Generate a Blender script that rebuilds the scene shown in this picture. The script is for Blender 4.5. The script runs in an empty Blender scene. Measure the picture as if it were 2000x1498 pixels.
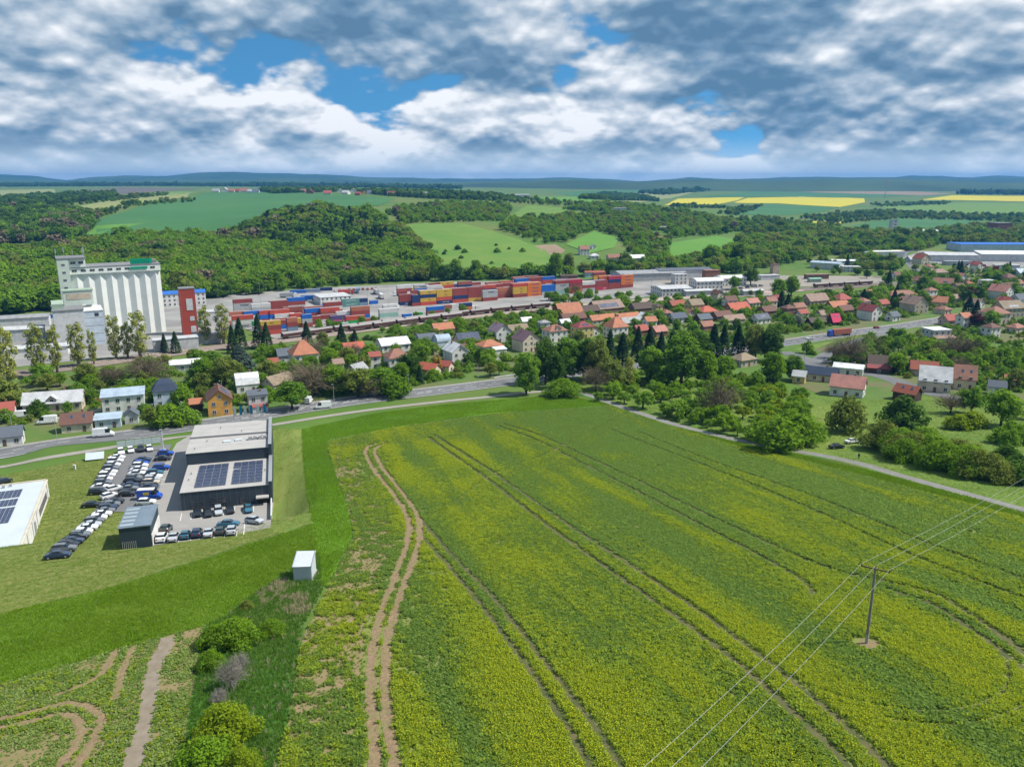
import bpy, bmesh, math, random
import numpy as np
from mathutils import Vector, Matrix
random.seed(7)
RNG = np.random.default_rng(11)
scene = bpy.context.scene
COL = scene.collection
R = math.radians

# ------------------------------------------------------------------ camera
CAM_Z, PITCH, FPX = 85.0, 14.2, 1560.0
cam_d = bpy.data.cameras.new('camera'); cam = bpy.data.objects.new('camera', cam_d); COL.objects.link(cam)
cam_d.sensor_width = 36.0; cam_d.lens = 36.0 * FPX / 2000.0
cam_d.clip_start = 0.5; cam_d.clip_end = 60000
cam.location = (0, 0, CAM_Z); cam.rotation_euler = (R(90 - PITCH), 0, 0)
scene.camera = cam

# ------------------------------------------------------------------ sun and sky
SUN_AZ, SUN_EL = 3.0, 52.0          # azimuth measured from +X towards +Y
sun_dir = Vector((math.cos(R(SUN_EL)) * math.cos(R(SUN_AZ)), math.cos(R(SUN_EL)) * math.sin(R(SUN_AZ)), math.sin(R(SUN_EL))))
sd = bpy.data.lights.new('sun', 'SUN'); sd.energy = 4.8; sd.angle = R(0.55); sd.color = (1.0, 0.95, 0.87)
sun = bpy.data.objects.new('sun', sd); COL.objects.link(sun)
sun.rotation_euler = (-sun_dir).to_track_quat('-Z', 'Y').to_euler()
sun.location = (200, 60, 300)

world = bpy.data.worlds.new('World'); scene.world = world; world.use_nodes = True
world.cycles.sampling_method = 'MANUAL'; world.cycles.sample_map_resolution = 512
CLOUD = (4.1, 2.0, 2.0); COVER = (0.465, 0.515)
def build_world():
    nt = world.node_tree; N = nt.nodes; L = nt.links
    N.clear()
    out = N.new('ShaderNodeOutputWorld'); bg = N.new('ShaderNodeBackground')
    bg.inputs['Strength'].default_value = 0.1
    def val(sock, v):
        if isinstance(v, (int, float)): sock.default_value = v
        else: L.new(v, sock)
    def M(op, a, b=None, c=None, clamp=False):
        n = N.new('ShaderNodeMath'); n.operation = op; n.use_clamp = clamp
        val(n.inputs[0], a)
        if b is not None: val(n.inputs[1], b)
        if c is not None: val(n.inputs[2], c)
        return n.outputs[0]
    def ramp(v, a, b, lo=0.0, hi=1.0):
        n = N.new('ShaderNodeMapRange'); n.interpolation_type = 'SMOOTHSTEP'
        val(n.inputs['Value'], v); n.inputs['From Min'].default_value = a; n.inputs['From Max'].default_value = b
        n.inputs['To Min'].default_value = lo; n.inputs['To Max'].default_value = hi
        return n.outputs['Result']
    def mix(f, a, b):
        n = N.new('ShaderNodeMix'); n.data_type = 'RGBA'; val(n.inputs[0], f)
        for s, v in ((n.inputs[6], a), (n.inputs[7], b)):
            if isinstance(v, tuple): s.default_value = (*v, 1)
            else: L.new(v, s)
        return n.outputs[2]
    tc = N.new('ShaderNodeTexCoord'); sp = N.new('ShaderNodeSeparateXYZ'); L.new(tc.outputs['Generated'], sp.inputs[0])
    z = M('MAXIMUM', sp.outputs['Z'], 0.0)
    sky = N.new('ShaderNodeTexSky'); sky.sky_type = 'NISHITA'; sky.sun_disc = False
    sky.sun_elevation = R(SUN_EL); sky.sun_rotation = R(90 - SUN_AZ)
    sky.altitude = 300; sky.air_density = 1.0; sky.dust_density = 0.3; sky.ozone_density = 1.2
    # cloud field: looked up by direction, flattened and crowded towards the horizon
    den = M('ADD', z, 0.42)
    px = M('DIVIDE', sp.outputs['X'], den); py = M('DIVIDE', sp.outputs['Y'], den)
    def vecof(k, ox, oy, oz):
        cb = N.new('ShaderNodeCombineXYZ')
        val(cb.inputs[0], M('ADD', M('MULTIPLY', px, k), ox + oz * 7.3)); val(cb.inputs[1], M('ADD', M('MULTIPLY', py, k), oy - oz * 3.9))
        return cb.outputs[0]
    def noise(k, scale, detail, rough, oz, ox=0.0, oy=0.0, dist=0.0):
        n = N.new('ShaderNodeTexNoise'); n.noise_dimensions = '2D'
        L.new(vecof(k, ox, oy, oz), n.inputs['Vector'])
        n.inputs['Scale'].default_value = scale; n.inputs['Detail'].default_value = detail
        n.inputs['Roughness'].default_value = rough; n.inputs['Distortion'].default_value = dist
        return n.outputs['Fac']
    def puffs(k, scale, oz, ox, oy):
        n = N.new('ShaderNodeTexVoronoi'); n.voronoi_dimensions = '2D'; n.feature = 'F1'; n.normalize = True
        L.new(vecof(k, ox, oy, oz), n.inputs['Vector'])
        n.inputs['Scale'].default_value = scale; n.inputs['Detail'].default_value = 3.0; n.inputs['Roughness'].default_value = 0.5
        return M('SUBTRACT', 0.8, n.outputs['Distance'])
    OZ, OX, OY = CLOUD
    SC = 1.75
    def cloud(k, det): return M('ADD', M('MULTIPLY', noise(k, SC, det, 0.50, OZ, OX, OY, 0.0), 0.72), M('MULTIPLY', puffs(k, SC * 2.6, OZ, OX, OY), 0.44))
    d0 = cloud(1.0, 9)
    d1 = cloud(0.982, 9)      # the same cloud, looked up a little higher
    d2 = cloud(0.935, 3)
    big = noise(1.0, 0.9, 3, 0.5, 8.0, 2.0)
    fine = noise(1.0, 9.0, 8, 0.6, 1.7)
    cov = M('ADD', d0, M('MULTIPLY', M('SUBTRACT', big, 0.5), 0.36))
    cov = M('ADD', cov, ramp(z, 0.0, 0.09, 0.08, 0.0))    # a more closed deck towards the horizon
    mask = ramp(cov, COVER[0], COVER[1])
    # light: tops bright, bases blue-grey
    dif = M('ADD', M('MULTIPLY', M('SUBTRACT', d0, d1), 5.4), M('MULTIPLY', M('SUBTRACT', d0, d2), 2.6))
    dif = M('ADD', dif, M('MULTIPLY', M('SUBTRACT', fine, 0.5), 0.22))
    thick = ramp(cov, 0.52, 0.76)
    lit = M('SUBTRACT', M('ADD', 0.60, dif), M('MULTIPLY', thick, 0.36))
    lit = M('ADD', lit, ramp(z, 0.0, 0.11, 0.16, 0.0))
    cr = N.new('ShaderNodeValToRGB'); L.new(lit, cr.inputs[0])
    e = cr.color_ramp.elements
    e[0].position = 0.0; e[0].color = (0.85, 1.75, 2.85, 1)
    e[1].position = 1.0; e[1].color = (7.4, 7.6, 7.9, 1)
    for p, c in ((0.25, (1.45, 2.45, 3.6, 1)), (0.5, (2.9, 3.75, 4.7, 1)), (0.72, (4.6, 5.2, 5.9, 1))):
        k = e.new(p); k.color = c
    vec = N.new('ShaderNodeCombineXYZ'); L.new(sp.outputs['X'], vec.inputs[0]); L.new(sp.outputs['Y'], vec.inputs[1])
    L.new(M('ADD', z, 0.22), vec.inputs[2])
    L.new(vec.outputs[0], sky.inputs['Vector'])
    tint = N.new('ShaderNodeMix'); tint.data_type = 'RGBA'; tint.blend_type = 'MULTIPLY'; tint.inputs[0].default_value = 1.0
    L.new(sky.outputs[0], tint.inputs[6]); tint.inputs[7].default_value = (0.42, 0.95, 1.12, 1)
    final = mix(mask, tint.outputs[2], cr.outputs[0])
    hz = ramp(z, 0.0, 0.055, 0.80, 0.0)
    final = mix(hz, final, (6.4, 7.5, 8.4))
    L.new(final, bg.inputs['Color']); L.new(bg.outputs[0], out.inputs[0])
build_world()
scene.view_settings.view_transform = 'Standard'; scene.view_settings.look = 'None'
scene.view_settings.exposure = 0.42; scene.view_settings.gamma = 1.0
scene.render.engine = 'CYCLES'
scene.cycles.max_bounces = 6; scene.cycles.diffuse_bounces = 4; scene.cycles.glossy_bounces = 2
scene.cycles.transmission_bounces = 3; scene.cycles.volume_bounces = 0; scene.cycles.transparent_max_bounces = 6
scene.cycles.use_denoising = True
scene.cycles.use_adaptive_sampling = True; scene.cycles.adaptive_threshold = 0.02
scene.cycles.caustics_reflective = False; scene.cycles.caustics_refractive = False

# ------------------------------------------------------------------ pixels and terrain
CP, SP = math.cos(R(PITCH)), math.sin(R(PITCH))
def pray(px, py):
    a = (px - 1000.0) / FPX; b = (749.0 - py) / FPX
    return Vector((a, CP + b * SP, -SP + b * CP))
def at_depth(px, py, Y):
    d = pray(px, py); k = Y / d.y
    return Vector((d.x * k, Y, CAM_Z + d.z * k))
def sig(t): return 1 / (1 + np.exp(-np.clip(t, -40, 40)))
DEAL_O = Vector((-79.6, 179.3)); DEAL_YAW = R(16)
E1 = Vector((math.cos(DEAL_YAW), math.sin(DEAL_YAW))); E2 = Vector((-math.sin(DEAL_YAW), math.cos(DEAL_YAW)))
PAD_Z = 7.5
def z_near(x, y):
    z = 0.13 * 25 * np.logaddexp(0, (235 - y) / 25) + 6 * sig((365 - y) / 40) + 0.03 * np.clip(x, -150, 250) * sig((260 - y) / 50)
    lx = (x - DEAL_O.x) * E1.x + (y - DEAL_O.y) * E1.y; ly = (x - DEAL_O.x) * E2.x + (y - DEAL_O.y) * E2.y
    dx = np.maximum(np.maximum(-42 - lx, lx - 22), 0); dy = np.maximum(np.maximum(-17 - ly, ly - 62), 0)
    w = np.clip(1 - np.hypot(dx, dy) / 11, 0, 1); w = w * w * (3 - 2 * w)
    z = z * (1 - w) + PAD_Z * w
    return z + 0.35 * np.sin(x * 0.031 + 1) * np.sin(y * 0.027) * sig((300 - y) / 40)
HC = [  # (px, py, distance) of the ground on the hills
 (0,600,560),(150,600,560),(330,582,600),(480,578,620),(620,565,650),(0,540,700),(200,530,740),(400,520,760),(600,520,780),
 (0,488,900),(150,475,930),(250,468,960),(330,468,980),(450,462,1000),(560,455,980),(700,440,1050),(760,420,1150),(620,420,1080),
 (100,450,1080),(0,450,1080),(200,440,1100),(480,420,1350),(300,430,1200),(770,393,1600),(400,382,2000),(700,382,1900),(200,395,1700),(0,400,1700),
 (0,378,3000),(200,372,3500),(600,376,2200),(850,381,2000),(720,374,2500),
 (760,560,670),(900,552,690),(1100,548,700),(850,525,780),(950,514,800),(1050,512,800),(800,442,1050),(900,440,1050),(1000,462,960),(1060,486,900),
 (950,405,1500),(1000,425,1300),(1150,388,1900),(1080,412,1400),(1150,455,1060),(1200,480,940),(1150,495,870),(1250,500,870),(1200,520,780),(1400,520,790),
 (1300,500,900),(1350,472,1010),(1430,462,1120),(1250,440,1200),(1250,410,1600),(1400,432,1420),
 (1600,442,1600),(1800,442,1600),(2000,450,1500),(2000,480,1100),(1700,480,1070),(1500,470,1150),(1500,500,920),(1900,500,940),(1700,540,740),(2000,540,745),(1500,560,660),
 (1600,412,2300),(1900,412,2300),(1650,388,3300),(1950,388,3300),(1300,397,2600),(1500,377,4300),
 (0,360,6500),(500,360,6500),(1000,361,6500),(1500,363,6500),(2000,366,6000),(1000,376,3500),(1250,384,3400)]
CO = np.array([0.0, -40.0])
def uv_of(x, y): return np.arctan2(x - CO[0], y - CO[1]), np.log(np.hypot(x - CO[0], y - CO[1]))
def fit_hills():
    pts = [at_depth(*c) for c in HC]
    pts += [at_depth(p - 1100 if p < 60 else p + 1100, q, Y) for (p, q, Y) in HC if p < 60 or p > 1940]
    pts += [Vector((x, Y, 0)) for Y in (420, 500, 580) for x in np.linspace(-700, 700, 9)]
    P = np.array([tuple(p) for p in pts]); u, v = uv_of(P[:, 0], P[:, 1])
    for k in (-1.25, 1.25, -0.9, 0.9):
        for rr, zz in ((900, 20), (2000, 35), (6500, 60), (12500, 70)):
            u = np.append(u, k); v = np.append(v, math.log(rr)); P = np.vstack([P, [0, 0, zz]])
    for k in np.linspace(-0.7, 0.7, 9):
        u = np.append(u, k); v = np.append(v, math.log(12500)); P = np.vstack([P, [0, 0, 45]])
    Q = np.stack([u, v * 0.55], 1)
    D = np.linalg.norm(Q[:, None] - Q[None], axis=2)
    A = np.block([[D, np.ones((len(Q), 1))], [np.ones((1, len(Q))), np.zeros((1, 1))]])
    w = np.linalg.solve(A + 1e-6 * np.eye(len(A)), np.append(P[:, 2], 0))
    def f(x, y):
        uu, vv = uv_of(x, y); q = np.stack([uu.ravel(), vv.ravel() * 0.55], 1); r = np.empty(len(q))
        for i in range(0, len(q), 20000):
            r[i:i + 20000] = np.linalg.norm(q[i:i + 20000, None] - Q[None], axis=2) @ w[:-1] + w[-1]
        return r.reshape(x.shape)
    return f
NU, NV = 440, 540
UA, UB, VA, VB = -1.22, 1.22, math.log(9.0), math.log(13500.0)
def make_grid():
    f = fit_hills()
    U, V = np.meshgrid(np.linspace(UA, UB, NU), np.linspace(VA, VB, NV), indexing='ij')
    rr = np.exp(V); X = CO[0] + rr * np.sin(U); Y = CO[1] + rr * np.cos(U)
    zn = z_near(X, Y); zf = f(X, Y)
    dd = np.hypot(X, Y)
    k = np.clip((dd - 470) / 170, 0, 1); k = k * k * (3 - 2 * k)
    Z = zn * (1 - k) + np.maximum(zf, -3) * k
    # the freight yard and works are level
    return X, Y, Z
GX, GY, GZ = make_grid()
def T(x, y):
    x = np.asarray(x, float); y = np.asarray(y, float)
    u, v = uv_of(x, y)
    a = np.clip((u - UA) / (UB - UA) * (NU - 1), 0, NU - 1.001); b = np.clip((v - VA) / (VB - VA) * (NV - 1), 0, NV - 1.001)
    i = a.astype(int); j = b.astype(int); a -= i; b -= j
    return (GZ[i, j] * (1 - a) * (1 - b) + GZ[i + 1, j] * a * (1 - b) + GZ[i, j + 1] * (1 - a) * b + GZ[i + 1, j + 1] * a * b)
def Tz(x, y): return float(T(x, y))
TS = np.geomspace(25, 18000, 5000)
def G(px, py):
    "the ground point seen at a pixel of the photograph"
    d = pray(px, py); x = d.x * TS; y = d.y * TS; z = CAM_Z + d.z * TS
    h = z - T(x, y); i = int(np.argmax(h < 0))
    if h[i] >= 0: i = len(TS) - 1
    k = h[i - 1] / (h[i - 1] - h[i]) if i > 0 and h[i - 1] != h[i] else 0
    t = TS[i - 1] + (TS[i] - TS[i - 1]) * k
    X, Y = d.x * t, d.y * t
    return Vector((X, Y, Tz(X, Y)))
def GXY(px, py): g = G(px, py); return (g.x, g.y)
def ppm(p): return FPX / (p[1] * CP + (CAM_Z - (p[2] if len(p) > 2 else Tz(p[0], p[1]))) * SP)
def proj(p):
    x, y, z = p[0], p[1], p[2] - CAM_Z
    dep = y * CP - z * SP
    return 1000 + FPX * x / dep, 749 - FPX * (y * SP + z * CP) / dep
def inside(poly, x, y):
    poly = np.asarray(poly, float); x = np.asarray(x); y = np.asarray(y); c = np.zeros(x.shape, bool); n = len(poly); j = n - 1
    for i in range(n):
        xi, yi = poly[i]; xj, yj = poly[j]
        m = ((yi > y) != (yj > y)) & (x < (xj - xi) * (y - yi) / (yj - yi + 1e-12) + xi)
        c ^= m; j = i
    return c
def vnoise(x, y, seed=0):
    "value noise for numpy arrays"
    xi = np.floor(x).astype(np.int64); yi = np.floor(y).astype(np.int64); fx = x - xi; fy = y - yi
    fx = fx * fx * (3 - 2 * fx); fy = fy * fy * (3 - 2 * fy)
    def h(a, b):
        n = (a * 374761393 + b * 668265263 + seed * 974711) & 0x7fffffff
        n = ((n ^ (n >> 13)) * 1274126177) & 0x7fffffff
        return ((n ^ (n >> 16)) & 0xffff) / 65535.0
    return (h(xi, yi) * (1 - fx) + h(xi + 1, yi) * fx) * (1 - fy) + (h(xi, yi + 1) * (1 - fx) + h(xi + 1, yi + 1) * fx) * fy
def fbm(x, y, seed=0, o=4):
    s = 0; a = 0.5; t = 0
    for k in range(o): s = s + a * vnoise(x * 2 ** k, y * 2 ** k, seed + k); t += a; a *= 0.5
    return s / t

# ------------------------------------------------------------------ materials
MATS = {}
def mat(name, c1, c2=None, scale=3.0, rough=0.8, bump=0.0, metal=0.0, spec=0.3, detail=5, coords='Object', c3=None, scale2=None, stretch=None, contrast=(0.3, 0.7)):
    if name in MATS: return MATS[name]
    m = bpy.data.materials.new(name); m.use_nodes = True; MATS[name] = m
    nt = m.node_tree; N = nt.nodes; L = nt.links; b = N['Principled BSDF']
    b.inputs['Roughness'].default_value = rough; b.inputs['Metallic'].default_value = metal
    b.inputs['Specular IOR Level'].default_value = spec
    if c2 is None: c2 = tuple(c * 0.8 for c in c1)
    tc = N.new('ShaderNodeTexCoord'); src = tc.outputs[coords]
    if coords == 'World':
        pass
    if stretch:
        mp = N.new('ShaderNodeMapping'); L.new(src, mp.inputs[0]); mp.inputs['Rotation'].default_value = (0, 0, stretch[1]); mp.inputs['Scale'].default_value = (1, stretch[0], 1); src = mp.outputs[0]
    n = N.new('ShaderNodeTexNoise'); L.new(src, n.inputs['Vector']); n.inputs['Scale'].default_value = scale; n.inputs['Detail'].default_value = detail; n.inputs['Roughness'].default_value = 0.6
    mr = N.new('ShaderNodeMapRange'); L.new(n.outputs['Fac'], mr.inputs['Value']); mr.inputs['From Min'].default_value = contrast[0]; mr.inputs['From Max'].default_value = contrast[1]
    mx = N.new('ShaderNodeMix'); mx.data_type = 'RGBA'; L.new(mr.outputs[0], mx.inputs[0]); mx.inputs[6].default_value = (*c1, 1); mx.inputs[7].default_value = (*c2, 1)
    res = mx.outputs[2]
    if c3:
        n2 = N.new('ShaderNodeTexNoise'); L.new(tc.outputs[coords], n2.inputs['Vector']); n2.inputs['Scale'].default_value = scale2 or scale * 0.13; n2.inputs['Detail'].default_value = 4
        r2 = N.new('ShaderNodeMapRange'); L.new(n2.outputs['Fac'], r2.inputs['Value']); r2.inputs['From Min'].default_value = 0.45; r2.inputs['From Max'].default_value = 0.65
        m2 = N.new('ShaderNodeMix'); m2.data_type = 'RGBA'; L.new(r2.outputs[0], m2.inputs[0]); L.new(res, m2.inputs[6]); m2.inputs[7].default_value = (*c3, 1); res = m2.outputs[2]
    L.new(res, b.inputs['Base Color'])
    if bump:
        bp = N.new('ShaderNodeBump'); bp.inputs['Strength'].default_value = bump; bp.inputs['Distance'].default_value = 0.3; L.new(n.outputs['Fac'], bp.inputs['Height']); L.new(bp.outputs[0], b.inputs['Normal'])
    return m
def leafmat(name, c1, c2, trans=0.25, hue=0.5):
    "foliage: colour varies from plant to plant and from leaf to leaf"
    if name in MATS: return MATS[name]
    m = bpy.data.materials.new(name); m.use_nodes = True; MATS[name] = m
    nt = m.node_tree; N = nt.nodes; L = nt.links; N.clear()
    out = N.new('ShaderNodeOutputMaterial'); at = N.new('ShaderNodeAttribute'); at.attribute_name = 'lv'; oi = N.new('ShaderNodeObjectInfo')
    ad = N.new('ShaderNodeMath'); ad.operation = 'MULTIPLY_ADD'; L.new(at.outputs['Fac'], ad.inputs[0]); ad.inputs[1].default_value = 1 - hue
    ml = N.new('ShaderNodeMath'); ml.operation = 'MULTIPLY'; L.new(oi.outputs['Random'], ml.inputs[0]); ml.inputs[1].default_value = hue; L.new(ml.outputs[0], ad.inputs[2])
    mx = N.new('ShaderNodeMix'); mx.data_type = 'RGBA'; L.new(ad.outputs[0], mx.inputs[0]); mx.inputs[6].default_value = (*c1, 1); mx.inputs[7].default_value = (*c2, 1)
    d = N.new('ShaderNodeBsdfDiffuse'); t = N.new('ShaderNodeBsdfTranslucent'); L.new(mx.outputs[2], d.inputs[0]); L.new(mx.outputs[2], t.inputs[0])
    ms = N.new('ShaderNodeMixShader'); ms.inputs[0].default_value = trans; L.new(d.outputs[0], ms.inputs[1]); L.new(t.outputs[0], ms.inputs[2]); L.new(ms.outputs[0], out.inputs[0])
    return m

# ------------------------------------------------------------------ mesh helpers
class MB:
    def __init__(s): s.v = []; s.f = []; s.mi = []
    def add(s, vs, fs, mi=0):
        o = len(s.v); s.v += [tuple(v) for v in vs]; s.f += [tuple(i + o for i in f) for f in fs]; s.mi += [mi] * len(fs); return s
    def box(s, x0, x1, y0, y1, z0, z1, mi=0):
        return s.add([(x0,y0,z0),(x1,y0,z0),(x1,y1,z0),(x0,y1,z0),(x0,y0,z1),(x1,y0,z1),(x1,y1,z1),(x0,y1,z1)],
                     [(0,3,2,1),(4,5,6,7),(0,1,5,4),(1,2,6,5),(2,3,7,6),(3,0,4,7)], mi)
    def prism(s, prof, x0, x1, mi=0, axis='x'):
        "closed profile of (a, z) points swept along an axis"
        n = len(prof)
        P = (lambda t, a, z: (t, a, z)) if axis == 'x' else (lambda t, a, z: (a, t, z))
        vs = [P(x0, a, z) for a, z in prof] + [P(x1, a, z) for a, z in prof]
        fs = [(i, (i + 1) % n, n + (i + 1) % n, n + i) for i in range(n)] + [tuple(range(n))[::-1], tuple(range(n, 2 * n))]
        return s.add(vs, fs, mi)
    def poly_up(s, poly, z0, z1, mi=0):
        n = len(poly); vs = [(x, y, z0) for x, y in poly] + [(x, y, z1) for x, y in poly]
        return s.add(vs, [(i, (i + 1) % n, n + (i + 1) % n, n + i) for i in range(n)] + [tuple(range(n))[::-1], tuple(range(n, 2 * n))], mi)
    def tube(s, pts, rad, n=6, mi=0):
        rings = []; pts = [Vector(p) for p in pts]
        if not isinstance(rad, (list, tuple)): rad = [rad] * len(pts)
        for i, p in enumerate(pts):
            d = (pts[min(i + 1, len(pts) - 1)] - pts[max(i - 1, 0)]); d.normalize()
            a = d.cross(Vector((0, 0, 1))) if abs(d.z) < 0.95 else d.cross(Vector((1, 0, 0))); a.normalize(); b = d.cross(a)
            rings.append([p + (a * math.cos(2 * math.pi * k / n) + b * math.sin(2 * math.pi * k / n)) * rad[i] for k in range(n)])
        vs = [v for r in rings for v in r]
        fs = [(i * n + k, i * n + (k + 1) % n, (i + 1) * n + (k + 1) % n, (i + 1) * n + k) for i in range(len(pts) - 1) for k in range(n)]
        fs += [tuple(range(n))[::-1], tuple((len(pts) - 1) * n + k for k in range(n))]
        return s.add(vs, fs, mi)
    def mesh(s, name, mats, smooth=False):
        me = bpy.data.meshes.new(name); me.from_pydata(s.v, [], s.f)
        if not isinstance(mats, (list, tuple)): mats = [mats]
        for m in mats: me.materials.append(m)
        if len(mats) > 1: me.polygons.foreach_set('material_index', s.mi)
        bm = bmesh.new(); bm.from_mesh(me); bmesh.ops.recalc_face_normals(bm, faces=bm.faces); bm.to_mesh(me); bm.free()
        if smooth: me.polygons.foreach_set('use_smooth', [True] * len(me.polygons))
        me.update(); return me
    def build(s, name, mats, parent=None, smooth=False): return put(name, s.mesh(name, mats, smooth), parent)
def put(name, me, parent=None, m=None):
    o = bpy.data.objects.new(name, me); COL.objects.link(o)
    if parent is not None: o.parent = parent
    if m is not None and o.material_slots:
        o.material_slots[0].link = 'OBJECT'; o.material_slots[0].material = m
    return o
def tag(o, label=None, cat=None, group=None, kind=None):
    if label: o['label'] = label
    if cat: o['category'] = cat
    if group: o['group'] = group
    if kind: o['kind'] = kind
    return o
def empty(name, loc, rz=0.0, sc=None):
    o = bpy.data.objects.new(name, None); COL.objects.link(o); o.empty_display_size = 0.5
    o.location = loc; o.rotation_euler = (0, 0, rz)
    if sc is not None: o.scale = (sc, sc, sc) if isinstance(sc, (int, float)) else sc
    return o
def meshobj(name, V, F, m, parent=None, smooth=False):
    me = bpy.data.meshes.new(name); me.from_pydata([tuple(v) for v in V], [], F); me.materials.append(m)
    if smooth: me.polygons.foreach_set('use_smooth', [True] * len(me.polygons))
    return put(name, me, parent)
def np_mesh(name, V, F4, m):
    "fast quad or triangle mesh from numpy arrays"
    me = bpy.data.meshes.new(name); V = np.asarray(V, np.float32); F4 = np.asarray(F4, np.int32); k = F4.shape[1]
    me.vertices.add(len(V)); me.vertices.foreach_set('co', V.ravel()); me.loops.add(F4.size); me.loops.foreach_set('vertex_index', F4.ravel())
    me.polygons.add(len(F4)); me.polygons.foreach_set('loop_start', np.arange(len(F4), dtype=np.int32) * k)
    me.update(calc_edges=True); me.materials.append(m); return me
# ------------------------------------------------------------------ ground
M_GROUND = mat('meadow grass', (0.055, 0.120, 0.014), (0.090, 0.165, 0.020), 0.05, 0.95, 0.15, c3=(0.115, 0.15, 0.03), scale2=0.006, detail=9)
def build_ground():
    idx = np.arange(NU * NV).reshape(NU, NV)
    F = np.stack([idx[:-1, :-1], idx[1:, :-1], idx[1:, 1:], idx[:-1, 1:]], -1).reshape(-1, 4)[:, ::-1]
    me = np_mesh('ground', np.stack([GX, GY, GZ], -1).reshape(-1, 3), F, M_GROUND)
    me.polygons.foreach_set('use_smooth', [True] * len(me.polygons))
    tag(put('ground', me), kind='structure')
build_ground()
def dens(poly, step=14):
    out = []
    for (a, b), (c, d) in zip(poly, poly[1:] + poly[:1]):
        n = max(1, int(math.hypot(c - a, d - b) / step))
        out += [(a + (c - a) * k / n, b + (d - b) * k / n) for k in range(n)]
    return out
def sheet_world(name, wpoly, m, off, st=3, wob=0.0):
    "a piece of ground laid over the terrain, cut along the terrain's own grid"
    bm = bmesh.new()
    u, v = uv_of(np.array([p[0] for p in wpoly]), np.array([p[1] for p in wpoly]))
    vs = [bm.verts.new((float(a), float(b), 0)) for a, b in zip(u, v)]
    try: bm.faces.new(vs)
    except ValueError: bm.free(); return None
    bmesh.ops.triangulate(bm, faces=bm.faces[:])
    for lo, hi, ax, a0, a1, n in ((u.min(), u.max(), 0, UA, UB, NU), (v.min(), v.max(), 1, VA, VB, NV)):
        i0 = int((lo - a0) / (a1 - a0) * (n - 1)) + 1; i1 = int((hi - a0) / (a1 - a0) * (n - 1))
        s = max(1, min(st, (i1 - i0) // 3))
        for i in range(i0, i1 + 1, s):
            c = a0 + (a1 - a0) * i / (n - 1)
            co = (c, 0, 0) if ax == 0 else (0, c, 0); no = (1, 0, 0) if ax == 0 else (0, 1, 0)
            bmesh.ops.bisect_plane(bm, geom=bm.verts[:] + bm.edges[:] + bm.faces[:], plane_co=co, plane_no=no, dist=1e-7)
    C = np.array([w.co[:] for w in bm.verts]); rr = np.exp(C[:, 1]); X = CO[0] + rr * np.sin(C[:, 0]); Y = CO[1] + rr * np.cos(C[:, 0]); Z = T(X, Y) + off
    for w, x, y, z in zip(bm.verts, X, Y, Z): w.co = (x, y, z)
    me = bpy.data.meshes.new(name)
    for f in bm.faces:
        f.normal_update()
        if f.normal.z < 0: f.normal_flip()
        f.smooth = True
    bm.to_mesh(me); bm.free(); me.materials.append(m)
    return tag(put(name, me), kind='structure')
def wpoly_px(poly, step=14, wob=0.0, seed=0):
    pts = dens(poly, step); out = []
    for i, (a, b) in enumerate(pts):
        if wob: a += wob * (vnoise(np.array([i * 0.45]), np.array([0.5]), seed)[0] - 0.5) * 2; b += wob * 0.6 * (vnoise(np.array([i * 0.45]), np.array([9.5]), seed)[0] - 0.5) * 2
        out.append(GXY(a, b))
    return out
def sheet(name, poly, m, off, st=3, step=14, wob=0.0, seed=0): return sheet_world(name, wpoly_px(poly, step, wob, seed), m, off, st)
def smooth_line(pts, n=6):
    P = [Vector(p[:2]) for p in pts]; P = [2 * P[0] - P[1]] + P + [2 * P[-1] - P[-2]]; out = []
    for i in range(1, len(P) - 2):
        for k in range(n):
            t = k / n; a, b, c, d = P[i - 1:i + 3]
            out.append(0.5 * ((2 * b) + (c - a) * t + (2 * a - 5 * b + 4 * c - d) * t * t + (3 * b - a - 3 * c + d) * t ** 3))
    return out + [P[-2]]
def offset_line(line, o):
    out = []
    for i, p in enumerate(line):
        d = line[min(i + 1, len(line) - 1)] - line[max(i - 1, 0)]; d.normalize(); out.append(p + Vector((-d.y, d.x)) * o)
    return out
def ribbon(name, line, w, m, off, lat=0.0, across=2, kind='structure', dash=None, w2=None):
    V = []; F = []; line = [Vector(p) for p in line]
    if dash:
        L2 = []; acc = 0
        fine = []
        for a, b in zip(line, line[1:]):
            n = max(1, int((b - a).length / 1.0)); fine += [a + (b - a) * k / n for k in range(n)]
        line = fine
    s = 0.0; prev = None
    for i, p in enumerate(line):
        d = line[min(i + 1, len(line) - 1)] - line[max(i - 1, 0)]
        if d.length < 1e-6: continue
        d.normalize(); nrm = Vector((-d.y, d.x))
        if prev is not None: s += (p - prev).length
        prev = p
        ww = w if w2 is None else w * (1 + (w2 - 1) * vnoise(np.array([i * 0.7]), np.array([lat]), 3)[0])
        for k in range(across + 1):
            q = p + nrm * (lat + ww * (k / across - 0.5)); V.append((q.x, q.y, Tz(q.x, q.y) + off))
        r = len(V) // (across + 1) - 1
        if r > 0 and (not dash or (s % (dash[0] + dash[1])) < dash[0]):
            for k in range(across):
                a = (r - 1) * (across + 1) + k; b = r * (across + 1) + k
                F.append((a + 1, a, b, b + 1))
    me = bpy.data.meshes.new(name); me.from_pydata(V, [], F); me.materials.append(m)
    o = put(name, me)
    for f in me.polygons:
        pass
    return tag(o, kind=kind)

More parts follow.
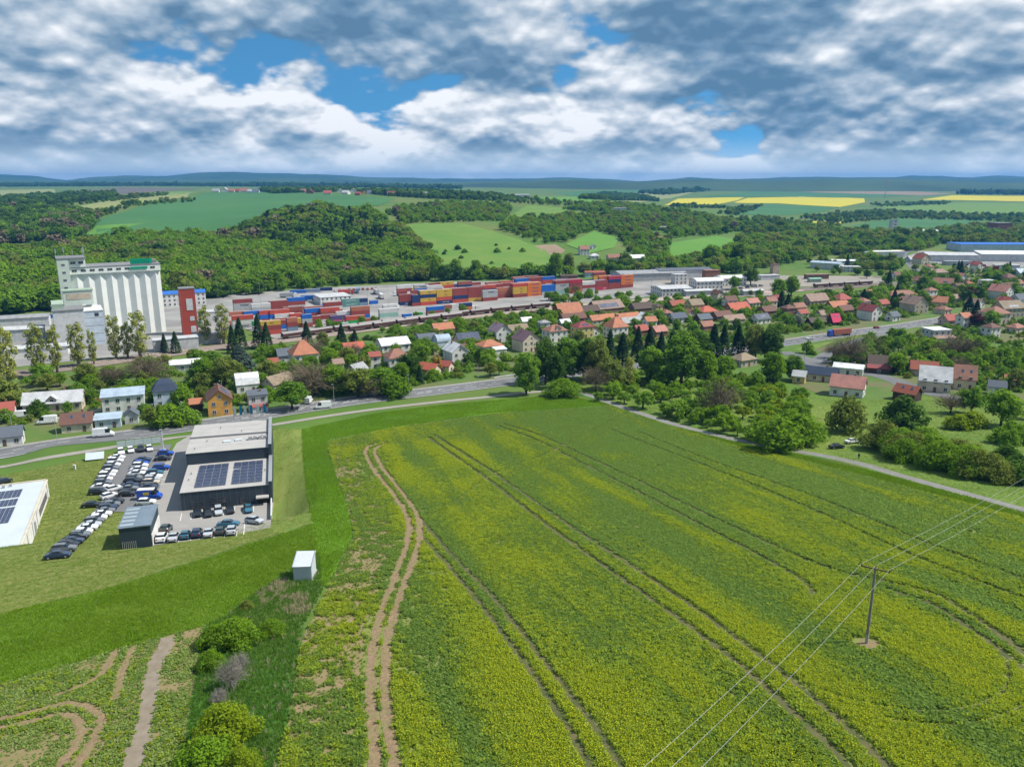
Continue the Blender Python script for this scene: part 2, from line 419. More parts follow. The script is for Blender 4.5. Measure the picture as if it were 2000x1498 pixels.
# ---- near fields -------------------------------------------------
M_SOILGREEN = mat('field soil', (0.19, 0.20, 0.055), (0.15, 0.19, 0.04), 0.55, 0.95, 0.4, detail=10)
M_SOIL = mat('dry soil track', (0.29, 0.205, 0.118), (0.17, 0.12, 0.065), 1.6, 0.95, 1.0, detail=12, c3=(0.20, 0.17, 0.075), scale2=0.5)
M_TRAM = mat('tramline soil', (0.13, 0.11, 0.05), (0.055, 0.075, 0.02), 0.5, 0.95, 0.4)
M_WHEAT = mat('young cereal', (0.085, 0.195, 0.008), (0.120, 0.230, 0.012), 0.35, 0.9, 0.25, c3=(0.055, 0.155, 0.014), scale2=0.03, detail=10, stretch=(7, 0.9))
M_WHEAT2 = mat('young cereal low', (0.075, 0.150, 0.008), (0.115, 0.185, 0.012), 0.3, 0.9, 0.25, c3=(0.105, 0.165, 0.010), scale2=0.022, detail=10, stretch=(5, -0.35))
M_MOWN = mat('mown grass', (0.095, 0.145, 0.020), (0.20, 0.215, 0.055), 0.16, 0.95, 0.2, c3=(0.135, 0.17, 0.03), scale2=0.04, detail=10, stretch=(9, -0.32))
M_MOWN2 = mat('mown grass strip', (0.10, 0.165, 0.02), (0.19, 0.22, 0.05), 0.3, 0.95, 0.2, detail=8, stretch=(0.12, 0.33))
M_SCRUB = mat('rough grass', (0.04, 0.125, 0.016), (0.08, 0.19, 0.028), 0.45, 0.95, 0.5, c3=(0.12, 0.15, 0.04), scale2=0.05, detail=10)
M_LAWN = mat('bright meadow', (0.085, 0.165, 0.018), (0.125, 0.195, 0.028), 0.12, 0.95, 0.15, c3=(0.16, 0.22, 0.035), scale2=0.03, detail=9)
P_RAPE = [(540,1520),(560,1420),(580,1330),(592,1250),(625,1180),(660,1110),(692,1045),(682,990),(658,930),(641,880),(646,862),(760,839),(960,810),(1160,797),(1185,793),
          (1290,828),(1440,874),(1560,899),(1690,932),(1850,975),(2030,1024),(2200,1080),(2200,1520)]
P_STRIP = [(590,838),(740,806),(880,789),(1040,776),(1120,775),(1185,790),(1160,795),(960,807),(760,836),(643,859),(638,880),(655,930),(679,990),(689,1045),(655,1110),(632,1150),(622,1120),(612,1030),(597,950),(592,900)]
P_MOWN = [(-60,940),(130,905),(240,880),(236,890),(60,1105),(230,1080),(300,1068),(530,1020),(535,980),(530,836),(590,838),(592,900),(597,950),(610,1020),(400,1090),(200,1150),(-60,1215)]
P_GREEN = [(-80,1218),(200,1153),(400,1093),(610,1024),(620,1070),(600,1090),(540,1130),(490,1165),(440,1205),(400,1222),(300,1247),(150,1292),(-80,1360)]
P_ORCH = [(1150,775),(1300,815),(1440,860),(1560,885),(1690,912),(1850,950),(2060,1010),(2100,800),(1950,770),(1700,780),(1560,770),(1400,740),(1250,720),(1120,760)]
P_SCRUB = [(402,1222),(440,1206),(490,1166),(540,1132),(605,1090),(622,1080),(630,1150),(590,1230),(585,1260),(575,1330),(556,1420),(530,1540),(350,1540),(362,1440),(385,1300)]
P_CROP2 = [(-80,1362),(150,1295),(300,1250),(398,1224),(382,1300),(360,1430),(345,1540),(-80,1540)]
sheet('rapeseed_field', P_RAPE, M_SOILGREEN, 0.05, 2, wob=2.0)
sheet('cereal_strip', P_STRIP, M_WHEAT, 0.07, 2, wob=3.5, seed=3)
M_THIN = mat('thin field soil', (0.25, 0.18, 0.10), (0.17, 0.155, 0.055), 0.5, 0.95, 0.8, detail=12)
P_THIN = [(540,1520),(560,1420),(580,1330),(592,1250),(625,1180),(660,1110),(692,1045),(682,990),(658,930),(645,870),(680,862),(705,930),(760,1000),(775,1040),(745,1130),(715,1220),(705,1320),(700,1420),(710,1520)]
sheet('thin_field_margin', P_THIN, M_THIN, 0.062, 2, wob=5, seed=31)
sheet('mown_grass', P_MOWN, M_MOWN, 0.06, 2, wob=2.5, seed=4)
P_MOWN2 = [(240,885),(195,972),(205,1002),(250,1000),(285,1014),(296,1066),(230,1079),(64,1103)]
sheet('mown_grass', P_MOWN2, M_MOWN, 0.058, 2, wob=1.0, seed=16)
sheet('mown_verge', [(531,837),(588,839),(590,900),(596,950),(611,1018),(560,1040),(532,1040)], M_MOWN2, 0.085, 2, wob=2, seed=5)
sheet('cereal_field', P_GREEN, M_WHEAT2, 0.075, 2, wob=3, seed=6)
sheet('rough_grass', P_SCRUB, M_SCRUB, 0.09, 2, wob=4, seed=7)
sheet('lower_crop_field', P_CROP2, M_THIN, 0.055, 2, wob=3, seed=8)
sheet('orchard_grass', [(1150,775),(1300,815),(1440,860),(1560,885),(1690,912),(1850,950),(2060,1010),(2100,800),(1950,770),(1700,780),(1560,770),(1400,740),(1250,720),(1120,760)], M_LAWN, 0.05, 2, wob=3, seed=9)

def px_line(pts, n=6): return smooth_line([GXY(*p) for p in pts], n)
RUT_L = px_line([(752,864),(735,868),(718,874),(715,888),(730,918),(762,958),(790,1000),(798,1025),(795,1062),(770,1132),(741,1212),(726,1292),(726,1382),(736,1520)])
RUT_R = px_line([(758,866),(742,872),(733,880),(735,893),(755,925),(792,972),(815,1008),(820,1040),(811,1085),(786,1152),(762,1230),(753,1300),(757,1400),(777,1520)])
TRAMS = [px_line(p) for p in (
    [(815,1008),(880,1082),(960,1165),(1060,1290),(1160,1420),(1225,1520)], [(797,1022),(845,1072),(925,1165),(1005,1270),(1095,1400),(1165,1520)],
    [(838,856),(945,932),(1095,1047),(1290,1185),(1440,1297),(1590,1430),(1675,1520)], [(850,852),(960,922),(1128,1038),(1330,1172),(1480,1280),(1635,1405),(1755,1520)],
    [(972,832),(1055,864),(1195,935),(1395,1040),(1550,1125),(1590,1165)], [(984,829),(1070,858),(1215,925),(1420,1025),(1600,1105),(1740,1140)],
    [(1190,838),(1350,900),(1560,985),(1790,1090),(2050,1190)], [(1250,845),(1400,905),(1600,975),(1830,1070),(2050,1150)],
    [(1740,1140),(1830,1165),(1930,1225),(2050,1310)], [(1735,1153),(1820,1182),(1910,1240),(2050,1345)],
    [(1230,805),(1140,850),(1060,890),(960,930),(880,990)])]
POLE = G(1692, 1257)
for r0, a0, a1 in ((15.5, -20, 150), (18.0, 10, 130)):
    TRAMS.append([Vector((POLE.x + r0 * math.cos(R(a)), POLE.y + 1.1 * r0 * math.sin(R(a)))) for a in np.linspace(a0 - 120, a1 - 120, 40)])
tr_obj = [ribbon('wheel_track', RUT_L, 1.15, M_SOIL, 0.085, w2=1.5), ribbon('wheel_track', RUT_R, 1.15, M_SOIL, 0.085, w2=1.5)]
TRAM_W = [0.8, 0.8, 0.9, 0.9, 0.8, 0.8, 0.7, 0.7, 0.85, 0.85, 0.5, 0.4, 0.4]
for i, t in enumerate(TRAMS): ribbon('tramline', t, TRAM_W[i], M_TRAM, 0.078)
TRACK2 = [px_line(p) for p in ([(-40,1415),(60,1392),(130,1375),(180,1385),(200,1410),(180,1450),(140,1520)], [(-40,1432),(60,1410),(120,1397),(150,1405),(160,1430),(140,1470),(95,1520)])]
for t in TRACK2: ribbon('wheel_track', t, 0.95, M_SOIL, 0.095, w2=1.5)
M_DUST = mat('dusty path', (0.25, 0.21, 0.16), (0.19, 0.155, 0.11), 0.8, 0.95, 0.4)
DPATH = px_line([(330,1245),(320,1270),(300,1310),(290,1380),(275,1440),(250,1520)])
ribbon('dirt_path', DPATH, 1.7, M_DUST, 0.09, w2=1.6)
for p in ([(230,1265),(215,1290),(190,1325),(120,1355)], [(260,1265),(240,1310),(225,1365)]): 
    t = px_line(p); TRACK2.append(t); ribbon('wheel_track', t, 0.4, M_SOIL, 0.088)
# bare soil at the field's margin
for k, (p, sd_) in enumerate([([(572,1340),(590,1255),(604,1215),(600,1300),(588,1380)],1), ([(643,868),(655,866),(662,930),(690,985),(700,1040),(690,1050),(682,990),(660,930)],2), ([(948,822),(975,812),(1030,808),(990,818)],3), ([(1090,806),(1180,800),(1160,808),(1100,812)],4), ([(388,1290),(382,1330),(368,1430),(352,1520),(345,1520),(360,1420),(376,1330)],5)]):
    sheet('bare_soil', p, M_SOIL, 0.066, 2, step=8, wob=3, seed=20 + sd_)
sheet_world('bare_soil', [(POLE.x + (1.2 + 0.5 * math.sin(3 * a + 1) + 0.25 * math.sin(7 * a)) * math.cos(a), POLE.y + (1.6 + 0.6 * math.sin(2 * a) + 0.3 * math.sin(5 * a)) * math.sin(a) - 0.4) for a in np.linspace(0, 6.1, 26)], M_SOIL, 0.1, 2)

M_GARD = mat('garden ground', (0.060, 0.125, 0.018), (0.105, 0.165, 0.03), 0.07, 0.95, 0.3, c3=(0.13, 0.12, 0.055), scale2=0.035, detail=10)
sheet('garden_ground', [(-150,800),(-100,752),(200,722),(400,695),(560,676),(700,657),(900,632),(1060,612),(1200,602),(1500,585),(1720,562),(2060,545),(2060,600),(1900,612),(1700,640),(1530,668),(1300,702),(1050,735),(850,758),(640,785),(400,822),(200,850),(-150,902)], M_GARD, 0.04, 2, wob=2, seed=14)
sheet('garden_ground', [(1540,690),(1640,672),(1760,648),(1900,628),(2060,610),(2060,790),(1960,775),(1800,775),(1700,785),(1600,770),(1540,745)], M_GARD, 0.045, 2, wob=2, seed=15)
# ---- roads -------------------------------------------------------
M_ASPH = mat('road asphalt', (0.135, 0.138, 0.142), (0.165, 0.167, 0.17), 0.25, 0.9, 0.05, c3=(0.115, 0.118, 0.12), scale2=0.05, detail=8)
M_ASPH2 = mat('lane asphalt', (0.22, 0.215, 0.20), (0.17, 0.165, 0.15), 0.4, 0.9, 0.1, detail=8)
M_PATH = mat('pavement path', (0.30, 0.275, 0.24), (0.25, 0.23, 0.20), 0.5, 0.9, 0.05)
M_PAINT = mat('road paint', (0.75, 0.75, 0.73), (0.55, 0.55, 0.53), 1.5, 0.7)
M_LOT = mat('car park concrete', (0.30, 0.285, 0.265), (0.26, 0.25, 0.235), 0.3, 0.9, 0.05, detail=8)
M_LOT2 = mat('car park asphalt', (0.135, 0.135, 0.14), (0.165, 0.165, 0.165), 0.4, 0.9, 0.05)
M_YARD = mat('yard concrete', (0.31, 0.30, 0.285), (0.23, 0.225, 0.21), 0.06, 0.9, 0.05, c3=(0.20, 0.195, 0.185), scale2=0.03, detail=8)
M_BALLAST = mat('railway ballast', (0.20, 0.16, 0.13), (0.13, 0.105, 0.09), 0.8, 0.95, 0.4, detail=8)
M_RAIL = mat('steel rail', (0.20, 0.15, 0.12), (0.30, 0.27, 0.25), 2, 0.5, metal=0.6)
ROAD = px_line([(-260,930),(-80,900),(100,870),(270,848),(420,826),(560,803),(700,782),(850,764),(960,750),(1060,737),(1180,722),(1320,702),(1450,683),(1560,666),(1660,651),(1760,638),(1860,622),(1960,605),(2080,590)], 8)
ribbon('road', ROAD, 13.0, M_ASPH, 0.10, across=4)
for lat in (5.9, -5.9): ribbon('road_marking', ROAD, 0.24, M_PAINT, 0.125, lat=lat, across=1)
for lat in (1.7, -1.7): ribbon('road_marking', ROAD, 0.2, M_PAINT, 0.125, lat=lat, across=1, dash=(3, 3) if lat > 0 else (6, 4))
HATCH = [p for p in ROAD if -95 < p.x < -25]
ribbon('road_marking', HATCH, 0.4, M_PAINT, 0.13, across=1, dash=(2.2, 2.0))
ribbon('road_shoulder', ROAD, 1.2, M_PATH, 0.085, lat=7.1, across=1)
PATHL = px_line([(-260,965),(-80,925),(100,893),(270,866),(400,848),(540,829),(700,804),(850,786),(950,776),(1010,769),(1060,765),(1110,763),(1150,772)], 6)
ribbon('footpath', PATHL, 3.0, M_PATH, 0.105, across=2)
LANE = px_line([(1110,763),(1150,772),(1220,797),(1300,824),(1400,851),(1500,872),(1600,889),(1680,906),(1760,930),(1850,955),(1950,983),(2080,1020),(2250,1080)], 6)
ribbon('lane', LANE, 3.2, M_ASPH2, 0.11, across=2)
ribbon('lane_verge', LANE, 1.1, M_SCRUB, 0.10, lat=-2.3, across=1, w2=1.6)
SIDE = px_line([(1530,688),(1560,697),(1590,711),(1625,722),(1660,726),(1720,735),(1770,752),(1810,765),(1870,780)], 6)
ribbon('side_road', SIDE, 8.0, M_ASPH, 0.115, across=2)
SIDE2 = px_line([(1590,708),(1620,690),(1660,672),(1710,656),(1760,642)], 6)
ribbon('slip_road', SIDE2, 6.5, M_ASPH, 0.118, across=2)
ribbon('town_street', px_line([(1885,560),(1830,545),(1790,527),(1770,508),(1765,495),(1790,488)], 6), 8, M_ASPH, 0.14, across=2)
ribbon('town_street', px_line([(0,842),(60,822),(130,815),(200,800),(300,790),(370,782),(470,765)], 5), 3.2, M_PATH, 0.09, across=1)
sheet('grass_island', [(1548,684),(1575,676),(1628,668),(1600,680),(1570,687)], M_LAWN, 0.135, 2, step=6)

# ---- dealership car park
def dl(a, b): p = DEAL_O + E1 * a + E2 * b; return (p.x, p.y)
sheet('car_park', [(296,1066),(360,1058),(430,1049),(528,1031),(534,985),(526,838),(385,842),(345,866),(322,905),(298,985),(286,1015)], M_LOT, 0.09, 1, step=10)
sheet('car_park_lane', [(195,972),(238,892),(255,876),(335,868),(322,905),(305,985),(245,1000),(205,1000)], M_LOT2, 0.105, 1, step=8)
def bay(a, b): ribbon('bay_marking', [Vector(GXY(*a)), Vector(GXY(*b))], 0.16, M_PAINT, 0.115, across=1)
for x0, y0, x1, y1 in ((355,1003,352,1018),(375,1001,373,1016),(396,998,394,1014),(417,996,415,1011),(438,993,436,1007),(459,990,457,1005),(477,988,476,1001),(496,986,495,1000),(478,1024,476,1045),(464,1028,462,1048),(441,1033,438,1050),(420,1036,418,1052),(398,1039,396,1053),(375,1042,372,1056),(352,1045,349,1059)): bay((x0, y0), (x1, y1))
for k in range(9): bay((318 - k * 2.6, 918 + k * 9.5), (330 - k * 2.6, 917 + k * 9.5))
# ---- freight yard and works (level ground)
sheet('freight_yard', [(0,625),(120,610),(330,600),(450,575),(640,562),(760,556),(900,550),(1130,548),(1300,545),(1300,575),(1200,588),(1050,604),(900,622),(760,640),(640,657),(560,668),(470,640),(420,650),(300,690),(0,720)], M_YARD, 0.10, 2, step=10)
sheet('works_yard', [(1290,545),(1480,538),(1720,540),(1730,556),(1560,560),(1500,580),(1300,580)], mat('dusty works yard', (0.30, 0.27, 0.23), (0.22, 0.20, 0.17), 0.05, 0.95, detail=8), 0.12, 2, step=10)
sheet('industrial_yard', [(1760,505),(1800,490),(1990,498),(2060,512),(2060,530),(1880,522)], M_YARD, 0.2, 2, step=10)
RAILC = px_line([(-120,757),(0,735),(120,720),(250,702),(400,682),(560,664),(700,645),(850,626),(1000,609),(1150,595),(1280,585),(1400,577),(1560,566),(1720,556),(1900,545)], 6)
ribbon('railway_bed', RAILC, 17, M_BALLAST, 0.14, across=4)
for tr in (-6.0, -1.4, 3.2):
    for g in (-0.75, 0.75):
        line = [p + Vector((0, 0)) for p in offset_line(RAILC, tr + g)]
        mb = MB(); mb.tube([(p.x, p.y, Tz(p.x, p.y) + 0.30) for p in line if p.y < 640], 0.09, 4)
        tag(mb.build('rail', M_RAIL), kind='structure')

# ---- far fields
FG = lambda n, a, b, s=0.02: mat(n, a, b, s, 0.95, detail=8)
M_FDK = mat('dark green cereal', (0.035, 0.125, 0.032), (0.048, 0.145, 0.038), 0.012, 0.95, detail=8, c3=(0.055, 0.155, 0.04), scale2=0.004)
M_FBR = FG('fresh green cereal', (0.075, 0.205, 0.02), (0.11, 0.23, 0.03))
M_FME = FG('hill meadow', (0.085, 0.19, 0.022), (0.14, 0.215, 0.035), 0.03)
M_FTAN = FG('pale grassland', (0.19, 0.23, 0.07), (0.24, 0.25, 0.09))
M_FYEL = FG('flowering rape', (0.52, 0.44, 0.012), (0.44, 0.40, 0.02))
M_FBRN = FG('ploughed land', (0.22, 0.155, 0.10), (0.27, 0.20, 0.13))
M_FPUR = FG('bare tilled land', (0.10, 0.09, 0.07), (0.13, 0.11, 0.085))
for k, (nm, p, m) in enumerate([
    ('hill_field', [(190,456),(184,432),(268,406),(378,386),(400,377),(560,375),(640,378),(772,389),(740,403),(600,408),(500,428),(455,456),(330,463),(235,470),(110,482),(0,492),(0,484),(120,470),(180,458)], M_FDK),
    ('hill_field', [(186,442),(285,436),(250,444),(190,458),(150,470),(170,455)], M_FBR),
    ('hill_field', [(150,425),(258,401),(366,386),(372,377),(330,378),(240,388),(130,408)], M_FTAN),
    ('hill_field', [(110,377),(240,366),(390,369),(330,374),(225,381)], M_FPUR),
    ('hill_field', [(0,372),(105,370),(110,377),(60,388),(0,388)], M_FTAN),
    ('hill_field', [(225,383),(330,375),(400,376),(365,379),(240,390)], M_FME),
    ('hill_meadow', [(778,441),(850,436),(905,437),(960,452),(1010,468),(1062,488),(1100,520),(1080,540),(1000,534),(860,540),(845,500),(815,460)], M_FME),
    ('hill_meadow', [(985,430),(1030,402),(1115,408),(1090,420),(1050,432)], M_FME),
    ('hill_meadow', [(850,396),(965,391),(985,398),(930,408),(880,412)], M_FME),
    ('hill_meadow', [(1020,387),(1120,384),(1165,392),(1150,400),(1060,396)], M_FBR),
    ('hill_meadow', [(1105,478),(1160,452),(1208,466),(1200,485),(1150,496)], M_FBR),
    ('hill_meadow', [(1310,475),(1400,462),(1442,470),(1415,488),(1350,505),(1325,530),(1308,520)], M_FBR),
    ('bare_slope', [(1045,480),(1085,478),(1105,490),(1090,502),(1065,496)], M_FBRN),
    ('rape_field', [(1298,401),(1325,389),(1400,386),(1455,386),(1440,392),(1390,402)], M_FYEL),
    ('rape_field', [(1432,397),(1460,387),(1560,385),(1688,388),(1690,395),(1640,405),(1520,398)], M_FYEL),
    ('rape_field', [(1795,391),(1860,382),(2040,384),(2040,395),(1900,392)], M_FYEL),
    ('rape_field', [(1560,436),(1600,432),(1650,434),(1630,440)], M_FYEL),
    ('far_field', [(1430,420),(1500,400),(1640,406),(1600,415),(1540,421)], M_FDK),
    ('far_field', [(1360,386),(1470,374),(1680,378),(1810,382),(1690,386),(1460,385)], M_FDK),
    ('far_field', [(1480,371),(1700,370),(1870,379),(1800,382),(1600,377)], M_FBRN),
    ('far_field', [(1625,450),(1700,434),(1760,428),(1920,430),(1910,441),(1800,446),(1700,452)], M_FDK),
    ('far_field', [(1200,389),(1260,377),(1370,372),(1350,378),(1310,388),(1240,397)], M_FTAN),
    ('far_field', [(1700,402),(1890,396),(2040,398),(2040,415),(1900,420),(1760,412)], M_FME),
    ('far_field', [(1080,378),(1180,372),(1260,372),(1200,384),(1140,386)], M_FDK)]):
    sheet(nm, p, m, 0.5, 3, step=14, wob=1.2, seed=40 + k)

# ---- distant hills
M_HILL = mat('wooded hills', (0.018, 0.045, 0.018), (0.035, 0.075, 0.025), 0.0035, 0.95, 0.6, detail=8, c3=(0.055, 0.10, 0.03), scale2=0.0009)
def ridge(name, prof, Y, run, base, seed):
    xs = np.linspace(-500, 2500, 240); ys = np.interp(xs, [p[0] for p in prof], [p[1] for p in prof])
    ys = ys - 2.2 * (fbm(xs / 34, xs * 0, seed, 4) - 0.5)
    C = [at_depth(x, y, Y) for x, y in zip(xs, ys)]
    V = []; F = []; K = 14
    for i, c in enumerate(C):
        for k in range(K + 1):
            t = k / K; s = t if t < 0.62 else 1
            yy = Y - run * (1 - t / 0.62) if t < 0.62 else Y + run * (t - 0.62) * 1.4
            hgt = (c.z - base) * (math.sin(min(t / 0.62, 1) * math.pi / 2) ** 1.3 if t < 0.62 else 1 - (t - 0.62) / 0.38)
            hgt *= 1 + (0.28 * (fbm(np.array([c.x / 900]), np.array([yy / 700]), seed + 5, 4)[0] - 0.5) if t < 0.6 else 0)
            V.append((c.x * yy / Y, yy, base + hgt))
    for i in range(len(C) - 1):
        for k in range(K):
            a = i * (K + 1) + k; F.append((a, a + K + 1, a + K + 2, a + 1))
    tag(meshobj(name, V, F, M_HILL, smooth=True), kind='structure')
ridge('distant_hills', [(-500,345),(0,341),(60,344),(130,352),(180,347),(250,342),(330,343),(400,337),(450,335),(520,337),(600,340),(680,344),(720,347),(830,349),(900,350),(960,350),(1040,350),(1100,347),(1170,350),(1250,355),(1300,352),(1350,347),(1420,352),(1470,351),(1530,347),(1600,345),(1660,349),(1730,348),(1780,341),(1830,344),(1900,347),(1950,344),(2000,345),(2500,347)], 9800, 1700, 15, 3)
ridge('wooded_hills', [(-500,366),(300,366),(600,364),(820,360),(900,357),(980,355),(1060,352),(1130,351),(1200,355),(1270,357),(1340,352),(1380,351),(1440,354),(1520,353),(1600,350),(1680,352),(1760,351),(1860,354),(1940,357),(2000,357),(2500,359)], 5300, 1000, 10, 9)
ridge('middle_hills', [(-500,352),(0,351),(100,354),(200,352),(330,350),(480,349),(560,348),(640,350),(760,354),(900,356),(1000,354),(1120,351),(1250,354),(1400,352),(1600,347),(1760,346),(1900,351),(2000,350),(2500,352)], 7600, 1000, 10, 17)

# ---- the air
def build_haze():
    m = bpy.data.materials.new('haze air'); m.use_nodes = True; N = m.node_tree.nodes; N.clear()
    out = N.new('ShaderNodeOutputMaterial'); pv = N.new('ShaderNodeVolumePrincipled')
    pv.inputs['Color'].default_value = (0.09, 0.36, 0.80, 1); pv.inputs['Density'].default_value = 8.5e-5; pv.inputs['Anisotropy'].default_value = 0.1
    m.node_tree.links.new(pv.outputs[0], out.inputs['Volume'])
    mb = MB(); zl = float(GZ.min()) - 1.5
    mb.box(-15500, 15500, -15500, 15500, zl, 215)
    tag(mb.build('haze', m), kind='stuff')
build_haze()
# ------------------------------------------------------------------ plants
M_BARK = mat('bark', (0.13, 0.10, 0.075), (0.085, 0.065, 0.05), 3, 0.95)
M_BARKL = mat('pale bark', (0.34, 0.30, 0.26), (0.22, 0.19, 0.16), 3, 0.95)
LM = {
 'green':  leafmat('leaves green', (0.052, 0.128, 0.014), (0.135, 0.255, 0.028), 0.5),
 'fresh':  leafmat('leaves fresh', (0.120, 0.235, 0.016), (0.240, 0.385, 0.030), 0.5),
 'dark':   leafmat('leaves dark', (0.030, 0.076, 0.014), (0.072, 0.145, 0.024), 0.5),
 'olive':  leafmat('leaves olive', (0.074, 0.118, 0.022), (0.150, 0.205, 0.042), 0.5),
 'spruce': leafmat('needles spruce', (0.015, 0.040, 0.017), (0.045, 0.085, 0.030), 0.1),
 'blue':   leafmat('needles blue', (0.048, 0.078, 0.062), (0.10, 0.135, 0.105), 0.1),
 'poplar': leafmat('leaves poplar', (0.110, 0.150, 0.034), (0.230, 0.280, 0.056), 0.35),
 'lime':   leafmat('leaves lime', (0.165, 0.245, 0.012), (0.310, 0.400, 0.028), 0.5),
 'bare':   leafmat('budding twigs', (0.125, 0.100, 0.068), (0.230, 0.195, 0.125), 0.1),
 'dead':   leafmat('dead twigs', (0.15, 0.135, 0.11), (0.30, 0.275, 0.24), 0.05),
 'copper': leafmat('leaves copper', (0.055, 0.020, 0.020), (0.105, 0.042, 0.035)),
 'white':  leafmat('blossom', (0.20, 0.24, 0.15), (0.45, 0.47, 0.40)),
 'gold':   leafmat('leaves gold', (0.24, 0.15, 0.015), (0.38, 0.25, 0.03)),
}
def leaf_mesh(name, lobes, n, size, m, rng, elong=1.0, droop=0.0, shell=0.45):
    "many small leaf sprays spread through the lobes of a crown"
    lob = np.array(lobes, float)                         # x y z rx ry rz
    vol = (lob[:, 3] * lob[:, 4] * lob[:, 5]) ** 0.66; pick = rng.choice(len(lob), n, p=vol / vol.sum())
    d = rng.normal(size=(n, 3)); d /= np.linalg.norm(d, axis=1)[:, None]
    r = rng.random(n) ** shell
    clump = 0.82 + 0.36 * vnoise(d[:, 0] * 2.6 + pick * 3.1, d[:, 1] * 2.6 + d[:, 2] * 2.9, 5)
    P = lob[pick, :3] + d * (r * clump)[:, None] * lob[pick, 3:]
    nrm = d + rng.normal(size=(n, 3)) * 0.55; nrm[:, 2] += 0.25; nrm /= np.linalg.norm(nrm, axis=1)[:, None]
    t = np.cross(nrm, rng.normal(size=(n, 3))); t /= np.linalg.norm(t, axis=1)[:, None]; b = np.cross(nrm, t)
    s = size * (0.6 + 0.8 * rng.random(n))[:, None]
    P[:, 2] -= droop * r
    q = np.stack([P - t * s, P - b * s * 0.6 * elong, P + t * s, P + b * s * 0.6 * elong], 1)
    q += rng.normal(size=q.shape) * size * 0.18
    me = np_mesh(name, q.reshape(-1, 3), np.arange(4 * n).reshape(n, 4), m)
    lv = np.repeat(np.clip(0.5 + 0.28 * rng.normal(size=n) + 0.25 * (vnoise(P[:, 0] * 0.9, P[:, 1] * 0.9 + P[:, 2], 3) - 0.5) * 2, 0, 1), 4).astype(np.float32)
    a = me.attributes.new('lv', 'FLOAT', 'POINT'); a.data.foreach_set('value', lv)
    return me
def trunk_mesh(name, h, r, limbs, m, rng):
    mb = MB(); mb.tube([(0, 0, -0.3), (0.03 * h * rng.normal(), 0.03 * h * rng.normal(), h * 0.5), (0, 0, h)], [r * 1.25, r * 0.8, r * 0.35], 7)
    for (x, y, z) in limbs:
        z0 = min(h * 0.35, z * 0.5); mb.tube([(0, 0, z0), (x * 0.5, y * 0.5, z0 + (z - z0) * 0.55), (x, y, z)], [r * 0.5, r * 0.3, r * 0.1], 5)
    return mb.mesh(name, m, True)
PROTO = {}
def crown_lobes(kind, rng):
    H = 1.0; L = []
    if kind == 'broad':            # height 10, crown 8 wide
        for k in range(11):
            a = k * 2.4; z = 3.6 + 5.0 * (k / 10); rr = 2.6 * math.sin(math.pi * (0.18 + 0.72 * k / 10)) + 0.1
            L.append((rr * math.cos(a), rr * math.sin(a), z + rng.normal() * 0.3, *(rng.uniform(1.3, 2.1, 3))))
        L.append((0, 0, 5.6, 2.4, 2.4, 2.6))
    elif kind == 'orchard':        # height 5.2, crown 5 wide, open
        for k in range(9):
            a = k * 2.4; z = 2.2 + 2.2 * (k / 8); rr = 1.7 * math.sin(math.pi * (0.25 + 0.62 * k / 8))
            L.append((rr * math.cos(a), rr * math.sin(a), z, *(rng.uniform(0.7, 1.15, 3))))
    elif kind == 'round':          # low wide bush
        for k in range(12):
            a = k * 2.4; z = 0.9 + 2.5 * (k / 11); rr = 2.2 * math.cos(math.pi * 0.48 * k / 11) 
            L.append((rr * math.cos(a), rr * math.sin(a), z, *(rng.uniform(0.9, 1.5, 3))))
        L.append((0, 0, 1.6, 2.0, 2.0, 1.6))
    elif kind == 'poplar':         # height 18, narrow
        for k in range(16):
            a = k * 2.4; t = k / 15; z = 3.0 + 13.5 * t; rr = (1.55 * math.sin(math.pi * (0.16 + 0.66 * t)) + 0.15)
            L.append((rr * math.cos(a), rr * math.sin(a), z, *(rng.uniform(0.9, 1.5, 2)), rng.uniform(1.3, 2.0)))
    elif kind == 'tall':           # big old tree, height 16
        for k in range(16):
            a = k * 2.4; t = k / 15; z = 3.6 + 10.3 * t; rr = 3.3 * math.sin(math.pi * (0.2 + 0.68 * t))
            L.append((rr * math.cos(a), rr * math.sin(a), z, *(rng.uniform(1.5, 2.5, 2)), rng.uniform(1.6, 2.6)))
        L.append((0, 0, 8.5, 2.8, 2.8, 4.2))
    elif kind == 'column':         # thuja, height 5
        for k in range(7): L.append((rng.normal() * 0.1, rng.normal() * 0.1, 0.5 + 0.65 * k, 0.75 * (1 - k / 9), 0.75 * (1 - k / 9), 0.6))
    return L
def conifer_mesh(name, m, rng, h=15.0, w=3.0, n=2600, size=0.42):
    t = rng.random(n) ** 0.75; tier = np.round(t * 15) / 15; t = 0.65 * t + 0.35 * tier
    z = 1.0 + (h - 1.0) * t; rad = w * (1 - t) ** 0.85 * (0.55 + 0.45 * rng.random(n) ** 0.5) + 0.05
    a = rng.random(n) * 2 * math.pi; rad *= 0.85 + 0.3 * vnoise(a * 2.2, tier * 15, 4)
    P = np.stack([rad * np.cos(a), rad * np.sin(a), z - rad * 0.28], 1)
    out = np.stack([np.cos(a), np.sin(a), -0.45 + 0.1 * rng.normal(size=n)], 1); side = np.stack([-np.sin(a), np.cos(a), 0.25 * rng.normal(size=n)], 1)
    s = size * (0.6 + 0.8 * rng.random(n))[:, None]
    q = np.stack([P - out * s * 0.9, P - side * s * 0.5, P + out * s, P + side * s * 0.5], 1) + rng.normal(size=(n, 4, 3)) * 0.07
    me = np_mesh(name, q.reshape(-1, 3), np.arange(4 * n).reshape(n, 4), m)
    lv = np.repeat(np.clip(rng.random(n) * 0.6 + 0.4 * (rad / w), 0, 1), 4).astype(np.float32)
    me.attributes.new('lv', 'FLOAT', 'POINT').data.foreach_set('value', lv); return me
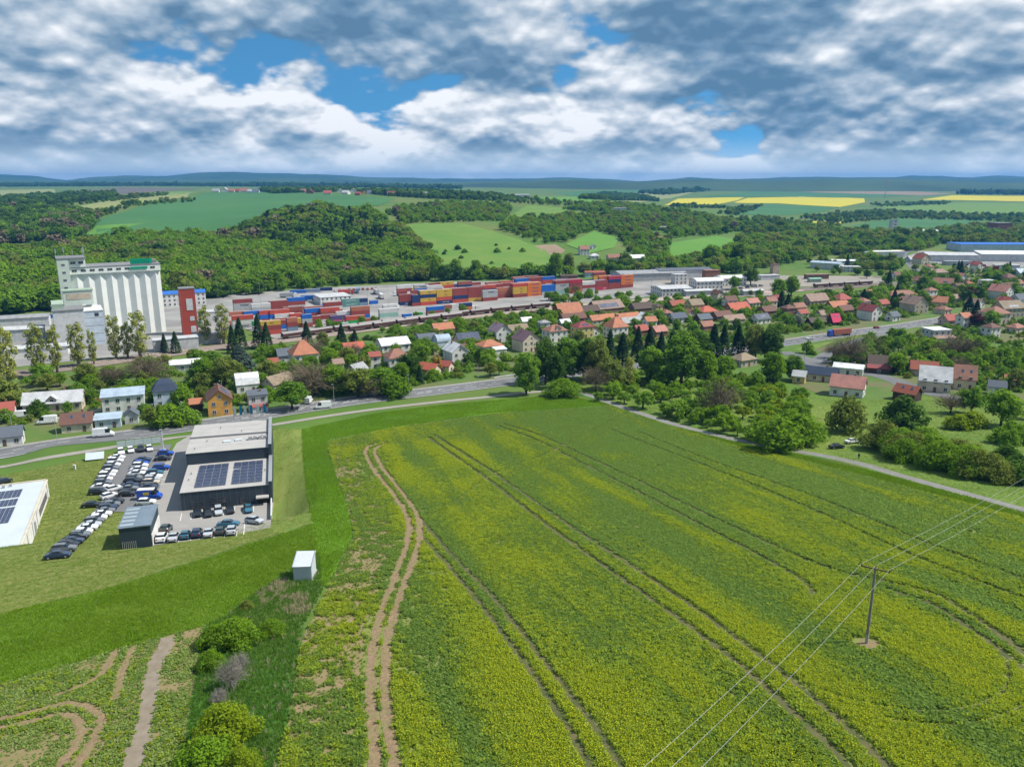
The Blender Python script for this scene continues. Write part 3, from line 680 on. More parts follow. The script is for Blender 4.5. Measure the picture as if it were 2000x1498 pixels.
def twig_mesh(name, m, rng, h=8.0, w=3.2, n=420):
    "a leafless or budding crown: limbs that fork into fine twigs"
    V = []; F = []
    def stick(a, b, r0, r1):
        a = np.array(a); b = np.array(b); d = b - a; d = d / (np.linalg.norm(d) + 1e-9)
        s = np.cross(d, [0.3, 0.5, 0.8]); s /= np.linalg.norm(s) + 1e-9; t = np.cross(d, s); o = len(V)
        for p, r in ((a, r0), (b, r1)):
            for k in range(3): c = 2.094 * k; V.append(tuple(p + (s * math.cos(c) + t * math.sin(c)) * r))
        for k in range(3): F.append((o + k, o + (k + 1) % 3, o + 3 + (k + 1) % 3, o + 3 + k))
    for k in range(n // 14):
        a = k * 2.4 + rng.normal() * 0.2; e = rng.uniform(0.15, 1.3); L = h * 0.62 * rng.uniform(0.7, 1.05)
        z0 = h * rng.uniform(0.18, 0.4); p0 = np.array([0, 0, z0])
        p1 = p0 + np.array([math.cos(a) * math.cos(e) * w, math.sin(a) * math.cos(e) * w, math.sin(e) * L]); stick(p0, p1, 0.09, 0.03)
        for j in range(13):
            t = rng.uniform(0.3, 1.0); q = p0 + (p1 - p0) * t; dv = rng.normal(size=3) * 0.8 + np.array([math.cos(a), math.sin(a), 0.8]) * 0.5
            q2 = q + dv * w * 0.30; stick(q, q2, 0.028, 0.012)
            for _ in range(3): stick(q + (q2 - q) * rng.uniform(0.3, 1), q2 + rng.normal(size=3) * w * 0.15, 0.016, 0.008)
    me = bpy.data.meshes.new(name); me.from_pydata(V, [], F); me.materials.append(m)
    a = me.attributes.new('lv', 'FLOAT', 'POINT'); a.data.foreach_set('value', RNG.random(len(V)).astype(np.float32)); return me
def make_proto(key, kind, leaf, n, size, seed, bark=M_BARK, **kw):
    rng = np.random.default_rng(seed)
    if kind == 'conifer':
        cr = conifer_mesh('crown', LM[leaf], rng, **kw); tk = trunk_mesh('trunk', kw.get('h', 15) * 0.9, 0.25, [], bark, rng); H = kw.get('h', 15); W = kw.get('w', 3) * 2
    elif kind == 'twig':
        h = kw.get('h', 8.0); w = kw.get('w', 3.2)
        cr = twig_mesh('crown', LM[leaf], rng, h, w, n); tk = trunk_mesh('trunk', h * 0.55, 0.2, [], bark, rng); H = h; W = w * 2
    else:
        L = crown_lobes(kind, rng); cr = leaf_mesh('crown', L, n, size, LM[leaf], rng, **kw)
        tk = trunk_mesh('trunk', max(l[2] for l in L) * 0.85, 0.09 + 0.02 * max(l[2] for l in L), [(l[0] * 0.8, l[1] * 0.8, l[2]) for l in L[:6]], bark, rng)
        H = max(l[2] + l[5] for l in L); W = 2 * max(abs(l[0]) + l[3] for l in L)
    PROTO[key] = (tk, cr, H, W)
for k_, m_ in LM.items():
    if k_ in ('green', 'olive', 'poplar', 'dark'):
        for nd in m_.node_tree.nodes:
            if nd.type == 'MIX':
                for q_ in (6, 7): c_ = nd.inputs[q_].default_value; nd.inputs[q_].default_value = (c_[0] * 1.85, c_[1] * 1.60, c_[2] * 1.5, 1)
for i, (leaf, n) in enumerate((('green', 2600), ('fresh', 2600), ('dark', 2600), ('olive', 2400), ('copper', 2000), ('white', 2000))): make_proto('broad_' + leaf, 'broad', leaf, n, 0.34, 100 + i)
for i, leaf in enumerate(('green', 'fresh', 'olive', 'lime')): make_proto('orchard_' + leaf, 'orchard', leaf, 1500, 0.22, 120 + i)
for i, leaf in enumerate(('green', 'fresh', 'olive', 'lime', 'dark', 'gold')): make_proto('round_' + leaf, 'round', leaf, 2200, 0.24, 140 + i)
for i, leaf in enumerate(('green', 'fresh', 'dark', 'olive')): make_proto('tall_' + leaf, 'tall', leaf, 4200, 0.40, 160 + i)
for i in range(2): make_proto('poplar_%d' % i, 'poplar', 'poplar', 2100, 0.30, 180 + i, M_BARKL)
for i in range(2): make_proto('spruce_%d' % i, 'conifer', 'spruce', 0, 0, 190 + i, h=15.0 + 2 * i, w=3.2)
make_proto('bluespruce_0', 'conifer', 'blue', 0, 0, 195, h=10.0, w=3.0)
make_proto('bare_0', 'twig', 'bare', 560, 0, 197, h=9.0, w=3.6); make_proto('bare_1', 'twig', 'bare', 460, 0, 198, h=7.0, w=3.4)
make_proto('dead_0', 'twig', 'dead', 560, 0, 196, M_BARKL, h=7.0, w=3.0)
make_proto('column_0', 'column', 'green', 700, 0.16, 199); make_proto('column_1', 'column', 'gold', 700, 0.16, 200)
make_proto('bush_lime_fine', 'round', 'lime', 9000, 0.13, 205); make_proto('bush_green_fine', 'round', 'fresh', 9000, 0.13, 206); make_proto('bush_olive_fine', 'round', 'olive', 8000, 0.14, 207)
TREES = []                          # filled here, labelled at the end
def tree(key, x, y, h, wide=1.0, name='tree', cat='tree', label=None, desc=None, group=None, rz=None):
    tk, cr, H, W = PROTO[key]; s = h / H
    o = empty(name, (x, y, Tz(x, y) - 0.02), random.uniform(0, 6.28) if rz is None else rz, (s * wide, s * wide, s))
    put('trunk', tk, o); put('crown', cr, o)
    tag(o, label, cat, group); TREES.append((o, key, desc, h)); return o
def tree_px(key, px, py, hpx, wide=1.0, **kw):
    g = G(px, py); return tree(key, g.x, g.y, hpx / ppm(g) / 0.98, wide, **kw)

# ---- masses nobody could count: points carrying instances
def gn_scatter(name, pts, rot, sc, idx, protos, label=None):
    me = bpy.data.meshes.new(name); me.vertices.add(len(pts)); me.vertices.foreach_set('co', np.asarray(pts, np.float32).ravel())
    me.attributes.new('rot', 'FLOAT_VECTOR', 'POINT').data.foreach_set('vector', np.asarray(rot, np.float32).ravel())
    me.attributes.new('sc', 'FLOAT_VECTOR', 'POINT').data.foreach_set('vector', np.asarray(sc, np.float32).ravel())
    me.attributes.new('idx', 'INT', 'POINT').data.foreach_set('value', np.asarray(idx, np.int32))
    o = put(name, me); tag(o, label, kind='stuff')
    coll = bpy.data.collections.new(name + '_kinds')
    for k, p in enumerate(protos):
        q = bpy.data.objects.new('%s_kind_%02d' % (name, k), p); coll.objects.link(q)
    ng = bpy.data.node_groups.new(name + '_scatter', 'GeometryNodeTree')
    ng.interface.new_socket('Geometry', in_out='INPUT', socket_type='NodeSocketGeometry'); ng.interface.new_socket('Geometry', in_out='OUTPUT', socket_type='NodeSocketGeometry')
    N = ng.nodes; L = ng.links; gi = N.new('NodeGroupInput'); go = N.new('NodeGroupOutput'); ip = N.new('GeometryNodeInstanceOnPoints'); ci = N.new('GeometryNodeCollectionInfo')
    ci.inputs['Collection'].default_value = coll; ci.inputs['Separate Children'].default_value = True; ci.inputs['Reset Children'].default_value = True
    ip.inputs['Pick Instance'].default_value = True
    def na(nm, ty):
        n = N.new('GeometryNodeInputNamedAttribute'); n.data_type = ty; n.inputs['Name'].default_value = nm; return n.outputs['Attribute']
    L.new(gi.outputs[0], ip.inputs['Points']); L.new(ci.outputs[0], ip.inputs['Instance']); L.new(na('idx', 'INT'), ip.inputs['Instance Index'])
    L.new(na('rot', 'FLOAT_VECTOR'), ip.inputs['Rotation']); L.new(na('sc', 'FLOAT_VECTOR'), ip.inputs['Scale']); L.new(ip.outputs[0], go.inputs[0])
    md = o.modifiers.new('scatter', 'NODES'); md.node_group = ng
    return o
def grid_points(wp, sp, rng):
    P = np.array(wp); x0, y0 = P.min(0); x1, y1 = P.max(0)
    X, Y = np.meshgrid(np.arange(x0, x1, sp), np.arange(y0, y1, sp)); X = X.ravel() + rng.uniform(-0.5, 0.5, X.size) * sp; Y = Y.ravel() + rng.uniform(-0.5, 0.5, Y.size) * sp
    k = inside(P, X, Y); return X[k], Y[k]
def dist_line(line, X, Y, lim=1e9):
    d = np.full(X.shape, 1e9)
    for a, b in zip(line, line[1:]):
        ab = b - a; l2 = ab.length_squared
        if l2 < 1e-9: continue
        t = np.clip(((X - a.x) * ab.x + (Y - a.y) * ab.y) / l2, 0, 1); d = np.minimum(d, (X - a.x - ab.x * t) ** 2 + (Y - a.y - ab.y * t) ** 2)
    return np.sqrt(d)

# rapeseed plants
M_RG = leafmat('rape leaves', (0.185, 0.300, 0.062), (0.280, 0.395, 0.080), 0.6, 0.4); M_RG2 = leafmat('rape leaves yellowish', (0.265, 0.365, 0.042), (0.365, 0.455, 0.055), 0.6, 0.4)
M_RY = leafmat('rape flowers', (0.43, 0.48, 0.020), (0.56, 0.57, 0.026), 0.4, 0.4); M_RP = leafmat('pale rape leaves', (0.190, 0.265, 0.070), (0.300, 0.380, 0.110), 0.45, 0.4)
def plant_mesh(name, rng, mats, n0, n1, h, w):
    V = []; F = []; mi = []
    for k in range(n0 + n1):
        top = k >= n0; a = rng.random() * 6.28; r = w * math.sqrt(rng.random())
        z = h * (0.80 + 0.2 * rng.random()) if top else h * rng.uniform(0.25, 0.85)
        c = np.array([r * math.cos(a), r * math.sin(a), z]); s = (0.085 if top else 0.21) * (0.7 + 0.6 * rng.random())
        u = rng.normal(size=3); u[2] *= 0.8; u /= np.linalg.norm(u); v = np.cross(u, rng.normal(size=3)); v /= np.linalg.norm(v); o = len(V)
        V += [tuple(c - u * s), tuple(c + v * s * 0.6), tuple(c + u * s), tuple(c - v * s * 0.6)]; F.append((o, o + 1, o + 2, o + 3)); mi.append(1 if top else 0)
    me = bpy.data.meshes.new(name); me.from_pydata(V, [], F)
    for m in mats: me.materials.append(m)
    me.polygons.foreach_set('material_index', mi)
    me.attributes.new('lv', 'FLOAT', 'POINT').data.foreach_set('value', np.repeat(rng.random(len(F)), 4).astype(np.float32)); return me
prng = np.random.default_rng(5)
RP = [plant_mesh('rape', prng, [M_RG, M_RY], 15, 0, 0.62, 0.34), plant_mesh('rape', prng, [M_RG, M_RY], 15, 2, 0.7, 0.34), plant_mesh('rape', prng, [M_RG2, M_RY], 14, 3, 0.75, 0.36), plant_mesh('rape', prng, [M_RG2, M_RY], 12, 8, 0.8, 0.38), plant_mesh('rape', prng, [M_RP, M_RY], 14, 0, 0.5, 0.34)]
def crop(name, poly, sp, lines, seed, mode):
    rng = np.random.default_rng(seed); wp = wpoly_px(poly, 20)
    X, Y = grid_points(wp, sp, rng)
    keep = np.ones(X.shape, bool)
    for ln, w in lines: keep &= dist_line(ln, X, Y) > w * (0.75 + 0.5 * rng.random(X.shape))
    X = X[keep]; Y = Y[keep]
    a = TRAMS[2][8]; b = TRAMS[2][30]; d = (b - a); d.normalize()
    al = X * d.x + Y * d.y; ac = -X * d.y + Y * d.x
    if mode == 'rape':
        ed = dist_line([Vector(p) for p in wpoly_px([(545,1520),(575,1340),(592,1250),(625,1180),(660,1110),(692,1045),(682,990),(658,930),(641,880)], 20)], X, Y)
        n1 = fbm(ac / 4.5, al / 70, 3, 3); n2 = fbm(ac / 20, al / 70, 8, 3); n3 = fbm(X / 1.5, Y / 1.5, 12, 3); n4 = fbm(X / 14, Y / 14, 15, 3)
        lush = 0.47 + 0.9 * (n4 - 0.5) + 1.5 * (n3 - 0.5) + np.clip(ed / 24, 0, 1) ** 1.5 * 0.5
        rut = np.minimum(dist_line(RUT_L, X, Y), dist_line(RUT_R, X, Y)); lush -= 0.10 * np.clip(1 - rut / 9, 0, 1)
        k = lush > 0.20 + 0.4 * rng.random(X.shape)
        far = sig((X - 60) / 25) * 0.10 + 0.10 * sig((Y - 205) / 25)
        yel = 0.47 + 1.5 * (n1 - 0.5) + 1.3 * (n2 - 0.5) + 0.7 * (n4 - 0.5) - far - 0.16 * np.clip(1 - ed / 16, 0, 1) + 0.17 * rng.normal(size=X.shape)
        pole = np.hypot(X - POLE.x, Y - POLE.y); yel -= 0.12 * np.clip(1 - pole / 22, 0, 1); k &= pole > 1.7 + rng.random(X.shape)
        idx = np.digitize(yel, (0.43, 0.63, 0.92))
        idx = np.clip(idx, 0, 3)
        s0 = np.clip(0.62 + 0.75 * lush, 0.6, 1.15)
    else:
        n3 = fbm(X / 3, Y / 3, 31, 3); n4 = fbm(X / 9, Y / 9, 33, 3); lush = 0.5 + 1.2 * (n4 - 0.5) + 1.0 * (n3 - 0.5); k = lush > 0.16 + 0.42 * rng.random(X.shape)
        y = rng.random(X.shape) + 0.8 * (n4 - 0.5); idx = np.where(y > 0.95, 2, np.where(y > 0.72, 0, 4)); s0 = np.clip(0.5 + 0.6 * lush, 0.5, 1.0)
    weak = (~k) & (rng.random(X.shape) < 0.34) & ((np.hypot(X - POLE.x, Y - POLE.y) > 2.2) if mode == 'rape' else True)      # small weak plants on the thin ground
    s0 = np.where(weak, 0.30 + 0.3 * rng.random(X.shape), s0); k = k | weak
    X = X[k]; Y = Y[k]; idx = idx[k]; s0 = s0[k]; n = len(X)
    s = s0 * (0.66 + 0.40 * rng.random(n)); Z = T(X, Y) + 0.05
    gn_scatter(name, np.stack([X, Y, Z], 1), np.stack([np.zeros(n), np.zeros(n), rng.random(n) * 6.28], 1), np.stack([s * 0.95, s * 0.95, s * 0.72], 1), idx, RP)
    return n
n1_ = crop('rapeseed_plants', P_RAPE, 0.36, [(RUT_L, 0.75), (RUT_R, 0.75)] + [(t, TRAM_W[i] * 0.80) for i, t in enumerate(TRAMS)], 3, 'rape')
n2_ = crop('young_crop_plants', P_CROP2, 0.36, [(t, 0.6) for t in TRACK2] + [(DPATH, 1.0)], 4, 'pale')
# rough grass tufts
M_GR = leafmat('grass blades', (0.085, 0.195, 0.022), (0.165, 0.300, 0.042), 0.55, 0.5); M_DRY = leafmat('dry grass blades', (0.30, 0.25, 0.14), (0.46, 0.40, 0.26), 0.2, 0.3)
def tuft_mesh(name, rng, m, n=11, h=0.55, w=0.35):
    V = []; F = []
    for k in range(n):
        a = rng.random() * 6.28; r = w * rng.random(); x, y = r * math.cos(a), r * math.sin(a); lean = rng.normal(size=2) * 0.22; b = rng.random() * 6.28; ww = 0.05; hh = h * rng.uniform(0.5, 1.1); o = len(V)
        V += [(x - ww * math.cos(b), y - ww * math.sin(b), 0), (x + ww * math.cos(b), y + ww * math.sin(b), 0), (x + lean[0], y + lean[1], hh)]; F.append((o, o + 1, o + 2))
    me = bpy.data.meshes.new(name); me.from_pydata(V, [], F); me.materials.append(m)
    me.attributes.new('lv', 'FLOAT', 'POINT').data.foreach_set('value', rng.random(len(V)).astype(np.float32)); return me
TF = [tuft_mesh('tuft', prng, M_GR), tuft_mesh('tuft', prng, M_GR, 13, 0.8), tuft_mesh('tuft', prng, M_DRY, 12, 0.7)]
def tufts(name, poly, sp, seed, dry=0.02, drypoly=None, lo=0.6):
    rng = np.random.default_rng(seed); X, Y = grid_points(wpoly_px(poly, 20), sp, rng); n = len(X)
    p = np.full(n, dry)
    if drypoly:
        for dp in drypoly: p = np.where(inside(np.array(wpoly_px(dp, 20)), X, Y) & (fbm(X / 1.5, Y / 1.5, 3, 3) > 0.42), 0.8, p)
    idx = np.where(rng.random(n) < p, 2, rng.integers(0, 2, n)); s = lo + 0.6 * rng.random(n)
    gn_scatter(name, np.stack([X, Y, T(X, Y) + 0.05], 1), np.stack([np.zeros(n), np.zeros(n), rng.random(n) * 6.28], 1), np.stack([s, s, s], 1), idx, TF); return n
n3_ = tufts('rough_grass_tufts', P_SCRUB, 0.42, 6, 0.03, [[(545,1165),(600,1160),(612,1190),(590,1205),(555,1200)], [(500,1150),(560,1130),(570,1150),(510,1185)]])
M_CE = leafmat('cereal blades', (0.150, 0.290, 0.014), (0.240, 0.380, 0.024), 0.55, 0.35); M_CE2 = leafmat('cereal blades low', (0.125, 0.245, 0.012), (0.220, 0.325, 0.020), 0.55, 0.35); M_MB = leafmat('mown blades', (0.135, 0.225, 0.030), (0.250, 0.310, 0.070), 0.5, 0.4); M_ST = leafmat('cut straw', (0.26, 0.25, 0.09), (0.36, 0.33, 0.15), 0.3, 0.3)
CE = [tuft_mesh('blades', prng, m, 9, h, .30) for m, h in ((M_CE, .30), (M_CE, .38), (M_CE2, .30), (M_CE2, .38), (M_MB, .10), (M_ST, .09))]
def blades(name, poly, sp, kinds, seed, stripe=None):
    rng = np.random.default_rng(seed); X, Y = grid_points(wpoly_px(poly, 20), sp, rng); n = len(X); n4 = fbm(X / 7, Y / 7, seed, 3); idx = rng.choice(kinds, n); s = (0.7 + 0.6 * rng.random(n)) * (0.65 + 0.7 * n4)
    if stripe is None: idx = np.where(fbm(X / 9, Y / 22, seed + 9, 4) + 0.10 * rng.normal(size=n) > 0.57, (idx + 2) % 4, idx)
    if stripe is not None:                                   # mowing swaths
        c, st = stripe; a = Vector(GXY(*c[0])); b = Vector(GXY(*c[1])); d = b - a; d.normalize(); ac = -(X - a.x) * d.y + (Y - a.y) * d.x
        w = np.sin(ac / st * 6.283 + 2.5 * n4); idx = np.where(w + 0.8 * rng.normal(size=n) > 0.9, 5, 4)
    gn_scatter(name, np.stack([X, Y, T(X, Y) + 0.06], 1), np.stack([np.zeros(n), np.zeros(n), rng.random(n) * 6.28], 1), np.stack([s * 1.2, s * 1.2, s], 1), idx, CE); return n
n4_ = blades('cereal_plants', P_STRIP, 0.42, [0, 1], 51); n5_ = blades('low_cereal_plants', P_GREEN, 0.42, [2, 3], 52)
blades('mown_grass_blades', P_MOWN2, 0.5, [4], 54, (((60,1150),(560,1040)), 2.6)); n6_ = blades('mown_grass_blades', P_MOWN, 0.5, [4], 53, (((60,1150),(560,1040)), 2.6))
blades('verge_grass_blades', [(1150,778),(1300,829),(1440,864),(1560,888),(1690,917),(1850,960),(2060,1016),(2060,1036),(1850,980),(1690,936),(1560,903),(1440,878),(1290,832),(1185,796)], 0.34, [2, 3], 56)
blades('meadow_grass_blades', P_ORCH, 0.75, [4], 55, (((1500,800),(2000,860)), 5.0))
print('plants', n1_, n2_, n3_, n4_, n5_, n6_)

# ---- woods and hedges far away
FR = []
for i, (leaf, kind) in enumerate((('green', 'broad'), ('fresh', 'broad'), ('olive', 'broad'), ('dark', 'broad'), ('dark', 'tall'), ('green', 'tall'))):
    rng = np.random.default_rng(300 + i); L = crown_lobes(kind, rng); FR.append(leaf_mesh('wood', L, 620 if kind == 'broad' else 800, 0.62, LM[leaf], rng, shell=0.35))
rng = np.random.default_rng(310); FR.append(conifer_mesh('wood', LM['spruce'], rng, h=14, w=3.0, n=420, size=0.95))
rng = np.random.default_rng(311); FR.append(leaf_mesh('wood', crown_lobes('broad', rng), 620, 0.6, LM['bare'], rng, shell=0.5))
FH = [9.6, 9.6, 9.6, 9.6, 16, 16, 14, 9.6]
def wood(name, polys, sp, mix, seed, h=(10, 17), patch=0.0, wmul=1.15):
    rng = np.random.default_rng(seed); P = []; S = []; I = []
    for poly in polys:
        X, Y = grid_points(wpoly_px(poly, 25), sp, rng); n = len(X)
        if not n: continue
        u = rng.random(n) * (1 - patch) + patch * np.clip((fbm(X / 60, Y / 60, seed, 3) - 0.5) * 2.4 + 0.5, 0, 0.999)
        cum = np.cumsum([m[1] for m in mix]) / sum(m[1] for m in mix); idx = np.array([m[0] for m in mix])[np.searchsorted(cum, u)]
        hh = rng.uniform(h[0], h[1], n) * (0.72 + 0.5 * vnoise(X / 18, Y / 18, seed)) * np.where(rng.random(n) < 0.12, 1.3, np.where(rng.random(n) < 0.2, 0.68, 1.0)); s = hh / np.array(FH)[idx]
        P.append(np.stack([X, Y, T(X, Y) - 0.15 * hh], 1)); I.append(idx); S.append(np.stack([s * wmul * rng.uniform(0.85, 1.2, n), s * wmul * rng.uniform(0.85, 1.2, n), s], 1))
    P = np.concatenate(P); S = np.concatenate(S); I = np.concatenate(I); n = len(P)
    o = gn_scatter(name, P, np.stack([np.zeros(n), np.zeros(n), rng.random(n) * 6.28], 1), S, I, FR); print(name, n); return o
MIXD = [(0, 5), (1, 4.5), (5, 3), (2, 3), (3, 1.2), (7, .8), (4, .6), (6, .8)]
wood('hillside_wood', [[(-150,520),(0,503),(130,487),(250,473),(330,470),(440,466),(485,450),(545,428),(620,416),(720,424),(790,455),(835,500),(850,530),(845,548),(720,552),(600,556),(480,572),(400,583),(330,584),(110,607),(-150,628)]], 7.0, MIXD, 21, (11, 17), 0.55)
wood('pine_plantation', [[(475,470),(520,440),(640,425),(720,440),(760,470),(740,500),(640,490),(560,500)]], 4.6, [(6, 5), (4, 2), (3, 1)], 22, (13, 17))
wood('hilltop_wood', [[(-150,425),(60,412),(180,422),(188,434),(170,458),(120,470),(-150,490)]], 7.5, [(3, 3), (4, 2), (0, 2), (7, 2)], 23, (12, 16), 0.3)
wood('far_wood', [[(-150,396),(100,384),(225,379),(232,389),(70,404),(-150,412)], [(505,374),(560,371),(690,370),(700,374),(600,377),(530,379)], [(690,376),(830,376),(960,384),(1010,388),(990,394),(880,391),(760,384)], [(1180,378),(1260,384),(1290,394),(1200,392),(1130,390)]], 11, [(4, 3), (3, 3), (6, 1), (0, 2)], 24, (9, 13), 0.2)
wood('valley_wood', [[(752,418),(800,408),(862,398),(975,400),(1000,405),(985,432),(900,434),(790,438)], [(985,434),(1090,424),(1195,420),(1262,432),(1310,452),(1245,452),(1212,464),(1160,450),(1100,476),(1050,476),(980,450)], [(1095,410),(1180,398),(1290,408),(1430,432),(1460,450),(1400,460),(1310,465),(1280,440),(1200,418)], [(1210,466),(1250,455),(1310,470),(1306,520),(1260,515),(1225,490)]], 9.5, MIXD, 25, (6, 11), 0.3)
wood('riverside_trees', [[(330,572),(480,568),(640,556),(740,550),(860,546),(1110,543),(1180,528),(1300,516),(1420,525),(1440,535),(1290,536),(1120,540),(1000,546),(860,549),(700,556),(480,578),(340,590)], [(860,540),(1000,536),(1090,540),(1050,546),(880,548)], [(1415,490),(1460,470),(1540,462),(1620,475),(1670,490),(1560,510),(1450,535),(1420,520)], [(1330,512),(1400,500),(1440,515),(1420,528),(1340,530)]], 8.5, [(0, 4), (1, 4), (2, 4), (3, 2), (5, 1)], 26, (7, 14), 0.3)
wood('river_valley_wood', [[(1440,445),(1600,452),(1700,458),(1800,462),(1880,468),(2060,470),(2060,488),(1960,482),(1860,478),(1770,474),(1640,474),(1540,462),(1470,468)], [(1900,445),(1990,440),(2060,442),(2060,468),(1970,465),(1890,462)], [(1830,452),(1900,448),(1890,462),(1840,460)]], 11, [(0, 4), (2, 4), (3, 3), (5, 2), (1, 1)], 27, (9, 15), 0.3)
wood('far_hedges', [[(1560,428),(1700,412),(1900,420),(2060,420),(2060,436),(1760,428),(1640,438)], [(1400,418),(1440,408),(1490,402),(1470,412),(1440,422)], [(1500,436),(1640,440),(1640,448),(1520,446)], [(1380,432),(1480,426),(1560,432),(1520,438),(1420,440)], [(1300,404),(1400,404),(1430,408),(1330,408)], [(1700,400),(1860,396),(1850,400),(1720,405)],
     [(230,401),(300,396),(385,391),(385,395),(260,404)], [(125,404),(240,388),(330,379),(330,382),(240,392)], [(175,420),(230,406),(262,402),(240,412),(190,428)], [(905,392),(1000,388),(1100,396),(1200,402),(1200,406),(1090,402)], [(500,427),(560,412),(640,408),(650,412),(560,424)]], 16, [(0, 3), (3, 4), (2, 3)], 28, (6, 11), 0.2)

LOWB = []
for i, (leaf, kind, n, sz) in enumerate((('green', 'round', 420, 0.42), ('fresh', 'round', 420, 0.42), ('olive', 'round', 420, 0.42), ('dark', 'round', 420, 0.42), ('green', 'broad', 620, 0.6), ('fresh', 'broad', 620, 0.6))):
    rng = np.random.default_rng(500 + i); LOWB.append(leaf_mesh('greenery', crown_lobes(kind, rng), n, sz, LM[leaf], rng, shell=0.4))
def greenery(name, polys, sp, seed, lines, foot, hmin=1.4, hmax=4.5, thr=0.42, tall=0.12):
    rng = np.random.default_rng(seed); P = []; S = []; I = []
    for poly in polys:
        X, Y = grid_points(wpoly_px(poly, 25), sp, rng); keep = fbm(X / 16, Y / 16, seed, 3) + 0.12 * rng.normal(size=X.shape) > thr
        for ln, w in lines: keep &= dist_line(ln[::2], X, Y) > w
        for (a, b, c) in foot: keep &= (X - a) ** 2 + (Y - b) ** 2 > (c * 0.85 + 0.8) ** 2
        X = X[keep]; Y = Y[keep]; n = len(X); big_ = rng.random(n) < tall
        h = np.where(big_, rng.uniform(4, 7.5, n), rng.uniform(hmin, hmax, n) * (0.6 + 0.6 * rng.random(n))); idx = np.where(big_, rng.integers(4, 6, n), rng.choice(4, n, p=(.35, .33, .22, .10)))
        s = h / np.where(big_, 9.6, 4.3); P.append(np.stack([X, Y, T(X, Y) - 0.12 * h], 1)); S.append(np.stack([s * rng.uniform(.9, 1.4, n), s * rng.uniform(.9, 1.4, n), s], 1)); I.append(idx)
    P = np.concatenate(P); S = np.concatenate(S); I = np.concatenate(I); n = len(P); print(name, n)
    return gn_scatter(name, P, np.stack([np.zeros(n), np.zeros(n), rng.random(n) * 6.28], 1), S, I, LOWB)

wood('plant_side_trees', [[(1500,472),(1640,480),(1760,472),(1800,480),(1700,503),(1600,497),(1520,502)], [(1760,482),(1840,478),(1800,490),(1770,492)], [(1640,512),(1700,508),(1760,522),(1740,535),(1680,528)]], 8.5, [(0, 4), (2, 3), (3, 3), (1, 2)], 34, (7, 12), 0.2)
wood('distant_forest', [[(1120,368),(1300,364),(1500,364),(1750,366),(2080,374),(2080,369),(1700,361),(1400,361),(1150,364)], [(-100,366),(300,364),(640,366),(900,370),(900,367),(600,362.5),(200,361.5),(-100,363)], [(1240,378),(1330,374),(1440,369),(1380,374),(1300,382)], [(1860,380),(2080,383),(2080,377),(1900,376)]], 30, [(3, 3), (4, 3), (6, 2)], 29, (15, 22), 0.2, 1.5)
# ------------------------------------------------------------------ buildings
WC = dict(white=(.70,.69,.66), cream=(.62,.54,.42), pink=(.55,.40,.32), beige=(.48,.41,.31), grey=(.42,.42,.42), yellow=(.62,.50,.20), brick=(.26,.12,.08), orange=(.62,.33,.08), wood=(.075,.05,.035), blue=(.50,.58,.66), lgrey=(.55,.56,.56), brown=(.20,.13,.09), green=(.33,.42,.33))
RC = dict(orange=(.47,.19,.105), red=(.37,.10,.075), bright=(.50,.13,.08), terracotta=(.32,.155,.11), brown=(.17,.085,.065), dbrown=(.10,.07,.055), grey=(.33,.34,.35), slate=(.12,.14,.17), navy=(.035,.055,.10), white=(.76,.77,.78), sky=(.40,.50,.60), plum=(.20,.12,.14), tan=(.32,.22,.17), magenta=(.62,.05,.13), rust=(.33,.10,.06), pink=(.46,.21,.17), maroon=(.26,.06,.06), lgrey=(.55,.56,.57), khaki=(.28,.22,.15), purple=(.27,.20,.24), blue=(.03,.16,.55), green=(.25,.48,.36), yellow=(.62,.5,.15))
def wallm(k): return mat('wall ' + k, WC[k], tuple(c * 0.86 for c in WC[k]), 0.7, 0.85, 0.03, detail=7, c3=tuple(c * 0.78 for c in WC[k]), scale2=0.35)
def roofm(k): return mat('roof ' + k, RC[k], tuple(c * 0.72 for c in RC[k]), 0.9, 0.6 if k in ('white', 'sky', 'grey', 'lgrey', 'navy') else 0.8, 0.2, detail=9, stretch=(4, 0), c3=tuple(c * 0.62 + 0.02 for c in RC[k]), scale2=0.3)
M_GLASS = mat('window glass', (0.035, 0.045, 0.055), (0.06, 0.075, 0.09), 1.5, 0.12, spec=0.6)
M_FRAME = mat('window frame', (0.62, 0.61, 0.58), (0.5, 0.49, 0.46), 2, 0.6)
M_FRAMED = mat('dark window frame', (0.10, 0.08, 0.07), (0.07, 0.055, 0.05), 2, 0.6)
M_DOOR = mat('door', (0.16, 0.10, 0.07), (0.11, 0.07, 0.05), 2, 0.6)
M_CHIM = mat('chimney brick', (0.30, 0.17, 0.12), (0.20, 0.11, 0.08), 3, 0.9)
M_SOLAR = mat('solar cells', (0.018, 0.028, 0.07), (0.03, 0.045, 0.10), 1.2, 0.22, spec=0.5)
M_SOLARF = mat('panel frame', (0.42, 0.44, 0.47), None, 2, 0.5, metal=0.4)
def window_mesh(w, h, fm, key={}):
    k = (round(w, 2), round(h, 2), fm.name)
    if k in key: return key[k]
    mb = MB(); t = 0.09        # frame stands proud of the wall, glass set back in it; local -y is outside
    for a in ((-w/2-t, w/2+t, -0.06, 0.02, h, h+t), (-w/2-t, w/2+t, -0.10, 0.02, -t, 0), (-w/2-t, -w/2, -0.06, 0.02, 0, h), (w/2, w/2+t, -0.06, 0.02, 0, h), (-0.035, 0.035, -0.05, 0.02, 0, h)): mb.box(*a, mi=0)
    mb.add([(-w/2, -0.02, 0), (w/2, -0.02, 0), (w/2, -0.02, h), (-w/2, -0.02, h)], [(0, 1, 2, 3)], 1)
    key[k] = mb.mesh('window', [fm, M_GLASS]); return key[k]
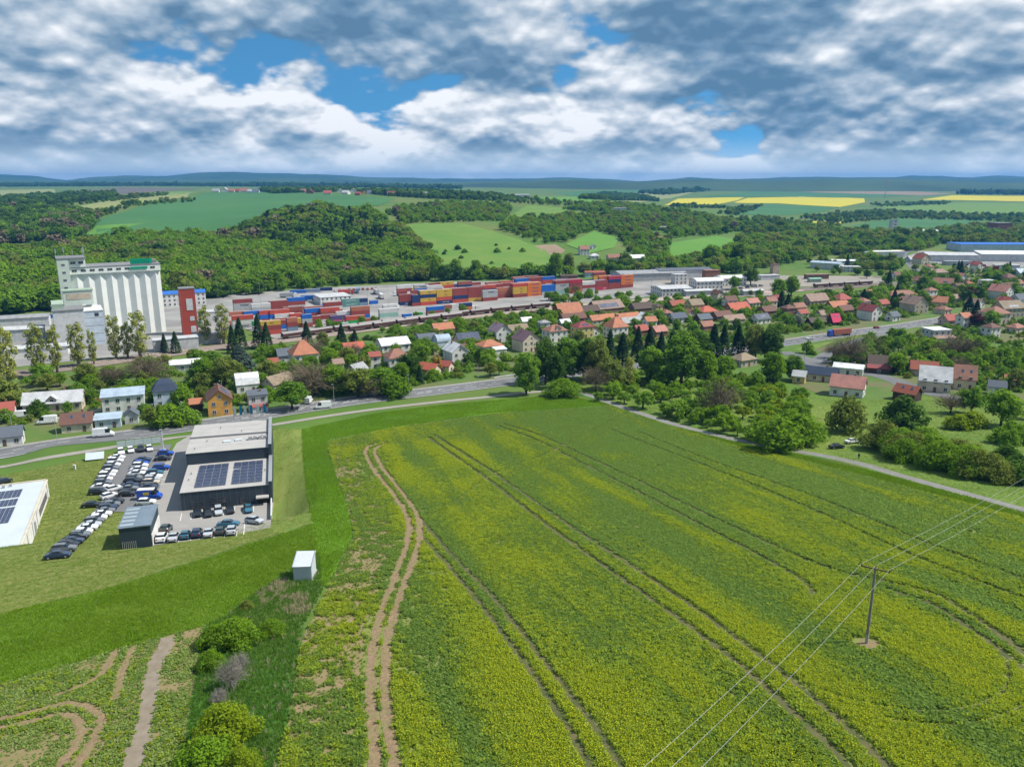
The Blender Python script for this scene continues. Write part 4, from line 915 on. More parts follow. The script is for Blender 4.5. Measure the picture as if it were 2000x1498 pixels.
def door_mesh(w, h, key={}):
    k = (w, h)
    if k not in key: mb = MB(); mb.box(-w/2, w/2, -0.05, 0.02, 0, h); mb.box(-w/2-0.08, w/2+0.08, -0.03, 0.02, h, h+0.1); key[k] = mb.mesh('door', M_DOOR)
    return key[k]
def panel_mesh(w, h, key={}):
    k = (w, h)
    if k not in key:
        mb = MB(); mb.box(0, w, 0, h, 0, 0.05, 0)
        nx, ny = 1, 2; g = 0.03
        for i in range(nx):
            for j in range(ny): mb.add([(w*i/nx+g, h*j/ny+g, 0.056), (w*(i+1)/nx-g, h*j/ny+g, 0.056), (w*(i+1)/nx-g, h*(j+1)/ny-g, 0.056), (w*i/nx+g, h*(j+1)/ny-g, 0.056)], [(0, 1, 2, 3)], 1)
        key[k] = mb.mesh('solar_panel', [M_SOLARF, M_SOLAR])
    return key[k]
HOUSES = []; FOOT = []
def put_at(name, me, parent, loc, rz=0.0, rx=0.0):
    o = put(name, me, parent); o.location = loc; o.rotation_euler = (rx, 0, rz); return o
def walls_and_roof(root, w, d, h, rh, kind, wm, rm, ov=0.45, th=0.22):
    mb = MB(); x, y = w / 2, d / 2
    if kind in ('gable', 'saltbox'):
        yr = 0 if kind == 'gable' else d * 0.18
        mb.prism([(-y, -1.5), (y, -1.5), (y, h), (yr, h + rh), (-y, h)], -x, x)
        wo = mb.build('wall', wm, root)
        rb = MB(); sl = rh / (y + yr); sr = rh / (y - yr)
        rb.prism([(-y - ov, h - ov * sl), (yr, h + rh + 0.02), (y + ov, h - ov * sr), (y + ov, h - ov * sr + th), (yr, h + rh + th + 0.06), (-y - ov, h - ov * sl + th)], -x - ov, x + ov)
    elif kind == 'hip':
        mb.box(-x, x, -y, y, -1.5, h); wo = mb.build('wall', wm, root)
        rb = MB(); X, Y = x + ov, y + ov; r = max(0.15, x - y * 0.95) if x > y else 0.15
        vs = [(-X,-Y,h),(X,-Y,h),(X,Y,h),(-X,Y,h),(-X,-Y,h+0.18),(X,-Y,h+0.18),(X,Y,h+0.18),(-X,Y,h+0.18),(-r,0,h+rh),(r,0,h+rh)]
        rb.add(vs, [(0,3,2,1),(0,1,5,4),(1,2,6,5),(2,3,7,6),(3,0,4,7),(4,5,9,8),(5,6,9),(6,7,8,9),(7,4,8)])
    elif kind == 'mansard':
        mb.box(-x, x, -y, y, -1.5, h); wo = mb.build('wall', wm, root)
        rb = MB(); X, Y = x + ov, y + ov; a, b = x * 0.72, y * 0.62; r = x * 0.3
        vs = [(-X,-Y,h),(X,-Y,h),(X,Y,h),(-X,Y,h),(-a,-b,h+rh*0.66),(a,-b,h+rh*0.66),(a,b,h+rh*0.66),(-a,b,h+rh*0.66),(-r,0,h+rh),(r,0,h+rh)]
        rb.add(vs, [(0,3,2,1),(0,1,5,4),(1,2,6,5),(2,3,7,6),(3,0,4,7),(4,5,9,8),(5,6,9),(6,7,8,9),(7,4,8)])
    elif kind in ('barrel', 'gambrel'):
        if kind == 'barrel': pr = [(-y * math.cos(t), h + rh * math.sin(t)) for t in np.linspace(0, math.pi, 13)]
        else: pr = [(-y, h), (-y * 0.72, h + rh * 0.62), (0, h + rh), (y * 0.72, h + rh * 0.62), (y, h)]
        mb.prism([(-y, -1.5)] + [(a * 0.985, z - 0.04) for a, z in pr] + [(y, -1.5)], -x, x); wo = mb.build('wall', wm, root)
        rb = MB(); o1 = [(a * 1.03, z + 0.03) for a, z in pr]; o2 = [(a * 1.06, z + 0.2) for a, z in pr]
        rb.prism(o1 + o2[::-1], -x - 0.3, x + 0.3)
    elif kind == 'shed':
        mb.prism([(-y, -1.5), (y, -1.5), (y, h + rh), (-y, h)], -x, x); wo = mb.build('wall', wm, root)
        rb = MB(); s = rh / d; rb.prism([(-y - ov, h - ov * s + 0.01), (y + ov, h + rh + ov * s + 0.01), (y + ov, h + rh + ov * s + th), (-y - ov, h - ov * s + th)], -x - ov, x + ov)
    elif kind == 'open':                     # canopy on posts
        rb = MB(); s = rh / y
        for a in (-x + 0.3, x - 0.3):
            for b in (-y + 0.3, y - 0.3): mb.box(a - 0.12, a + 0.12, b - 0.12, b + 0.12, -1, h)
        wo = mb.build('post', wm, root)
        rb.prism([(-y - ov, h - ov * s), (0, h + rh), (y + ov, h - ov * s), (y + ov, h - ov * s + th), (0, h + rh + th), (-y - ov, h - ov * s + th)], -x - ov, x + ov)
    else:                                    # flat with a low parapet
        mb.box(-x, x, -y, y, -1.5, h); wo = mb.build('wall', wm, root)
        rb = MB(); rb.box(-x - 0.25, x + 0.25, -y - 0.25, y + 0.25, h, h + 0.28); rb.box(-x + 0.15, x - 0.15, -y + 0.15, y - 0.15, h + 0.28, h + 0.30)
    return wo, rb.build('roof', rm, root)
def house(px, py, wpx, ratio, floors, yaw, wall, roof, kind, label, name='house', cat='house', rh=None, hh=None, win=True, chim=1, solar=None, dorm=False, fm=None, group=None, annex=None, wall_part=None, door=True, sky=0, ov=0.45):
    g = G(px, py); k = ppm(g); ya = R(yaw); ca, sa = abs(math.cos(ya)), abs(math.sin(ya))
    w = wpx / k / (ca + ratio * sa); d = ratio * w
    dr = Vector((g.x, g.y)).normalized(); c = Vector((g.x, g.y)) + dr * (0.5 * (w * sa + d * ca))
    h = hh if hh is not None else (2.9 * floors + 0.3); rh = (0.40 * min(d, w) if kind != 'hip' else 0.34 * min(d, w)) if rh is None else rh
    zz = [Tz(c.x + a * math.cos(ya) * w / 2 - b * math.sin(ya) * d / 2, c.y + a * math.sin(ya) * w / 2 + b * math.cos(ya) * d / 2) for a in (-1, 1) for b in (-1, 1)]
    root = empty(name, (c.x, c.y, sum(zz) / 4), ya)
    wo, ro = walls_and_roof(root, w, d, h, rh, kind, wallm(wall), roofm(roof), ov)
    tag(root, label, cat, group); HOUSES.append((root, label, c.x, c.y, max(w, d))); FOOT.append((c.x, c.y, 0.5 * math.hypot(w, d)))
    if win and kind != 'open':
        fm = fm or M_FRAME; WM = window_mesh(1.15, 1.35, fm); n_door = 0
        for side, (nx, ny, L, off, rz) in enumerate(((0, -1, w, d / 2, 0), (-1, 0, d, w / 2, -math.pi / 2), (1, 0, d, w / 2, math.pi / 2))):
            wx = nx * math.cos(ya) - ny * math.sin(ya); wy = nx * math.sin(ya) + ny * math.cos(ya)
            if wx * -c.x + wy * -c.y < -0.25 * c.length: continue
            nwin = max(1, int(L / 3.1))
            for f in range(max(1, int(round(h / 2.9)))):
                for i in range(nwin):
                    u = (i + 0.5) / nwin * L - L / 2
                    if ny: loc = (u, -off, 0.95 + 2.9 * f)
                    else: loc = (nx * off, u, 0.95 + 2.9 * f)
                    if f == 0 and door and n_door == 0 and i == nwin // 2 and (nwin > 1):
                        put_at('door', door_mesh(1.0, 2.1), root, (loc[0], loc[1], 0.05), rz); n_door = 1; continue
                    put_at('window', WM, root, loc, rz)
            if not ny and kind in ('gable', 'gambrel') and rh > 2.2: put_at('window', window_mesh(0.9, 1.1, fm), root, (nx * off, 0, h + 0.35), rz)
    if chim:
        cb = MB(); cx = w * 0.18; cb.box(cx - 0.3, cx + 0.3, d * 0.08, d * 0.08 + 0.55, h + rh * 0.4, h + rh + 0.75); cb.box(cx - 0.38, cx + 0.38, d * 0.08 - 0.08, d * 0.08 + 0.63, h + rh + 0.75, h + rh + 0.85); cb.build('chimney', M_CHIM, root)
    if solar or sky:
        sl = math.atan2(rh, d / 2) if kind == 'gable' else math.atan2(rh - 0.18, d / 2 + ov)
        if solar:
            nx, ny, x0 = solar; pm = panel_mesh(1.0, 1.7)
            for i in range(nx):
                for j in range(ny):
                    t = 0.6 + j * 1.78
                    put_at('solar_panel', pm, root, (x0 * w + i * 1.08 - nx * 0.54, -d / 2 + t * math.cos(sl), h + t * math.sin(sl) + 0.34 + (0 if kind == 'gable' else 0.2)), 0, sl)
        for i in range(sky): put_at('skylight', panel_mesh(0.9, 1.2), root, ((i - (sky - 1) / 2) * w * 0.4, -d * 0.28, h + rh * 0.44 + 0.3), 0, sl)
    if dorm:
        db = MB(); db.prism([(-1.5, h - 0.3), (1.5, h - 0.3), (1.5, h + 1.3), (0, h + 2.5), (-1.5, h + 1.3)], -d / 2 + 0.15, 0, axis='y'); dw = db.build('dormer', wallm(wall), root)
        q = MB(); q.prism([(-1.8, h + 1.0), (0, h + 2.55), (1.8, h + 1.0), (1.8, h + 1.2), (0, h + 2.75), (-1.8, h + 1.2)], -d / 2 - 0.2, 0.2, axis='y'); q.build('dormer_roof', roofm(roof), root)
        put_at('window', window_mesh(1.0, 1.1, fm or M_FRAME), root, (0, -d / 2 + 0.15, h + 0.1))
    if annex:                                 # lower wing on the camera side: (x share, width m, depth m, height, roof key, kind)
        ax, aw, ad, ah, ark, akind = annex
        e = MB(); e.box(ax * w - aw / 2, ax * w + aw / 2, -d / 2 - ad, -d / 2 - 0.01, -1.2, ah); e.build('porch', wallm(wall_part or wall), root)
        r = MB(); r.prism([(-d / 2 - ad - 0.3, ah), (-d / 2 - 0.02, ah + 0.22 * ad), (-d / 2 - 0.02, ah + 0.22 * ad + 0.2), (-d / 2 - ad - 0.3, ah + 0.2)], ax * w - aw / 2 - 0.3, ax * w + aw / 2 + 0.3); r.build('porch_roof', roofm(ark), root)
        put_at('window', window_mesh(1.0, 1.2, fm or M_FRAME), root, (ax * w, -d / 2 - ad, 0.8))
    return root
HL = [
 # left side, below the railway
 (8,822,52,0.8,1,24,'blue','red','gable','pale blue house with dark red roof cut by left edge',{}),
 (14,874,70,0.6,1,24,'white','slate','gable','low white house with slate roof at bottom left of main road',{}),
 (110,806,112,0.42,1,17,'cream','lgrey','gable','long cream bungalow with pale grey roof and dormer',dict(dorm=True)),
 (158,788,30,0.6,1,17,'cream','orange','gable','small orange roofed wing behind the long cream bungalow',dict(win=False,chim=0)),
 (155,846,64,0.75,1,20,'cream','brown','gable','cream house with brown roof and two skylights by main road',dict(sky=2)),
 (245,808,84,0.5,2,22,'white','sky','shed','two storey white house with pale blue monopitch roof',dict(rh=1.2,chim=0)),
 (214,838,52,0.6,1,20,'blue','sky','shed','low pale blue roofed workshop beside main road',dict(rh=0.8,chim=0)),
 (259,829,32,0.9,1,112,'lgrey','slate','gable','small grey garage with dark slate gable roof',dict(chim=0)),
 (326,797,54,0.8,2,24,'blue','navy','mansard','pale house with tall navy mansard roof and solar panels',dict(rh=4.2,solar=(4,2,0.1))),
 (385,805,27,0.8,1,20,'wood','orange','gable','little shed with orange roof beside navy roofed house',dict(chim=0,win=False)),
 (431,814,64,0.75,2,112,'orange','brown','gable','orange walled house with brown red roof carrying solar panels',dict(solar=(5,2,0.0))),
 (484,769,52,0.8,1,24,'white','white','gambrel','white house with rounded white metal roof',dict(rh=4.2)),
 (505,805,42,0.7,2,24,'lgrey','slate','shed','grey house with dark flat roof and red awning by road',dict(rh=0.7,annex=(0,6,2,2.2,'red','shed'))),
 (545,767,58,0.6,1,60,'beige','khaki','gable','old beige cottage with weathered khaki roof among bare trees',{}),
 (366,726,66,0.5,1,20,'lgrey','white','gable','low shed with bright white metal roof below the spruces',dict(rh=1.4,chim=0)),
 (594,720,64,0.9,2,28,'white','orange','hip','white house with tall pyramid orange roof and blue balcony',dict(rh=6.0)),
 (558,712,40,0.9,1,28,'lgrey','slate','gable','grey roofed wing left of the orange pyramid roof house',dict(hh=4.2)),
 (534,722,24,0.9,1,28,'brown','rust','gable','small wooden shed with rusty roof left of orange pyramid roof',dict(chim=0,win=False)),
 (690,694,46,0.6,1,30,'beige','bright','gable','low house with bright red tile roof among gardens',{}),
 (768,699,70,0.7,2,28,'white','white','gable','white house with pale metal gable roof facing the road',dict(rh=2.6)),
 (698,741,44,0.9,1,60,'beige','grey','gable','beige cottage with grey gable roof and white trim',{}),
 (776,727,54,0.8,2,28,'white','terracotta','hip','white house with terracotta hip roof among orchard trees',dict(rh=3.6)),
 (838,737,48,0.6,1,150,'cream','bright','gable','low garage with plain bright red roof near main road',dict(chim=0,win=False)),
 (872,729,30,0.8,1,152,'cream','red','gable','small house with red roof in front of white roofed house',dict(chim=0)),
 (890,713,52,0.8,2,120,'white','white','gable','tall white house with white metal gable roof by golden shrubs',{}),
 (832,679,46,0.7,1,28,'blue','slate','barrel','grey blue arched hangar left of two',dict(rh=3.2,win=False,chim=0,name='hangar',cat='hangar')),
 (863,681,36,0.9,1,28,'blue','sky','barrel','pale blue arched hangar right of two',dict(rh=3.4,win=False,chim=0,name='hangar',cat='hangar')),
 (864,655,48,0.6,1,28,'beige','orange','gable','low house with orange roof below the railway',{}),
 (912,678,54,0.7,1,28,'pink','navy','gable','house with dark navy solar covered roof',dict(solar=(8,2,0.0))),
 (976,670,46,0.9,2,118,'white','purple','gable','white gabled house with mauve grey roof',{}),
 (1010,658,48,0.6,1,28,'brick','khaki','gable','brick barn with brown khaki roof',dict(chim=0)),
 (1027,638,26,0.7,1,28,'lgrey','white','gable','small shed with white roof beside spruces',dict(chim=0,win=False)),
 (956,702,54,0.8,2,28,'white','orange','hip','white two storey house with orange hip roof and terrace',dict(rh=2.6,annex=(0.2,6,4,5,'white','shed'))),
 (1027,689,56,0.9,2,120,'cream','plum','gable','big cream house with plum coloured cross gable roof',{}),
 (1083,670,50,0.8,2,28,'white','terracotta','hip','white house with terracotta hip roof and dormer',dict(dorm=True)),
 (1137,662,45,0.8,2,28,'yellow','maroon','hip','yellow house with maroon hip roof and blue solar panel',dict(solar=(3,1,0.0))),
 (1102,642,26,0.7,1,30,'lgrey','white','gable','shed with bright white roof behind terracotta house',dict(chim=0,win=False)),
 (1078,690,26,0.8,1,28,'white','white','hip','small white roofed garage hidden by tall trees',dict(chim=0,win=False)),
 (1202,662,48,0.9,2,28,'white','orange','hip','white house with steep orange pyramid roof at village centre',dict(rh=5.4)),
 (1108,622,62,0.6,1,28,'brick','orange','gable','old brick barn with broad orange tile roof',dict(chim=0,rh=5.5,win=False)),
 (1118,634,56,0.4,1,28,'brown','brown','gable','long brown barn roof in front of orange tiled barn',dict(chim=0,win=False)),
 (1174,636,58,0.35,1,30,'beige','orange','gable','long farm building with orange roof, left half',dict(win=True)),
 (1224,632,54,0.35,1,30,'beige','orange','gable','long farm building with brighter orange roof, right half',dict(chim=1)),
 (1182,614,76,0.5,1,30,'brown','tan','gable','brown barn roof covered by pale blue solar panels',dict(solar=(14,2,0.0),chim=0,win=False)),
 (1150,618,44,0.6,1,28,'wood','dbrown','gable','dark brown barn behind bare tree',dict(chim=0,win=False)),
 (1230,642,48,0.5,1,30,'grey','grey','gable','grey metal roofed hall between orange roofs',dict(chim=0,win=False)),
 (1262,635,38,0.7,1,120,'white','white','gable','white roofed hall right of grey metal roof',dict(chim=0)),
 (1250,657,34,0.8,1,30,'brick','red','gable','red roofed house left of two above dark spruces',{}),
 (1285,659,36,0.8,1,30,'brick','pink','gable','pale red roofed house right of two above dark spruces',{}),
 (1252,613,52,0.5,1,28,'brown','dbrown','gable','long dark brown barn roof near freight yard end',dict(chim=0,win=False)),
 (1283,617,20,1.0,2,28,'yellow','dbrown','hip','small yellow house with dark hip roof',dict(chim=0)),
 (1320,606,38,0.6,1,26,'brick','rust','gable','brick barn with rust red roof below the works',dict(chim=0,win=False)),
 (1355,614,36,0.8,2,26,'yellow','khaki','gable','yellow house with khaki brown roof',{}),
 (1378,620,46,0.8,1,26,'yellow','bright','hip','yellow house with bright red hip roof',{}),
 (1438,615,54,0.6,1,26,'brick','bright','gable','long house with bright orange red roof at centre right',{}),
 (1467,601,32,0.7,1,26,'white','pink','gable','house with faded pink roof behind long orange red roof',{}),
 (1408,628,44,0.5,1,28,'brown','brown','gable','brown roofed barn below bright red hip roof',dict(chim=0,win=False)),
 (1322,632,40,0.6,1,28,'lgrey','navy','gable','house with dark navy roof left of brown barns',dict(chim=0)),
 (1372,634,36,0.7,1,28,'wood','slate','gable','dark slate roofed barn behind tall conifers',dict(chim=0,win=False)),
 (1378,648,34,0.7,1,28,'brick','terracotta','gable','terracotta roof just behind the dark conifer tops',dict(chim=0)),
 (1430,636,52,0.4,1,28,'beige','tan','gable','long tan roofed barn below the orange red roof',dict(chim=0,win=False)),
 (1497,618,36,0.7,1,28,'brick','brown','gable','brown roofed brick house left of dark pine',{}),
 (1484,634,40,0.6,1,28,'white','slate','gable','white house with slate solar roof near main road',dict(solar=(4,1,0))),
 (1515,595,30,0.8,1,26,'white','maroon','gable','white gabled house with maroon roof below works',{}),
 (1590,597,56,0.6,1,24,'pink','tan','gable','broad house with tan pink roof',{}),
 (1558,610,30,0.7,1,24,'pink','terracotta','gable','terracotta roofed house left of red hip roof group',{}),
 (1642,595,42,0.8,1,24,'white','red','hip','house with crimson hip roof',dict(rh=4)),
 (1634,609,50,0.5,1,24,'brick','orange','gable','low terracotta orange row roof below crimson hip roof',dict(chim=0)),
 (1648,616,38,0.6,1,26,'brown','brown','gable','brown roofed barn above magenta roofed barn',dict(chim=0,win=False)),
 (1592,640,40,0.5,1,20,'wood','dbrown','gable','black barn left of magenta roof',dict(chim=0,win=False)),
 (1628,636,24,0.9,1,20,'wood','magenta','gable','barn end with bright magenta roof',dict(sky=2,chim=0,win=False,hh=2.5,rh=4.2)),
 (1696,627,40,0.7,2,115,'white','maroon','gable','white gabled house with maroon roof and white terrace',dict(annex=(0,5,4,3,'white','shed'))),
 (1450,718,54,0.8,1,30,'beige','khaki','hip','villa with khaki hip roof hidden in big trees',{}),
 # right foreground houses
 (1600,748,70,0.45,1,-28,'cream','navy','gable','long house with dark slate blue roof beside side road',dict(chim=1)),
 (1560,750,30,0.9,1,-28,'yellow','lgrey','gable','small yellow gable end with light grey roof',dict(chim=0)),
 (1654,778,76,0.75,1,-30,'white','pink','gable','white gabled house with pink red metal roof',dict(hh=3.9)),
 (1656,735,62,0.6,1,-28,'white','white','gable','low house with flat white roof behind pink roofed house',dict(rh=1.2)),
 (1730,729,78,0.55,1,-18,'wood','dbrown','gable','dark wooden barn with maroon canopy',dict(chim=0,win=False,annex=(-0.25,9,4,2.4,'maroon','shed'))),
 (1802,737,56,0.7,1,-22,'beige','rust','gable','barn with rusty red roof behind big cream house',dict(chim=0,win=False)),
 (1822,768,72,0.95,1,-24,'cream','lgrey','gable','big cream house with pale grey roof half, left part',dict(hh=4.6,rh=4.6)),
 (1880,762,52,1.2,1,-24,'cream','terracotta','gable','big cream house with terracotta roof half, right part',dict(hh=4.4,rh=4.5,sky=2)),
 (1770,786,50,0.7,1,-52,'wood','rust','gable','little shed with striped rusty roof at garden edge',dict(chim=0,win=False,sky=2)),
 (1944,772,36,0.8,1,-24,'white','slate','gable','small house with slate grey roof at right edge',{}),
 (1972,757,26,0.8,1,-24,'cream','orange','gable','little orange roofed shed at right edge',dict(chim=0,win=False)),
 (1826,667,46,0.9,2,12,'lgrey','white','flat','modern grey two storey house with flat white roof',dict(chim=0,annex=(0,12,4,2.4,'tan','shed'))),
 (1852,636,36,0.8,1,20,'pink','red','gable','house with faded red roof behind modern flat roofed house',{}),
 (1940,633,50,0.9,2,16,'cream','terracotta','hip','cream house with terracotta pyramid roof right of main road',{}),
 (1966,621,58,0.6,2,16,'beige','khaki','gable','brown roofed house with row of solar panels',dict(solar=(7,1,0.0))),
 (1783,613,46,0.9,2,110,'beige','tan','gable','house with tan roof carrying solar panels above road',dict(solar=(4,2,0.0))),
 (1832,600,38,0.8,1,150,'cream','orange','gable','house with bright orange roof and dark dormer',dict(dorm=True)),
 (1757,586,66,0.4,1,14,'cream','terracotta','hip','long cream school like house with terracotta hip roof',{}),
 (1698,580,24,0.8,1,20,'white','orange','hip','small house with orange hip roof above crimson roof',{}),
 (1952,586,42,0.8,2,120,'white','pink','gable','white house with pale orange gable roof at right',{}),
 (1990,594,36,0.8,1,20,'lgrey','slate','gable','grey roofed house cut by right edge',{}),
 (1926,563,30,0.7,2,16,'white','lgrey','flat','white flat roofed block in upper right village',dict(chim=0)),
 (1967,550,30,0.9,1,16,'beige','brown','hip','house with brown pyramid roof near red tower',{}),
 (1960,570,52,0.4,1,14,'brick','brown','gable','long low brown roofed brick building at upper right',dict(chim=0)),
 (1842,562,40,0.7,1,-30,'white','terracotta','gable','house with terracotta roof among dark conifers',dict(solar=(3,1,0.1))),
 (1832,540,34,0.7,1,14,'beige','tan','hip','low house with tan hip roof below grey warehouse',{}),
 (1877,533,18,1.0,1,14,'beige','brown','hip','tiny brown pyramid roof house below blue warehouse',{}),
 (1874,549,24,0.9,1,110,'white','pink','gable','white gabled house with pink roof in upper right village',{}),
 (1798,517,28,0.9,2,110,'cream','rust','gable','cream gabled house with rust roof at street bend',{}),
 (1778,513,20,0.9,1,20,'blue','grey','gable','pale blue house left of cream gabled house',{}),
 (1990,540,26,0.9,1,20,'white','sky','gable','white house with pale blue roof at far right edge',{}),
 (1935,534,28,0.7,1,16,'lgrey','brown','gable','brown roofed house behind red tower',{}),
 # beyond the freight yard
 (1140,499,22,0.8,2,14,'white','terracotta','gable','white house with terracotta roof on meadow below wood',{}),
 (1158,488,12,0.9,1,110,'white','grey','gable','small white gabled chapel like house uphill of terracotta roof',dict(chim=0)),
 (1160,507,20,0.8,1,14,'white','lgrey','hip','low white pavilion with grey hip roof below meadow',dict(chim=0)),
 (1205,510,42,0.35,1,14,'pink','terracotta','gable','long shed with terracotta roof in river trees',dict(chim=0,win=False)),
 (1240,511,38,0.4,1,14,'beige','white','gable','long barn with bright white roof in river trees',dict(chim=0,win=False)),
 (1086,466,14,0.9,1,110,'white','red','gable','small red roofed white house at meadow corner',dict(chim=0)),
 (1068,464,12,0.8,1,14,'beige','terracotta','gable','tiny terracotta roofed cottage left of meadow corner house',dict(chim=0,win=False)),
 (1288,473,28,0.6,1,8,'white','terracotta','hip','white house with terracotta roof on right hillside',{}),
 (1612,488,40,0.6,1,10,'white','pink','hip','white villa with pink red roof near railway depot',{}),
 (1500,462,14,0.7,1,10,'white','lgrey','gable','small white house in distant river trees, left of two',dict(chim=0,win=False)),
 (1517,463,14,0.7,1,10,'brown','red','gable','small red roofed house in distant river trees, right of two',dict(chim=0,win=False)),
]
for (px, py, w, ra, fl, ya, wa, ro, ki, lb, kw) in HL: house(px, py, w, ra, fl, ya, wa, ro, ki, lb, **kw)
FILL = [(1342,624,30,'beige','terracotta'),(1424,605,30,'white','brown'),(1503,606,26,'cream','terracotta'),(1538,622,30,'brick','brown'),(1682,607,28,'white','terracotta'),(1722,603,28,'cream','red'),(1815,584,26,'white','terracotta'),(1870,577,26,'cream','brown'),(1903,602,30,'white','tan'),(1792,556,24,'cream','terracotta'),(1888,562,22,'white','red'),(1916,550,22,'beige','brown'),(1985,562,24,'white','terracotta'),(1862,592,26,'pink','tan'),(1742,628,28,'white','slate'),(1982,652,38,'cream','terracotta'),(1932,662,34,'white','brown'),(1158,657,26,'white','brown'),(1062,652,24,'white','grey'),(940,662,26,'brick','terracotta'),(906,702,24,'cream','brown'),(732,722,26,'white','red'),(660,724,26,'cream','tan'),(1300,622,26,'cream','terracotta'),(1268,648,28,'white','orange'),(1400,592,24,'cream','brown'),(1565,622,26,'white','red'),(1605,625,26,'cream','tan'),(1770,598,26,'white','pink'),(1840,615,28,'cream','terracotta'),(1880,640,30,'white','orange'),(1960,606,26,'white','red'),(1750,545,22,'white','brown'),(1812,528,20,'cream','terracotta'),(1905,530,20,'white','red')]
fr_ = random.Random(9)
for (x, y, w, wa, ro) in FILL:
    near = min(HL, key=lambda q: abs(q[0] - x) + 2 * abs(q[1] - y)); side = 'right of' if x > near[0] else 'left of'
    lb = '%s house with %s roof, %s the %s' % (wa, ro, side, ' '.join(near[9].replace(',', '').split()[:7]))
    while lb.split()[-1] in ('and', 'with', 'by', 'of', 'the', 'in', 'at', 'from', 'two', 'above', 'below', 'carrying', 'left', 'right', 'behind', 'among', 'beside', 'near', 'its', 'covered', 'pale', 'like', 'on'): lb = ' '.join(lb.split()[:-1])
    house(x, y, w, fr_.uniform(.7, .9), fr_.choice((1, 1, 2)), fr_.choice((24, 28, 115, 118)), wa, ro, fr_.choice(('gable', 'gable', 'hip')), lb)
# the village on the far ridge
vr = random.Random(4)
VIL = [(422,376,'white','grey'),(440,375,'white','lgrey'),(452,376,'cream','terracotta'),(466,376,'pink','red'),(478,376,'white','terracotta'),(490,377,'white','lgrey'),(500,377,'white','slate'),(556,377,'cream','terracotta'),(592,377,'pink','terracotta'),(606,379,'brick','red'),(640,381,'cream','red'),(664,377,'white','white'),(676,380,'white','lgrey'),(690,377,'white','white'),(700,382,'brick','red'),(712,381,'yellow','orange'),(724,380,'white','slate'),(738,379,'white','lgrey'),(750,380,'white','grey'),(764,383,'cream','maroon'),(800,383,'lgrey','grey'),(818,384,'white','slate'),(832,384,'white','lgrey'),(876,389,'pink','rust')]
ORD = ['first', 'second', 'third', 'fourth', 'fifth', 'sixth', 'seventh', 'eighth', 'ninth', 'tenth', 'eleventh', 'twelfth', 'thirteenth', 'fourteenth', 'fifteenth', 'sixteenth', 'seventeenth', 'eighteenth', 'nineteenth', 'twentieth']
def nth(i): return ORD[i] if i < 20 else ['twenty', 'thirty', 'forty', 'fifty'][i // 10 - 1 if (i + 1) % 10 else (i + 1) // 10 - 2] + '-' + ORD[i % 10] if i < 60 else 'number %d' % (i + 1)
def nth(i):
    i += 1
    if i <= 20: return ORD[i - 1]
    t = {2: 'twenty', 3: 'thirty', 4: 'forty', 5: 'fifty', 6: 'sixty', 7: 'seventy', 8: 'eighty', 9: 'ninety'}[i // 10]
    return t + '-' + ORD[i % 10 - 1] if i % 10 else t[:-1] + 'ieth'
for i, (x, y, w, r_) in enumerate(VIL):
    house(x, y, vr.uniform(13, 18), 0.8, 1, vr.choice((10, 100, -20)), w, r_, 'gable', '%s walled house with %s roof in ridge village, %s from left' % (w.replace('lgrey', 'grey'), r_.replace('lgrey', 'pale grey'), nth(i)), group='houses of the village on the far ridge', win=False, chim=0, hh=4.2)
for (x, y, w, ra, wa, ro, lb, hh) in ((945,384,28,0.5,'white','lgrey','white farm hall with pale roof on ridge, left of two',5), (1000,384,70,0.3,'lgrey','lgrey','long pale greenhouse like hall on ridge, right of two',4), (1210,417,26,0.5,'white','lgrey','white flat school block on right hillside, left of three',9), (1228,420,24,0.5,'lgrey','slate','grey flat school block on right hillside, middle of three',7), (1276,417,36,0.3,'white','lgrey','long low white block on right hillside, right of three',5), (1296,450,16,0.6,'lgrey','grey','small pale house in hillside conifers, left of two',4), (1316,450,14,0.6,'white','grey','small pale house in hillside conifers, right of two',4), (1490,446,20,0.4,'white','white','white farm building left of distant rape field',4), (1520,450,22,0.3,'lgrey','lgrey','low grey farm roof right of white farm building',3)):
    house(x, y, w, ra, 1, 8, wa, ro, 'flat' if hh > 4.5 else 'gable', lb, name='hall', cat='building', win=hh > 6, chim=0, hh=hh, rh=1.0, door=False)
